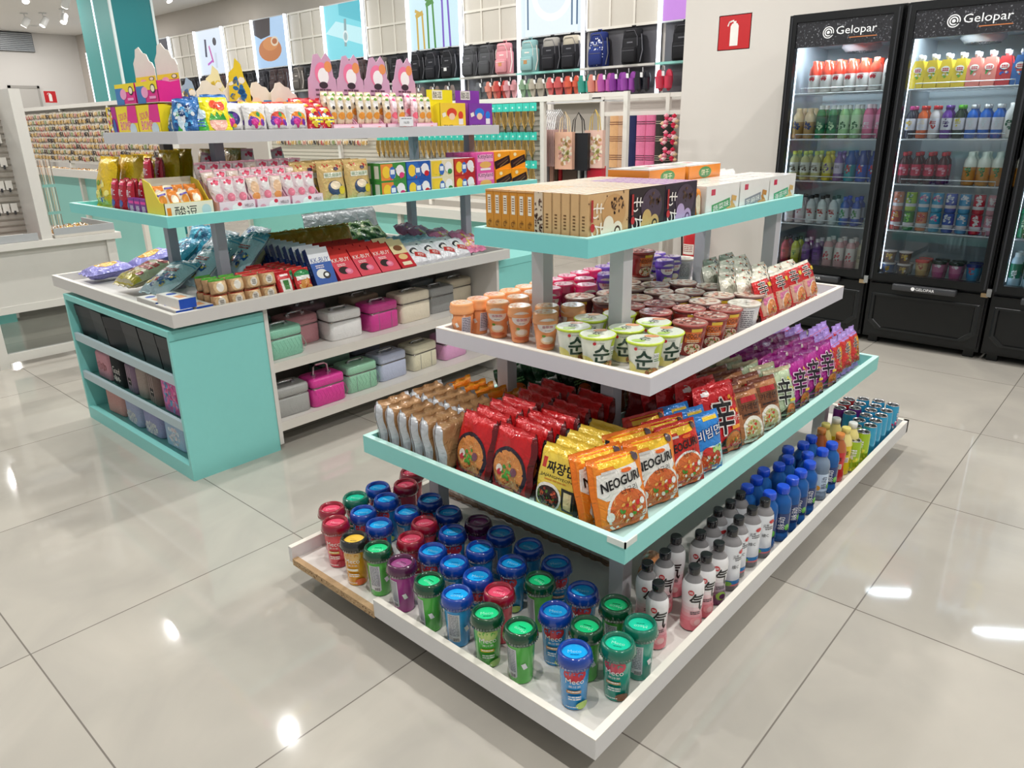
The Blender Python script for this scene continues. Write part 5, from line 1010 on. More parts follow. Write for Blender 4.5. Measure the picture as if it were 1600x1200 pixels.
sc_ = [('3A8A3E', seed_('E88A3C', 'D83A7A'), 'green'), ('2456A8', seed_('2E6AB8', 'C8202C'), 'blue'), ('E4D8B8', seed_('E8C83A', '3A8A4A'), 'cream'), ('B5262A', seed_('C8402A', 'E8E0D8'), 'red')]
for i, (c, fn, n) in enumerate(sc_):
    K = Kind(carton('candy_carton', (.165, .165, .165, .16)[i], .06, .088, c, fn, lambda a, t, h: a.rect(0, 0, t * .6, h * .7, 'D8D4C8'), lambda a, w, t: a.rect(0, 0, w * .96, t * .9, 'EDEAE4')))
    for k in range(3):
        for j in range(2): K.put((2.463 + i * .169, 3.04 + k * .063, Z2 + .001 + j * .0885), (0, 0, 0), f'{n} candy carton, {("lower", "upper")[j]} layer, {nth(k)} from the front', 'carton', n + ' candy cartons')
K = Kind(carton('snack_carton', .14, .06, .1, 'E85AA8', lambda a, w, h: (a.rect(0, h * .2, w * .9, h * .4, 'F0A8CC'), a.text('Kittyland', 0, h * .26, h * .3, '1E1418', w=w * .86), a.disc(0, -h * .16, w * .34, h * .18, 'E8B060'), a.rect(0, -h * .4, w * .6, h * .12, 'F4E4E8'))))
for k in range(4):
    for j in range(2): K.put((3.135, 3.04 + k * .063, Z2 + .001 + j * .1005), (0, 0, 0), f'pink snack carton, {("lower", "upper")[j]} layer, {nth(k)} from the front', 'carton', 'pink snack cartons')
K = Kind(carton('biscuit_carton', .135, .05, .1, 'F09A1E', lambda a, w, h: (a.rect(0, -h * .1, w, h * .45, '2A1418', .25), a.rect(0, -h * .05, w * .7, h * .1, '5A3A2A', .4), a.rect(w * .1, -h * .16, w * .6, h * .07, '7A5A3A', .45), a.disc(-w * .2, h * .3, w * .1, h * .1, 'F4E0B0'))))
for i in range(2):
    for k in range(3):
        for j in range(2): K.put((3.285 + i * .138, 3.03 + k * .053 + j * .012, Z2 + .001 + j * .1005), (0, 0, 0), f'orange and dark brown biscuit carton, {("left", "right")[i]} file, {("lower", "upper")[j]} layer, {nth(k)} from the front', 'carton', 'orange and brown cartons')
yg = Kind(pack('snack_bag', .2, .24, .06, 'E3BC1C', lambda a, w, h: a.blobs(0, h * .3, w * .4, h * .2, 12, ['7A9A2A', '3A6AA8', 'F0E080'], .018, random.Random(6)), seed=70, wr=2.4))
for i, (x, y, t, r, z) in enumerate(((1.40, 3.90, .25, FX, .0), (1.50, 3.80, .1, FX + .1, 0), (1.58, 3.9, .15, FX, 0), (1.44, 3.66, .5, FX - .3, 0), (1.60, 3.62, .1, FX, .02), (1.72, 3.78, .1, FX + .2, .02))): lay(yg, x, y, Z2 + .006 + z, r, f'yellow snack bag on the teal tray, {nth(i)} of six from the left', t, group='yellow snack bags')
am = Kind(pack('snack_bag', .24, .26, .05, 'C48F1A', None, seed=71, wr=1.5))
for i in range(2): am.put((1.8 + .13 * i, 3.62, Z2 + .004), (-.1, 0, FX), f'large amber snack bag upright behind the yellow box, {nth(i)} of two', 'snack bag', 'large amber snack bags')
rp = Kind(pack('candy_packet', .062, .15, .03, 'B51E30', lambda a, w, h: (a.text('果C', 0, h * .6, h * .2, 'EDE4EA', w=w * .6), a.disc(0, h * .3, w * .28, h * .1, '3A5AA8'), a.rect(0, h * .86, w * .8, h * .08, 'E8406A')), seed=72))
pp = Kind(carton('candy_packet', .055, .028, .08, '7E2E8E', lambda a, w, h: (a.rect(0, h * .3, w * .9, h * .14, 'E83AA0'), a.text('糖', 0, -h * .05, h * .4, 'EDE4F0'), a.rect(0, -h * .36, w * .7, h * .1, '3A5AA8'))))
for i in range(3):
    for k in range(2): rp.put((1.335 + k * .05, 3.60 - i * .085, Z2 + .003), (-.12, 0, FX), f'dark red candy packet on the teal tray, {nth(i)} from the left, {("outer", "inner")[k]} row', 'candy packet', 'dark red candy packets')
for k in range(2): rp.put((1.42 + .05 * k, 3.42, Z2 + .09), (-.1, 0, FX), f'dark red candy packet standing on top of the others, {("outer", "inner")[k]} one', 'candy packet', 'dark red candy packets')
for i in range(3): pp.put((1.325, 3.37 - i * .06, Z2 + .001), (0, 0, FX), f'small purple candy box beside the yellow display box, {nth(i)} from the left', 'candy box', 'small purple candy boxes')
# ---------------- top tray of the left stand
Z3 = 1.464
def cloud(w, h): return [(-w / 2, 0), (w / 2, 0), (w / 2, h * .5), (w * .42, h * .62), (w * .3, h * .66), (w * .2, h * .82), (w * .04, h * .86), (-w * .12, h), (-w * .3, h * .96), (-w * .36, h * .8), (-w / 2, h * .66)]
def sour(a, w, h): a.rect(0, 0, w * .98, h * .98, 'F2D81E'); a.polys([[(0, 0), (w * .5, 0), (w * .5, h * .5), (w * .1, h * .5)]], 'E0218A'); a.text('SOUR', -w * .18, h * .2, h * .2, 'E0218A', w=w * .4, rot=.1); a.text('BOMB', -w * .1, -h * .08, h * .26, 'E0218A', w=w * .5, outline='F8E8A0', ow=.05); a.disc(w * .25, -h * .2, w * .16, h * .2, 'BFD0D8'); a.rect(0, -h * .43, w, h * .12, '3A5AB0')
sb = Kind(dispbox(.215, .12, .14, .145, 'F2D81E', front=sour))
def hart(a, w, h): a.rect(0, -h * .3, w, h * .4, 'E0218A'); a.rect(0, 0, w, h * .24, 'F2D81E'); a.rect(-w * .3, -h * .24, w * .36, h * .3, '3A7AB8'); a.disc(-w * .12, -h * .12, w * .16, h * .12, 'F0A0C8'); a.disc(w * .3, 0, w * .13, h * .09, '1A1A1A', 10); a.disc(w * .3, 0, w * .1, h * .07, 'F4EAD0', 9)
hd = Kind(dispbox(.205, .1, .085, .09, 'E0218A', inner='D9D2C6', front=lambda a, w, h: (a.rect(0, h * .3, w, h * .4, 'F2D81E'), a.rect(-w * .3, -h * .1, w * .4, h * .8, '3A7AB8'), a.disc(-w * .1, 0, w * .16, h * .26, 'F0A0C8'), a.disc(w * .3, h * .15, w * .12, h * .22, '1A1A1A', 9), a.disc(w * .3, h * .15, w * .09, h * .16, 'F4EAD0', 8), a.rect(w * .25, -h * .25, w * .3, h * .12, 'F0A0D0')), header=.185, hcol='E6DFD3', hshape=cloud, hart=lambda a, w, h: hart(Art(a.mb, lambda u, v, o: a.fn(u, v - h * .22, o)), w, h * .52)))
for i, y in enumerate((3.56, 3.34)):
    sb.put((1.494, y, Z3), (0, 0, FX), f'yellow and pink candy box at the left edge of the top tray, {("left", "right")[i]} of two', 'display box', 'yellow and pink candy boxes')
    hd.put((1.50, y + .01, Z3 + .147), (0, 0, FX), f'pink and yellow display box with cream cloud-shaped header, {("left", "right")[i]} of two', 'display box', 'boxes with cloud headers')
dt = Kind(dispbox(.11, .12, .14, .145, 'B8208A', front=lambda a, w, h: (a.rect(-w * .25, 0, w * .5, h, 'E8C83A'), a.blobs(-w * .2, h * .1, w * .26, h * .36, 30, ['3A3A40', 'E8E4E0', 'D8407A'], .008, random.Random(2)), a.disc(w * .2, -h * .15, w * .16, h * .3, '3A5AA0'))))
dt.put((1.494, 3.722, Z3), (0, 0, FX), 'magenta spotted candy box at the far left corner of the top tray', 'display box')
bluep = Kind(pack('candy_bag', .11, .14, .04, '2E6AA8', lambda a, w, h: (a.blobs(0, h * .5, w * .4, h * .36, 34, ['1E3A68', '4AA0D8', 'E8ECF0', '2A4A88', '8AC8E8'], .011, random.Random(4)), a.text('碎冰冰', 0, h * .6, h * .16, 'DCEAF4', w=w * .7, rot=.3)), seed=80, wr=2))
gr = Kind(pack('candy_bag', .13, .12, .04, '3FA83E', lambda a, w, h: (a.rect(0, h * .7, w, h * .4, 'C8DCE8', .4), a.disc(-w * .2, h * .3, w * .16, h * .2, 'E8F0F4'), a.disc(-w * .2, h * .3, w * .08, h * .1, '4A8AC8'), a.lines(w * .1, h * .6, w * .5, 3, h * .1, '2A5AA8', h * .06)), seed=81, wr=2))
yf = Kind(pack('candy_bag', .12, .165, .04, 'EBDD1E', lambda a, w, h: (a.blobs(w * .05, h * .8, w * .2, h * .08, 10, ['D8302A', 'E8502A'], .014, random.Random(2)), a.disc(0, h * .34, w * .3, h * .2, 'F0B8A8'), a.polys([[(-w * .3, h * .42), (-w * .2, h * .6), (-w * .08, h * .5), (0, h * .64), (w * .1, h * .5), (w * .22, h * .6), (w * .3, h * .42)]], '3A9A3A')), seed=82))
for i, (K, x, y, z, r, l) in enumerate(((bluep, 1.47, 3.19, 0, FX, 'blue patterned candy bag beside the yellow candy box'), (bluep, 1.52, 3.20, .03, FX, 'blue patterned candy bag behind another blue bag'), (bluep, 1.485, 3.13, .02, -.9, 'blue patterned candy bag at the near corner of the top tray'), (gr, 1.515, 3.115, 0, -.4, 'green and pale blue candy bag in front of the blue bags'), (yf, 1.61, 3.09, 0, -.15, 'bright yellow candy bag with pink face and green hair'), (bluep, 1.58, 3.2, .03, -.5, 'blue patterned candy bag behind the yellow face bag'), (bluep, 1.66, 3.19, .04, -.3, 'blue patterned candy bag behind the pouches'))):
    K.put((x, y, Z3 + .002 + z), (-.2, 0, r), l, 'candy bag', None)
def flame(w, h): return [(-w / 2, 0), (w / 2, 0), (w * .5, h * .5), (w * .3, h * .7), (w * .22, h * .9), (0, h), (-w * .1, h * .84), (-w * .34, h * .76), (-w * .4, h * .5)]
for i, (x, y, c, c2, hh, l) in enumerate(((1.56, 3.42, 'D84A3A', 'F08A3C', .25, 'orange and red'), (1.66, 3.42, '4A6A9A', '9AB0C8', .22, 'blue-grey'), (1.76, 3.36, 'D8B83A', 'F0E4B0', .27, 'yellow and cream'), (1.84, 3.30, '2A6AA8', 'E8C82A', .30, 'blue and yellow'), (1.94, 3.42, 'E8E2D8', '3A8AC8', .2, 'white and blue'))):
    K = Kind(dispbox(.1, .07, .06, .1, c, header=hh - .04, hcol=c2, hshape=flame, hart=lambda a, w, h, c=c: (a.blobs(0, 0, w * .3, h * .3, 24, [c, 'F0E8DC', 'E8C83A', c], .014, random.Random(3)), a.disc(0, -h * .3, w * .3, h * .12, 'F0C0A0'))))
    K.put((x, y, Z3 + .02), (0, 0, -.5), f'{l} display card with pointed top on the top tray', 'display box', None)
pouches = [(1.675, '2A2E6E', 'navy and white'), (1.79, 'E8B83A', 'yellow-topped'), (1.90, 'D8503A', 'red-topped'), (2.00, 'E8842E', 'orange')]
for i, (x, c, n) in enumerate(pouches):
    K = Kind(pack('candy_bag', .105, .125, .035, 'E6E4E2', lambda a, w, h, c=c: (a.disc(0, h * .42, w * .36, h * .24, c), a.blobs(0, h * .36, w * .34, h * .2, 12, ['C82A7A', '3A9A5A', 'E8A82A', '6A3AA0'], .014, random.Random(ord(c[1]))), a.disc(-w * .12, h * .3, w * .16, h * .12, 'C8308A')), top=c, seed=83 + i, wr=1.6))
    for k in range(3): K.put((x, 3.10 + k * .045, Z3 + .025), (-.15, 0, 0), f'{n} gummy candy pouch on the top tray, {nth(k)} from the front', 'candy bag', n + ' gummy pouches')
    T_ = Kind(dispbox(.108, .2, .03, .04, 'E4E2E4', front=lambda a, w, h, i=i: (a.disc(w * .3, 0, w * .12, h * .34, 'D8783A'), a.rect(-w * .25, 0, w * .16, h * .4, '4A4A6A'))))
    T_.put((x, 3.173, Z3), (0, 0, 0), f'low white tray box holding the {n} gummy pouches', 'display box', 'low white tray boxes')
for i, (x, y, c) in enumerate(((1.74, 3.31, 'E8D04A'), (1.87, 3.32, 'D8403A'), (1.99, 3.32, 'E8C86A'), (2.10, 3.30, 'B5202A'))):
    K = Kind(dispbox(.115, .07, .07, .09, c, header=.11, hcol='E6DCCB', hshape=cloud, front=lambda a, w, h: (a.lines(0, 0, w * .8, 1, h * .4, '5A3A14', h * .34),), hart=lambda a, w, h, c=c: (a.disc(-w * .2, -h * .2, w * .2, h * .2, 'F2D4BC'), a.rect(w * .2, -h * .24, w * .3, h * .3, '3A8AC8'))))
    K.put((x, y, Z3 + .04), (0, 0, 0), f'small candy box with torn cream header behind the gummy pouches, {nth(i)} from the left', 'display box', 'small boxes with torn headers', 1.25)
rc = Kind(pack('candy_bag', .1, .13, .05, 'C01E28', lambda a, w, h: (a.blobs(0, h * .5, w * .44, h * .42, 34, ['F0E4E4', 'C01E28', 'E8C83A', '2A4A9A', 'F0E8E8', '8A1420'], .012, random.Random(4)), a.lines(0, h * .55, w * .6, 2, h * .12, 'E8D83A', h * .08)), seed=90, wr=2.6))
for i in range(2):
    for k in range(3): rc.put((2.10 + i * .065, 3.105 + k * .055, Z3 + .003 + .02 * k), (-.2, 0, .2 * (i - k)), f'red and white candy bag left of the pink boxes, {("left", "right")[i]} file, {nth(k)} from the front', 'candy bag', 'red and white candy bags')
def ears(w, h): return [(-w * .62, 0), (w * .56, 0), (w * .5, h * .62), (w * .42, h * .66), (w * .36, h * .9), (w * .2, h), (w * .02, h * .9), (-w * .1, h * .98), (-w * .26, h * .96), (-w * .36, h * .8), (-w * .44, h * .66), (-w * .52, h * .62)]
px = Kind(dispbox(.155, .16, .05, .11, 'EFB8CE', inner='E89AB8', front=lambda a, w, h: (a.rect(0, 0, w * .94, h * .8, 'F3D3DF'), a.lines(-w * .2, h * .1, w * .3, 2, h * .24, '6A4A54', h * .1), a.disc(w * .22, 0, w * .1, h * .26, 'F0908A')), header=.31, hcol='CFA0BC', hshape=ears, hart=lambda a, w, h: (a.disc(0, h * .2, w * .26, h * .16, 'EE7AA0'), a.disc(w * .04, h * .16, w * .2, h * .12, 'F4EEF0'), a.disc(w * .24, h * .3, w * .14, h * .08, 'E8925A'), a.lines(0, -h * .04, w * .6, 2, h * .07, '6A4458', h * .03), a.disc(w * .02, h * .03, w * .16, h * .05, '3A2A34'))))
lp = Kind(pack('lollipop', .042, .14, .028, 'F0DFC0', lambda a, w, h: (a.disc(0, h * .72, w * .36, h * .14, 'F6F2EE'), a.disc(w * .05, h * .6, w * .2, h * .06, '2E2A30'), a.disc(0, h * .34, w * .44, h * .12, 'F0A040'), a.disc(0, h * .88, w * .24, h * .05, '6A9A3A')), seed=91, wr=1.2))
lp2 = Kind(pack('lollipop', .042, .14, .028, 'F0C8D0', lambda a, w, h: (a.disc(0, h * .72, w * .36, h * .14, 'F6E8F0'), a.disc(0, h * .34, w * .44, h * .12, 'EE6A80'), a.disc(0, h * .88, w * .24, h * .05, 'D8407A')), seed=92, wr=1.2))
for i, x in enumerate((2.25, 2.415, 2.58, 2.765)):
    px.put((x, 3.155, Z3), (0, 0, (0, .0, -.03, .02)[i]), f'pink lollipop display box with shaped pink header, {nth(i)} from the left', 'display box', 'pink lollipop boxes')
    for j in range(3):
        for k in range(2): (lp2 if (i, j) in ((2, 1), (3, 0)) else lp).put((x - .046 + j * .046, 3.115 + k * .05, Z3 + .04 + .02 * k), (-.05, 0, 0), f'wrapped lollipop in the {nth(i)} pink box, {nth(j)} from the left, {("front", "back")[k]} row', 'lollipop', 'wrapped lollipops')
def wig(c):
    def d(a, w, h): a.rect(0, 0, w, h, 'F0C83A' if c == 'D8402A' else '7E3AA0'); a.disc(-w * .05, h * .16, w * .2, h * .17, c); a.disc(-w * .05, h * .04, w * .12, h * .12, 'F0C8B0'); a.disc(w * .3, h * .08, w * .1, h * .14, c); a.rect(w * .3, -h * .14, w * .18, h * .2, 'E8E0E4'); a.rect(0, -h * .36, w * .9, h * .18, 'EDE4D8'); a.text('酸逗', -w * .2, -h * .34, h * .2, '17120E', w=w * .36); a.rect(-w * .36, h * .1, w * .14, h * .14, 'F0E8DC', .3)
    return d
for i, (x, c, hc, n) in enumerate(((2.965, 'D8402A', 'EEDC1E', 'yellow'), (3.181, '2A7AD8', '8A3AA8', 'purple'))):
    K = Kind(dispbox(.19, .1, .15, .15, hc, front=wig(c), header=.13, hcol=hc, hart=lambda a, w, h: (a.rect(-w * .1, h * .3, w * .4, h * .36, 'ECE6DA'), a.text('酸逗', -w * .1, h * .3, h * .26, '17120E', w=w * .34))))
    K.put((x, 3.13, Z3), (0, 0, .0), f'{n} candy display box with a big wig picture on the top tray', 'display box')
b = MB(); b.box(-.045, -.002, 0, .045, .0, .045, 'EEEFF2'); a = Art(b, flat(0, -.002, .0225, (1, 0, 0), (0, 0, 1), (0, -1, 0))); a.text('16,00', 0, -.006, .014, '3A3A44'); a.lines(0, .014, .07, 1, .01, '55556A', .003)
o = b.build('price_tag', PRINT); o.location = (2.60, 3.046, Z3 + .036); tag(o, 'white price tag with 16,00 on the rim before the pink boxes', 'price tag')
# ------------------------------------------------------------------ fridge contents
def solo(name, mb, m):
    o = mb.build(name, m); return o
def fb(kind, c, cap, lab='F0F0F0', c2=None):
    def f():
        b = MB(); C1, CP, L_ = hx(c), hx(cap), hx(lab)
        if kind == 'bottle': b.lathe([(.028, 0, C1), (.031, .01, C1), (.031, .05, L_), (.031, .12, C1), (.028, .145, C1), (.014, .165, C1), (.014, .172, CP), (.016, .174, CP), (.016, .195, CP), (.0, .197, CP)], 14)
        elif kind == 'tall': b.lathe([(.03, 0, C1), (.033, .01, C1), (.033, .06, L_), (.033, .15, C1), (.028, .175, C1), (.018, .19, CP), (.019, .215, CP), (0, .217, CP)], 14)
        elif kind == 'jug': b.lathe([(.034, 0, C1), (.037, .01, C1), (.037, .11, CP), (.035, .15, CP), (.02, .175, CP), (.021, .2, CP), (0, .202, CP)], 14)
        elif kind == 'can': b.lathe([(.03, 0, C1), (.033, .01, C1), (.033, .03, L_), (.033, .05, C1), (.033, .115, C1), (.03, .122, hx('C9CBCD')), (0, .122, hx('C9CBCD'))], 14)
        elif kind == 'cup': b.lathe([(.03, 0, C1), (.036, .05, L_), (.04, .1, C1), (.044, .102, CP), (.044, .12, CP), (0, .122, CP)], 14)
        elif kind == 'yog': b.lathe([(.032, 0, C1), (.04, .07, hx('E8E4E0')), (.043, .072, CP), (.043, .08, CP), (0, .082, CP)], 14)
        elif kind == 'pouch':
            b.prism([(-.036, 0), (.036, 0), (.04, .1), (.024, .16), (-.024, .16), (-.04, .1)], -.018, .018, c, axis='y'); b.lathe([(.008, .16, CP), (.008, .17, CP), (.013, .172, CP), (.013, .195, CP), (0, .196, CP)], 10)
        a = Art(b, cyl(lambda v: .0375 if kind == 'jug' else .0335 if kind in ('can', 'tall') else .0325 if kind == 'bottle' else .036 + .04 * (v - .05) + .001, PI), .012) if kind != 'pouch' else Art(b, flat(0, -.018, 0, (1, 0, 0), (0, 0, 1), (0, -1, 0)))
        g = random.Random(sum(map(ord, c + cap))); v = .085 if kind != 'yog' else .04
        if c2: a.blobs(0, v, .02, .03, 10, [c2, lab, c2], .008, g)
        a.lines(0, v + .015, .03, 2, .01, c2 or '444444', .005)
        if kind == 'pouch': (a.disc(0, .105, .024, .018, 'F0ECE0'), a.lines(0, .108, .034, 2, .01, 'C8303A', .007))
        return b.build({'can': 'drink_can', 'cup': 'drink_cup', 'yog': 'yogurt_cup', 'pouch': 'drink_pouch'}.get(kind, 'drink_bottle'), GLOSSP)
    return Kind(f)
NMK = {'bottle': 'bottle', 'tall': 'tall bottle', 'jug': 'stout bottle', 'can': 'can', 'cup': 'lidded cup', 'yog': 'yogurt cup', 'pouch': 'spouted pouch'}
FK = {}
SH = [.478, .784, 1.084, 1.364, 1.664]
SHN = ['bottom', 'fourth', 'third', 'second', 'top']
def frow(fi, si, L, pitch, rows_=2, z=0, y0=None, up=''):
    """L: list of (kind, body, cap, label, motif, colour words); from the left end as seen from the front"""
    yl = (FRY[fi] + .715 - .085) if y0 is None else FRY[fi] + y0
    for i, q in enumerate(L):
        if q is None: continue
        k = q[:5]; FK.setdefault(k, fb(*k))
        for r in range(rows_):
            FK[k].put((FR_X + .13 + r * .085, yl - i * pitch, SH[si] + .003 + z), (0, 0, 0 if q[0] != 'pouch' else FX), f'{q[5]} {NMK[q[0]]} in the {("left", "middle", "right")[fi]} fridge, {SHN[si]} shelf, {nth(i)} from left{("", ", second row")[r] if r < 2 else ""}{up}', q[0] if q[0] in ('can', 'pouch') else ('cup' if q[0] in ('cup', 'yog') else 'bottle'), f'{q[5]} {NMK[q[0]]}s in a fridge')
RW = ('jug', 'F0ECE8', 'D8442E', 'F4F0EC', 'C8303A', 'white and orange-red'); 
frow(0, 4, [None] + [RW] * 6 + [('tall', 'D8D4D0', 'E8E4E0', 'C9C4C0', None, 'pale grey')], .079)
OJ = ('jug', 'B08A50', 'E0C8A0', '24346A', '24346A', 'amber and navy'); GT = ('tall', '2E8A5A', 'E4E8E4', '1E6A48', 'BFE0B0', 'green'); LG = ('tall', '9ACB8E', 'E4E8E4', 'BFE0B4', '2E6A3A', 'pale green'); PKB = ('tall', 'D86A90', 'F0D8E0', 'F0A0C0', 'E8E0E4', 'pink')
frow(0, 3, [OJ, OJ, GT, GT, LG, LG, PKB, PKB], .078)
ZY = ('bottle', 'D8D28A', 'D8E05A', 'F0EEE0', '6A5A3A', 'pale yellow'); YB = ('bottle', 'E8D83A', 'E8D030', 'F0E890', '6A4A9A', 'yellow'); TB = ('jug', '2AA0A8', '2456A0', 'E8ECF0', 'C8303A', 'teal and blue'); BB = ('jug', '2A5AC0', '24408A', 'D8E4F0', 'D83A3A', 'blue')
frow(0, 2, [ZY, ZY, ZY, YB, ('bottle', '8A6AB0', '7A5AA8', 'E0D0E8', None, 'violet'), TB, BB, BB], .078)
SW = ('bottle', 'EEE0E2', '1C1C20', 'F4F2F2', 'C8303A', 'white and pink'); WV = ('bottle', 'E4E8EA', '1C1C20', 'F2F2F2', 'C8303A', 'clear and white')
frow(0, 1, [SW, SW, WV, WV, WV, ('bottle', '2A56B8', '1550D8', 'D8DCE8', '3A8A4A', 'dark blue'), ('bottle', '2A56B8', '1550D8', 'D8DCE8', '3A8A4A', 'dark blue'), None], .078)
RB = ('bottle', 'B8344A', '2A1A1A', 'D8505A', None, 'red'); YB2 = ('bottle', 'D8D82E', '2A2A1A', 'E8E86A', '3A8A3A', 'bright yellow'); VB = ('bottle', '6A3A8A', 'E0DCE4', '8A5AA8', None, 'dark violet'); PK2 = ('tall', 'E0A4A8', 'E8E0DC', 'F0E4E0', 'C83A4A', 'salmon pink'); CRM = ('tall', 'C9BCA4', 'E0DCD4', 'B9AC8E', None, 'beige')
frow(0, 0, [RB, YB2, VB, VB, PK2, PK2, PK2, CRM], .078)
PO = ('pouch', 'E8C83A', 'F0F0F0', 'F0E8D0', '6AA83A', 'yellow fruit'); PO2 = ('pouch', 'E88A7A', 'F0F0F0', 'F4E0D8', '4A9A4A', 'pink fruit'); PO3 = ('pouch', 'C83A3A', 'F0F0F0', 'F0D8D0', '3A5AA8', 'red'); PO4 = ('pouch', '3A6AA8', 'F0F0F0', 'D8E4F0', 'D8503A', 'blue')
frow(1, 4, [PO, PO, PO, PO, PO2, PO2, PO3, PO4], .078)
def K3(c, cp, m, n): return ('bottle', c, cp, 'E8E4EC', m, n)
frow(1, 3, [K3('2A2A3A', 'D84A90', 'E8C040', 'dark and pink-capped'), K3('D8602A', 'D8302A', 'F0E0D0', 'orange and red-capped'), K3('D8D0D0', 'D8303A', 'C83A3A', 'white and red-capped'), K3('6A3A9A', '6A3A9A', '4A2A7A', 'purple'), K3('2A3A2A', '6AC83A', 'E8D83A', 'dark green-capped'), K3('2A6AC8', 'F0F0F0', 'E8F0F8', 'blue white-capped'), K3('2A6AC8', 'F0F0F0', 'E8F0F8', 'blue white-capped'), K3('2A6AC8', 'F0F0F0', 'E8F0F8', 'blue white-capped'), ('jug', 'EDEBE4', 'F0F0EC', 'E8F0E4', '2A6A4A', 'white milk')], .069)
CO = ('bottle', '4A1A1C', 'C8303A', 'C82A4A', 'E8A0B0', 'dark red cola'); TE = ('jug', 'C98A3A', 'E4E8DC', '8AC07A', '3A7A3A', 'amber iced tea')
frow(1, 2, [CO] * 4 + [None] + [TE] * 4, .076)
def cn(c, m, n): return ('can', c, 'C9CBCD', 'E4E0E4', m, n)
cans = [cn('B5342A', 'E8A030', 'brick red'), cn('2A7A2A', '8AE04A', 'green'), cn('D87A4A', 'C83A3A', 'orange'), cn('3AA0C8', 'D84A90', 'sky blue'), cn('4A62B8', 'E8ECF4', 'periwinkle'), cn('4AA0D0', 'E8ECF4', 'light blue'), cn('C8283A', 'F0E0E0', 'crimson'), cn('D89AA4', 'F0E4E4', 'pale pink')]
frow(1, 1, cans, .078, 1); frow(1, 1, [cn('D8907A', 'C86A3A', 'peach')] + [cn('A8C83A', '3A8A3A', 'lime')] + [cans[3]] * 2 + cans[4:], .078, 1, z=.124, up=', upper layer')
YG = ('yog', '5A7AB8', 'E8E4E0', 'D8DCE8', 'C8A030', 'blue yogurt'); YG2 = ('yog', '6A4A3A', 'E8DCD8', 'E0D0C0', 'D8B040', 'brown yogurt')
frow(1, 0, [YG, YG2], .095, 2); frow(1, 0, [YG2, YG2], .095, 1, z=.084, up=', upper layer')
frow(1, 0, [('cup', 'D8B070', 'D82A2A', 'E8C890', 'A83A2A', 'tan and red'), ('cup', 'C85A90', '1A2A20', 'D87AA8', 'E8E0E8', 'pink and dark-lidded'), ('cup', 'C85A90', '1A2A20', 'D87AA8', 'E8E0E8', 'pink and dark-lidded'), ('cup', '2A8AC0', '1A2A7A', '2A9AD0', 'C8303A', 'blue')], .1, 2, y0=.715 - .29)
WB = ('tall', 'BFD8E4', 'E4F0F4', '2A7A5A', 'E8F0F0', 'clear water'); CF = ('bottle', '3A2A24', 'C8A070', 'E8E0D0', 'C83A3A', 'dark coffee')
frow(2, 4, [PO3, PO4, PO], .078); frow(2, 3, [CF, K3('2A6AC8', 'F0F0F0', 'E8F0F8', 'blue white-capped'), CF], .078); frow(2, 2, [CO, CO, CO], .078); frow(2, 1, [GT, ('bottle', 'E8C83A', '2A2A2A', 'E0E0D0', 'C83A3A', 'yellow'), OJ], .08); frow(2, 0, [WB, WB, WB], .08)
pkt = Kind(pack('snack_packet', .13, .1, .03, 'D8C070', lambda a, w, h: a.blobs(0, h * .5, w * .4, h * .3, 20, ['E8D890', 'B8303A', '6A4A8A'], .01, random.Random(2)), seed=95))
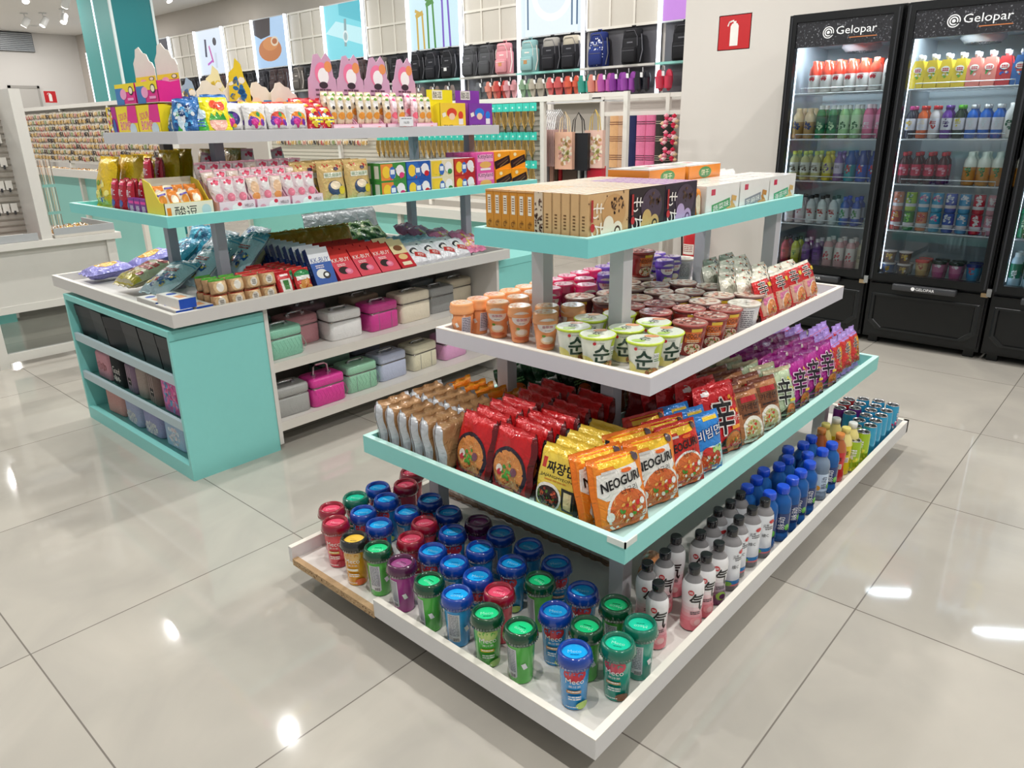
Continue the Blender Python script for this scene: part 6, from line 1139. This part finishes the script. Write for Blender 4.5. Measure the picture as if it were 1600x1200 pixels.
# ------------------------------------------------------------------ back wall: light boxes, panels, strips, shelves
YB_ = [3.53, 4.56, 5.57, 6.55, 7.56, 8.6, 9.6, 10.6, 11.65, 12.7, 13.75, 14.8, 15.9, 16.95, 18.0, 19.1, 20.2]
XW = 7.5; PZ0, PZ1 = 2.5, 3.26
def poster(kind, w, h):
    def art(a):
        bgc = {'pink': 'C98AE0', 'plate': 'DCEBF2', 'ribbon': 'CDEAF2', 'turq': '7FD6E2', 'bag': 'A8C8E8', 'brush': 'D8E4F4', 'watch': '3A3A44', 'lip': 'D8ECF8'}[kind]
        a.rect(0, 0, w, h, bgc)
        if kind == 'plate': a.rect(0, 0, w * .86, h, 'E8F4F8'); a.disc(.02, h * .1, w * .34, w * .34, 'F6FAFC', 28); a.disc(.02, h * .1, w * .25, w * .25, 'E4F0F6', 26); a.disc(.0, h * .22, w * .06, w * .06, '5A5A60', 12); [a.rect(x * w, 0, w * .025, h * .8, '4A6A8A') for x in (-.38, .34, .42)]; a.rect(-w * .3, h * .1, w * .06, h * .12, '1E3A6A', .5)
        if kind == 'ribbon':
            for x, c, hh in ((-.3, 'C9A84A', .6), (-.08, '4A8A3A', .76), (.22, '7A5AC0', .82)):
                a.rect((x - .05) * w, -h * (.9 - hh) * .5 - h * .05, w * .035, h * hh, c); a.rect((x + .07) * w, -h * (.9 - hh) * .5 - h * .05, w * .035, h * hh, c, .04); a.rect(x * w, h * (hh - .5) - .02, w * .16, h * .07, c, .3); a.rect(x * w, h * (hh - .5), w * .18, h * .05, c, -.4)
        if kind == 'turq': a.polys([[(-w * .5, 0), (w * .5, -h * .3), (w * .5, 0), (-w * .2, h * .2)]], 'BFEAF0'); a.polys([[(-w * .1, h * .5), (w * .5, h * .5), (w * .5, h * .1), (-w * .1, h * .3)]], '5CBCCB'); a.rect(w * .03, -h * .03, w * .06, h * .5, '8AA4A8', -.1); a.disc(w * .03, -h * .1, w * .07, w * .09, 'DCE8E8'); a.disc(w * .03, -h * .1, w * .045, w * .06, '9AB4B8')
        if kind == 'bag': a.polys([[(-w * .5, h * .5), (w * .05, h * .5), (0, h * .15), (-w * .3, h * .1), (-w * .5, h * .2)]], '2E2428'); a.disc(-w * .05, -h * .14, w * .36, h * .24, 'B8703A', 20); a.disc(-w * .02, -h * .02, w * .24, h * .14, 'C98448', 16); a.disc(w * .12, h * .02, w * .12, h * .1, 'D8C8B0', 12); a.disc(w * .12, h * .02, w * .08, h * .06, 'A8602E', 12)
        if kind == 'brush': a.rect(-w * .18, h * .1, w * .07, h * .4, '24284A', -.12); a.disc(w * .18, h * .22, w * .07, h * .09, '2A2A3A'); a.rect(w * .0, -h * .05, w * .05, h * .4, 'C05AA8', .3); a.rect(w * .16, -h * .2, w * .08, h * .34, 'C8D4E4', -.05); a.rect(-w * .08, -h * .24, w * .2, h * .05, 'B85AC0', .3)
        if kind == 'watch': a.polys([[(-w * .5, -h * .5), (w * .1, -h * .5), (w * .14, h * .2), (-w * .1, h * .5), (-w * .5, h * .5)]], 'A8B8D8'); a.disc(w * .05, -h * .08, w * .14, w * .14, 'E8ECF4'); a.rect(w * .02, -h * .28, w * .08, h * .3, 'D0D8E4', .2); a.blobs(-w * .2, h * .1, w * .2, h * .3, 24, ['6A7AA8', 'E0E8F4', '4A4A68'], .03, random.Random(5))
        if kind == 'lip': a.rect(-w * .1, 0, w * .1, h * .5, '22345A', .1); a.rect(-w * .1, h * .22, w * .09, h * .16, 'C83A5A', .1); a.rect(w * .2, h * .08, w * .1, h * .26, 'B8304A', .1)
        if kind == 'pink': a.disc(0, h * .1, w * .2, w * .2, 'E0B0F0'); a.disc(0, h * .1, w * .17, w * .17, 'C98AE0')
    return art
kinds_ = {0: 'pink', 2: 'plate', 4: 'ribbon', 6: 'turq', 8: 'bag', 10: 'brush', 12: 'watch', 14: 'lip'}
PL = {'pink': 'violet-pink picture, partly behind the white wall', 'plate': 'white plate and cutlery picture', 'ribbon': 'three tied ribbons', 'turq': 'wrist watch on turquoise cloth', 'bag': 'tan leather bag picture', 'brush': 'cosmetic brushes picture', 'watch': 'dark watch picture beside the teal column', 'lip': 'lipstick picture left of the teal column'}
for i in range(16):
    ya, yb = YB_[i], YB_[i + 1]; w = yb - ya - .05; h = PZ1 - PZ0; y = (ya + yb) / 2
    if i in kinds_:
        t = thing('light_box', 'lit wall light box with ' + PL[kinds_[i]], 'light box', (XW, y, PZ0 + h / 2), group='lit light boxes')
        b = MB(); b.box(0, -w / 2 - .015, -h / 2 - .015, .09, w / 2 + .015, h / 2 + .015, 'C9CCCE'); b.build('frame', LACQ, t)
        b = MB(); a = Art(b, flat(-.001, 0, 0, (0, -1, 0), (0, 0, 1), (-1, 0, 0)), u0=-w / 2, u1=w / 2, v0=-h / 2, v1=h / 2); poster(kinds_[i], w, h)(a); b.build('poster', GLOW, t)
    else:
        b = MB(); b.box(.03, -w / 2, -h / 2, .09, w / 2, h / 2, 'C3BDB2')
        for k in range(4): b.box(.015, -w / 2 + k * w / 3 - .012, -h / 2, .03, -w / 2 + k * w / 3 + .012, h / 2, 'D8D3C8')
        for k in range(3): b.box(.014, -w / 2, -h / 2 + k * h / 2 - .014, .03, w / 2, -h / 2 + k * h / 2 + .014, 'D8D3C8')
        o = b.build('wall_panel', LACQ); o.location = (XW, y, PZ0 + h / 2); tag(o, f'beige gridded panel high on the back wall, {nth(i // 2)} from the white wall', 'wall panel', 'gridded wall panels')
    b = MB(); b.box(.0, -w / 2 - .02, -.012, .148, w / 2 + .02, .012, '8FD0C6' if i in (0, 2, 4) else 'C9C6C0'); o = b.build('wall_shelf', LACQ); o.location = (XW - .08, y, 2.085)
    tag(o, f'narrow backpack shelf on the back wall, {nth(i)} bay from the white wall', 'shelf', 'backpack shelves')
    b = MB(); b.box(0, -w / 2, 0, .02, w / 2, .72, '57565A'); o = b.build('bay_back', LACQ); o.location = (XW + .07, y, 1.77); tag(o, f'grey slatted backing behind the backpacks, {nth(i)} bay from the white wall', 'wall panel', 'grey bay backings')
for i, y in enumerate(YB_[1:]):
    b = MB(); b.box(-.01, -.014, 0, .03, .014, 1.5, 'F4F8FF'); o = b.build('light_strip', mat('led_strip', .4, emit='EEF4FF', es=2.6)); o.location = (XW - .03, y, 1.77)
    tag(o, f'vertical white light strip on the back wall, {nth(i)} from the white wall', 'light strip', 'vertical wall light strips')
b = MB(); b.box(7.42, 3.5, 1.72, 7.6, 20.6, 1.76, 'D0CBC2'); struct('trim_1', b, LACQ)
# backpacks
def backpack(c, c2=None, dots=None, tag_=None):
    def f():
        o = root('backpack'); b = MB(); b.rbox(-.14, -.08, 0, .14, .06, .30, .06, c); b.rbox(-.125, -.07, .27, .125, .05, .40, .055, c2 or c)
        if dots: a = Art(b, flat(0, -.08, .17, (1, 0, 0), (0, 0, 1), (0, -1, 0))); a.blobs(0, 0, .11, .16, 110, dots, .011, random.Random(3))
        lt = '6A6A70' if c[0] in '1234' else 'F0E4DC'
        b.tube([(-.11, -.082, .2), (-.105, -.083, .3), (-.06, -.078, .37), (.06, -.078, .37), (.105, -.083, .3), (.11, -.082, .2)], .0035, lt, seg=4); b.tube([(-.13, -.05, .02), (-.15, -.03, .15), (-.13, -.03, .33)], .008, lt, seg=5); b.tube([(.13, -.05, .02), (.15, -.03, .15), (.13, -.03, .33)], .008, lt, seg=5); b.box(-.04, -.0825, .235, .04, -.079, .25, lt)
        b.build('bag_body', FABRIC, o); b = MB(); b.rbox(-.1, -.115, .02, .1, -.075, .19, .03, c); b.tube([(-.085, -.116, .15), (.085, -.116, .15)], .003, lt, seg=4); 
        if tag_: b.box(-.03, -.1175, .1, .03, -.1145, .145, tag_)
        b.build('front_pocket', FABRIC, o); b = MB(); b.tube([(-.03, 0, .39), (-.025, 0, .43), (.025, 0, .43), (.03, 0, .39)], .008, c); b.build('top_handle', FABRIC, o); return o
    return f
BP = [(4.25, '18181C', None, None, None, 'black backpack with small front logo, partly behind the white wall'), (5.33, '1E2E6E', None, ['E8E8F0', 'C8D0E8', '3A5AA8'], None, 'navy backpack with white floral pattern'), (4.88, '1A1A1E', None, None, None, 'black backpack with a hanging charm'), (6.36, '8FB9BA', None, None, 'B98A5A', 'pale turquoise backpack with tan patch'), (6.02, '1C1C22', 'A8A49E', None, None, 'black backpack with grey top'), (5.72, '1C1C22', 'C2BAA8', None, None, 'black backpack with beige top'),
      (6.78, 'D8929A', None, None, 'C98A5A', 'pink backpack with tan patch'), (7.08, '4A4B4E', None, None, None, 'dark grey backpack, right of two'), (7.38, '4A4B4E', None, None, None, 'dark grey backpack, left of two'), (7.78, '1A1B20', None, None, 'D8D8D8', 'black backpack under the ribbon picture, right of three'), (8.1, '1C1D24', None, None, None, 'black backpack under the ribbon picture, middle of three'), (8.42, '16171C', None, None, None, 'black backpack under the ribbon picture, left of three')]
ys = [8.85 + .36 * k for k in range(31)]
for y, c, c2, dots, tg, l in BP: Kind(backpack(c, c2, dots, tg)).put((7.48, y, 2.099), (0, 0, FX), l, 'backpack', 'backpacks on the back wall', .9)
g_ = random.Random(8); DK = [Kind(backpack(c)) for c in ('1A1A1E', '35343A', '4A3A3A', '6A6460')]; DN = ['black', 'charcoal', 'dark brown', 'grey-brown']
for k, y in enumerate(ys):
    if min(abs(y - q) for q in YB_) < .1: y += .1
    j = (k * 7 + k // 3) % 4; DK[j].put((7.47, y, 2.1), (0, 0, FX), f'{DN[j]} backpack left of the ribbon picture, {nth(k)} in the row from the right', 'backpack', 'dark backpacks further left', .88)
def slip(c, clog=False):
    def f():
        o = root('slipper_pair')
        for s in (-1, 1):
            b = MB(); n = 14; P = [(.038 * math.cos(t) * (1 + .12 * math.sin(t)), .1 * math.sin(t)) for t in [2 * PI * q / n for q in range(n)]]
            b.prism(P, -.012, .008, c, axis='y'); V = []
            for j in range(6):
                t = PI * j / 5
                for z_ in (-.01, .05) if not clog else (-.07, .04): V.append((.04 * math.cos(t), -.012 - .045 * math.sin(t), z_))
            b.add(V, [(2 * j, 2 * j + 2, 2 * j + 3, 2 * j + 1) for j in range(5)], hx(c), 0, True)
            q = b.build('slipper', GLOSSP, o); q.location = (s * .042, s * .012, 0); q.rotation_euler = (0, s * .06, PI * 0)
        b = MB(); b.tube([(0, .0, .09), (0, 0, .13)], .004, 'E8E8E8'); b.box(-.015, -.03, .04, .015, -.028, .085, 'EEEEEE'); b.build('hanger', LACQ, o)
        return o
    return f
SL = [(4.43, 'D8405A', 1, 'crimson'), (4.70, '22242E', 1, 'black'), (4.88, '9A4AA8', 1, 'violet'), (5.03, '8A3A9A', 1, 'purple'), (5.19, 'B85AA8', 1, 'magenta'), (5.33, 'D88A7A', 1, 'salmon'), (5.47, '3A9A8A', 1, 'teal'), (5.66, 'D8604A', 0, 'coral red'), (5.80, 'C85A5A', 0, 'dusty red'), (5.94, 'D86A6A', 0, 'rose'), (6.08, 'B0A89A', 0, 'beige'), (6.22, 'B8B0A0', 0, 'greige'), (6.38, '8AA88A', 0, 'sage green'), (6.64, 'D89AA0', 0, 'pale pink'), (6.8, 'C8504A', 0, 'red'), (6.96, 'D88A7A', 0, 'peach'), (7.14, '6A6E74', 0, 'grey')]
for i, (y, c, cl, n) in enumerate(SL): Kind(slip(c, cl)).put((7.42, y, 1.915), (.1, 0, FX), f'{n} slippers hanging under the backpacks, {nth(i)} pair from the white wall', 'slippers', 'slippers hanging on the back wall', 1.1)
GS = Kind(slip('8A7A74'))
for k in range(10): GS.put((7.42, 7.75 + .3 * k, 1.915), (.1, 0, FX), f'grey-brown slippers left of the grey pair, {nth(k)} from the right', 'slippers', 'slippers further left')
# teal column with a light strip
b = MB(); xc, yc = 4.6, 11.32; b.box(xc, yc, 0, xc + .57, yc + 1.09, CEIL, '0F6F74'); b.box(xc - .012, yc - .012, 0, xc + .02, yc + .02, CEIL, 'C9D4D4'); b.box(xc + .55, yc - .012, 0, xc + .582, yc + .02, CEIL, 'C9D4D4'); b.box(xc - .006, yc + .02, 0, xc, yc + 1.09, CEIL, '3A9A98'); o = b.build('column', LACQ); o['kind'] = 'structure'
b = MB(); b.box(-.008, -.012, 0, .0, .012, CEIL, 'F4F8FF'); o = b.build('light_strip', MATS['led_strip']); o.location = (xc - .006, yc + .55, 0); tag(o, 'tall white light strip on the side of the teal column', 'light strip')
# ------------------------------------------------------------------ accessory racks
def rack(x, y0, y1, ztop, ztray, label, base='8FD0C6', overhang=0, n=3):
    t = thing('accessory_rack', label, 'display rack', (x, (y0 + y1) / 2, 0)); L_ = (y1 - y0) / 2
    b = MB()
    for k in range(n + 1): q = -L_ + 2 * L_ * k / n; b.box(-.02, q - .02, ztray - .05, .02, q + .02, ztop, 'DCD8D0')
    b.box(-.022, -L_ - overhang, ztop - .02, .022, L_, ztop + .02, 'E4E0D8'); b.box(-.02, -L_, ztray + .0, .02, L_, ztray + .03, 'DCD8D0'); b.build('frame', LACQ, t)
    b = MB(); b.box(.022, -L_, ztray, .03, L_, ztop - .02, 'D8D0C2')
    for k in range(int((ztop - ztray) / .04)): b.box(.014, -L_, ztray + .02 + k * .04, .022, L_, ztray + .028 + k * .04, 'A59E92')
    b.build('slat_board', LACQ, t)
    b = MB(); b.box(-.45, -L_, ztray - .1, .0, L_, ztray - .06, 'D4CEC4'); b.box(-.46, -L_, ztray - .1, -.44, L_, ztray - .02, 'D8D4CC'); b.build('jewellery_tray', LACQ, t)
    b = MB(); b.box(-.38, -L_ + .05, .08, -.02, L_ - .05, ztray - .1, base)
    for k in range(n + 1): q = -L_ + .03 + (2 * L_ - .06) * k / n; b.box(-.42, q - .025, 0, -.38, q + .025, ztray - .1, 'D4CEC4')
    b.build('base_cabinet', BOARD, t); return t
rack(3.3, 7.2, 11.4, 1.78, 1.16, 'long white earring rack on a teal base behind the left stand', n=3)
g_ = random.Random(12)
EC = []
for c, cc in enumerate(('C9A050', 'B8404A', '3A3A40', 'D8B070', 'C98A8A', '8A9A6A')):
    def f(cc=cc):
        b = MB(); b.box(-.048, 0, -.022, .048, .002, .026, 'EAE2D2'); a = Art(b, flat(0, 0, 0, (1, 0, 0), (0, 0, 1), (0, -1, 0)))
        gg = random.Random(cc)
        for s in range(-5, 6): q = gg.uniform(.012, .042); x_ = s * .0088; b.box(x_ - .003, -.007, -.004 - q, x_ + gg.uniform(.001, .004), -.001, -.004 + gg.uniform(0, .012), gg.choice([cc, cc, '4A342A', 'D8B884', 'F0E8D8', cc]))
        b.box(-.05, -.006, .026, .05, .0, .031, '5E564E')
        return b.build('earring_card', PRINT)
    EC.append(Kind(f))
cw = ['gold', 'red', 'black', 'honey', 'rose', 'olive']
for r in range(8):
    for k in range(36):
        j = g_.choice([0, 0, 0, 3, 3, 1, 2, 4, 5]); y = 11.3 - k * .113 + g_.uniform(-.008, .008)
        EC[j].put((3.276, y, 1.70 - r * .067 + g_.uniform(-.006, .004)), (0, 0, FX), f'{cw[j]} earrings on cream card, {nth(r)} row down, {nth(k)} from left', 'earring card', 'earring cards on the long rack')
def pile(name, label, x0, y0, x1, y1, z, n, cols, sz, seed):
    g = random.Random(seed); b = MB()
    for k in range(n):
        x, y = g.uniform(x0, x1), g.uniform(y0, y1); s = sz * g.uniform(.6, 1.5); a = g.random() * 3; h = g.uniform(.002, .02); c, q = math.cos(a) * s, math.sin(a) * s; cc = hx(g.choice(cols))
        b.add([(x - c, y - q, z), (x + q * .4, y - c * .4, z), (x + c, y + q, z), (x - q * .4, y + c * .4, z), (x, y, z + h)], [(0, 1, 4), (1, 2, 4), (2, 3, 4), (3, 0, 4)], cc)
    return tag(b.build(name, METAL if 'gold' in label else PRINT), label, 'jewellery', None, 'stuff')
pile('loose_jewellery', 'heap of gold and pearl jewellery in the tray of the long rack', 2.9, 7.3, 3.22, 11.3, 1.102, 1800, ['E0B88A', 'F0E0C0', 'D8A060', 'F4EEE0', 'C98A5A'], .016, 3)
# gold necklace rack
rack(5.0, 4.12, 8.4, 1.69, .82, 'white necklace rack with teal cards behind the stands', overhang=.48, n=3)
def neck():
    o = root('necklace'); b = MB(); b.box(-.036, -.002, -.02, .036, .002, .045, '3CC8B4'); a = Art(b, flat(0, -.002, .01, (1, 0, 0), (0, 0, 1), (0, -1, 0))); a.disc(0, 0, .01, .008, 'C8F0E8'); b.build('header_card', PRINT, o)
    b = MB()
    for k in range(7):
        w_ = .006 + .0045 * k; L_ = .19 - .004 * k; b.tube([(-w_ * .6, -.004 - .003 * k, -.02), (-w_, -.004 - .003 * k, -L_ * .6), (0, -.006 - .003 * k, -L_), (w_, -.004 - .003 * k, -L_ * .6), (w_ * .6, -.004 - .003 * k, -.02)], .0026, ('D8B46A', 'E8D090', 'B8904A')[k % 3], seg=4)
    b.build('chain', mat('gold', .3, metal=.8), o); return o
NKK = Kind(neck)
for r, z in enumerate((1.62, 1.39, 1.16)):
    for k in range(28 if r < 2 else 14): NKK.put((4.965, 4.20 + k * .076, z), (0, 0, FX + g_.uniform(-.02, .02)), f'gold necklace on a teal card, {("top", "middle", "bottom")[r]} row, {nth(k)} from the right', 'necklace', 'gold necklaces on teal cards')
for k in range(16):
    EC[k % 6].put((4.97, 6.5 + k * .11, 1.36), (0, 0, FX), f'small earring card on the necklace rack, {nth(k)} from right', 'earring card', 'earring cards on the necklace rack')
# gift bags
def gbag(w, d, h, c, art=None, hc='2A2A2A'):
    def f():
        o = root('gift_bag'); b = MB(); b.box(-w / 2, -d / 2, 0, w / 2, d / 2, h, c)
        if art: art(Art(b, flat(0, -d / 2, h / 2, (1, 0, 0), (0, 0, 1), (0, -1, 0)), u0=-w / 2, u1=w / 2, v0=-h / 2, v1=h / 2), w, h)
        b.build('paper_bag', PRINT, o); b = MB()
        for s in (-1, 1): b.tube([(-w * .25, s * d * .45, h - .01), (-w * .2, s * d * .3, h + .1), (0, 0, h + .16), (w * .2, s * d * .3, h + .1), (w * .25, s * d * .45, h - .01)], .004, hc, seg=5)
        b.build('rope_handle', FABRIC, o); return o
    return Kind(f)
flo = lambda a, w, h: (a.blobs(w * .1, 0, w * .36, h * .4, 60, ['E8D8C0', 'B88A5A', 'D8A090', 'A8A05A', 'F0E0D0', 'C8B87A'], .018, random.Random(3)),)
rackx = 5.38
t = thing('bag_rack', 'white metal rail holding hanging gift bags right of the necklaces', 'display rack', (rackx + .1, 4.0, 0)); b = MB(); b.box(-.017, -.36, 1.703, .017, .41, 1.737, 'E0DCD4'); b.box(-.02, -.4, 0, .02, -.36, 1.74, 'E0DCD4'); b.box(-.02, .41, 0, .02, .45, 1.74, 'E0DCD4'); b.box(-.02, -.36, .86, .02, .41, .9, 'E0DCD4'); b.box(-.3, -.38, .82, .2, .43, .86, 'D8D4CC')
for z in (1.66,): b.box(-.3, -.36, z, -.02, -.35, z + .01, 'C9C9C9'); b.box(-.3, .36, z, -.02, .37, z + .01, 'C9C9C9'); b.box(-.3, -.36, z, -.29, .37, z + .01, 'C9C9C9')
b.build('rail_frame', LACQ, t)
ls = gbag(.012, .2, .3, 'D8B8AC', None, 'E0B0C8'); sdl = gbag(.012, .2, .3, 'C8A49E', None, 'E8E8E8')
for k in range(14): (ls if k < 4 else sdl).put((rackx - .16, 4.40 - k * .022, 1.15), (0, 0, FX), f'flat pinkish striped gift bag seen edge-on, {nth(k)} from the left', 'gift bag', 'flat striped gift bags')
for i, (y, c, ar, hc, l, z) in enumerate(((4.0, 'E6B49A', flo, 'E0C8A0', 'floral peach gift bag hanging in front', 1.13), (3.9, '1C1C20', None, '161616', 'black gridded gift bag between two floral bags', 1.12), (3.77, 'E0B8A8', flo, 'D8B85A', 'floral peach gift bag behind the black bag', 1.14))): gbag(.17 if ar else .21, .05, .3, c, ar, hc).put((rackx - .24 + .055 * i, y, z), (0, 0, FX + .1), l, 'gift bag', 'hanging gift bags')
for i, (y, w, c, l) in enumerate(((4.33, .03, '8A1E2A', 'dark red'), (4.28, .03, '8A8A90', 'grey'), (4.235, .04, 'D8A898', 'dusty pink'), (4.185, .03, '5A4A3A', 'dark olive'), (4.14, .03, 'B8202A', 'red-topped'), (4.035, .15, '6E5A50', 'wide brown'), (3.935, .02, 'E8E4E0', 'thin white'), (3.90, .02, '1A1A1E', 'thin black'), (3.865, .02, 'B8B8BC', 'thin silver'), (3.77, .15, 'C81E34', 'bright red'))):
    gbag(w, .06, .29, c, None, 'B0A8A0').put((rackx - .1, y, .864), (0, 0, FX), f'{l} paper gift bag standing on the lower shelf of the bag rail', 'gift bag', 'gift bags on the lower shelf')
# scarves
def scarf(c, st):
    def f():
        o = root('scarf'); b = MB(); P = []; n = 12
        for k in range(n): a_ = 2 * PI * k / n; P.append((.055 * math.cos(a_), .02 * math.sin(a_)))
        b.prism([(x, y) for x, y in P], 0, .5, c, axis='z')
        if st:
            a = Art(b, lambda u, v, o_: (u, -math.sqrt(max(0, .02 ** 2 * (1 - (u / .056) ** 2))) - o_ - .002, v), .012, 0)
            for z in (.08, .1, .12, .26, .28, .3, .42, .44): a.rect(0, z, .105, .006, st)
        b.build('folded_cloth', FABRIC, o); b = MB()
        for k in range(9): b.tube([(-.048 + k * .012, 0, 0), (-.048 + k * .012, .003, -.04)], .002, c, seg=4)
        b.build('fringe', FABRIC, o); return o
    return Kind(f)
for i, (y, c, st, l) in enumerate(((4.50, 'D8A878', '7A4A3A', 'tan scarf with brown stripes'), (4.40, 'C8A080', '6A4A40', 'light brown striped scarf'), (4.29, '1E2450', None, 'navy blue scarf'), (4.18, 'E07AA0', '4A2A3A', 'pink scarf with dark stripes'), (4.07, 'D87098', '4A2A3A', 'second pink striped scarf'), (3.96, '2E2C28', 'A8A090', 'black scarf with beige bands'), (3.87, '34322C', 'A8A090', 'black and beige scarf behind the first one'))):
    scarf(c, st).put((6.6, y, 1.06), (0, 0, FX), l + ' hanging left of the white wall', 'scarf', 'hanging scarves')
t = thing('scarf_rail', 'white wall rail from which the scarves hang', 'display rack', (6.66, 4.2, 0)); b = MB(); b.box(-.015, -.6, 1.56, .015, .5, 1.6, 'E0DCD4'); b.box(-.015, -.6, 1.72, .015, .5, 1.76, 'E0DCD4'); b.box(-.02, -.3, 0, .02, -.26, 1.76, 'E0DCD4'); b.box(-.02, .46, 0, .02, .5, 1.76, 'E0DCD4'); b.box(.1, -.7, 0, .12, .6, 1.7, 'C9C0B8')
for k in range(5): b.box(-.17, -.404, 1.5 - k * .15, .1, -.396, 1.508 - k * .15, 'C9C9C9')
b.build('rail_frame', LACQ, t)
def hairb():
    b = MB(); g = random.Random(4)
    for k in range(16):
        x, z = g.uniform(-.08, .08), g.uniform(-.05, .05); c = hx(g.choice(['D8305A', 'F0A0B0', 'C81E40', 'F0D0D0', 'E86A8A', 'E8C8A0'])); b.lathe([(.004, -.02, c), (.028, 0, c), (.004, .02, c)], 7, c=(x, g.uniform(-.03, 0), z))
    return b.build('hair_bows', FABRIC)
HB = Kind(hairb)
for k in range(5): HB.put((6.5, 3.80, 1.5 - k * .15), (0, 0, FX), f'bunch of pink and red hair bows beside the white wall, {nth(k)} from top', 'hair bows', 'bunches of hair bows')
# ------------------------------------------------------------------ white jewellery table at the far left
t = thing('display_table', 'white jewellery table with mirror-backed open base at the left edge', 'display table', (0, 0, 0))
Wt = 'D6D3CC'
b = MB(); b.box(1.17, 5.68, .775, 2.1, 6.5, .82, Wt); b.build('table_top', BOARD, t)
b = MB(); b.box(1.22, 5.72, .40, 2.0, 5.74, .775, 'D0CDC6'); b.box(1.95, 5.74, .4, 1.97, 6.45, .775, 'C9C6BF'); b.build('front_panel', BOARD, t)
for x, y in ((1.18, 5.70), (2.0, 5.70), (1.18, 6.42), (2.0, 6.42)): b = MB(); b.box(x, y, 0, x + .06, y + .06, .775, Wt); b.build('leg', BOARD, t)
b = MB(); b.box(1.24, 5.71, .36, 2.0, 5.75, .41, Wt); b.box(1.24, 5.71, .03, 2.0, 5.75, .09, Wt); b.build('rail', BOARD, t)
b = MB(); b.box(1.24, 5.735, .09, 2.0, 5.74, .36, 'AEB2B0'); b.build('mirror', mat('mirror', .03, metal=1, noise=0), t)
b = MB(); b.box(1.68, 5.7, .822, 2.07, 6.3, .84, 'C9C4BA'); b.box(1.68, 5.7, .84, 2.07, 5.71, .885, 'A9ABAC'); b.box(2.06, 5.71, .84, 2.07, 6.3, .885, 'A9ABAC'); b.box(1.2, 5.7, .822, 1.58, 5.71, .87, 'A9ABAC'); b.box(1.2, 5.71, .822, 1.58, 5.98, .83, 'C9C4BA'); b.build('tray', BOARD, t)
b = MB(); b.box(1.60, 5.70, .82, 1.665, 6.1, 1.77, 'D2CFC8'); b.build('side_panel', BOARD, t)
b = MB(); b.box(1.15, 6.0, .84, 1.6, 6.02, 1.74, 'B9B2A8')
for k in range(22): b.box(1.15, 5.99, .86 + k * .04, 1.6, 6.0, .868 + k * .04, '8E877C')
b.build('slat_board', LACQ, t)
pile('loose_jewellery', 'gold and silver jewellery heaped in the grey tray of the white table', 1.7, 5.72, 2.05, 6.28, .841, 420, ['E0B070', 'F0E8D8', 'D8A050', 'F4F0E8'], .014, 5)
pile('loose_hair_clips', 'pink and red hair clips lying at the left end of the white table', 1.25, 5.73, 1.57, 5.95, .8305, 120, ['E88A9A', 'D8302A', 'F0C0C8', 'F0E0E0'], .016, 6)
WC = Kind(lambda: (lambda b: (b.box(-.02, 0, -.03, .02, .002, .03, 'E6E2DA'), b.box(-.006, -.004, -.045, .006, 0, -.02, '3A3A3C'), b.build('jewellery_card', PRINT))[-1])(MB()))
for r in range(5):
    for k in range(8): WC.put((1.22 + k * .048, 5.986, 1.62 - r * .15), (0, 0, 0), f'white jewellery card on the table rack, {nth(r)} row down, {nth(k)} from left', 'jewellery card', 'white jewellery cards')
CHN = Kind(lambda: (lambda b: ([b.tube([(-.05 + q * .012, 0, 0), (-.05 + q * .012, -.005, -.16)], .003, ('C9A080', 'E8D8C8', '8A7A6A')[q % 3], seg=4) for q in range(9)], b.build('bead_strings', PRINT))[-1])(MB()))
for k in range(3): CHN.put((1.73 + .0 * k, 5.80, 1.33 - k * .18), (0, 0, 0), f'bundle of bead strings hanging beside the white side panel, {("top", "middle", "bottom")[k]} one', 'bead strings', 'bundles of bead strings')
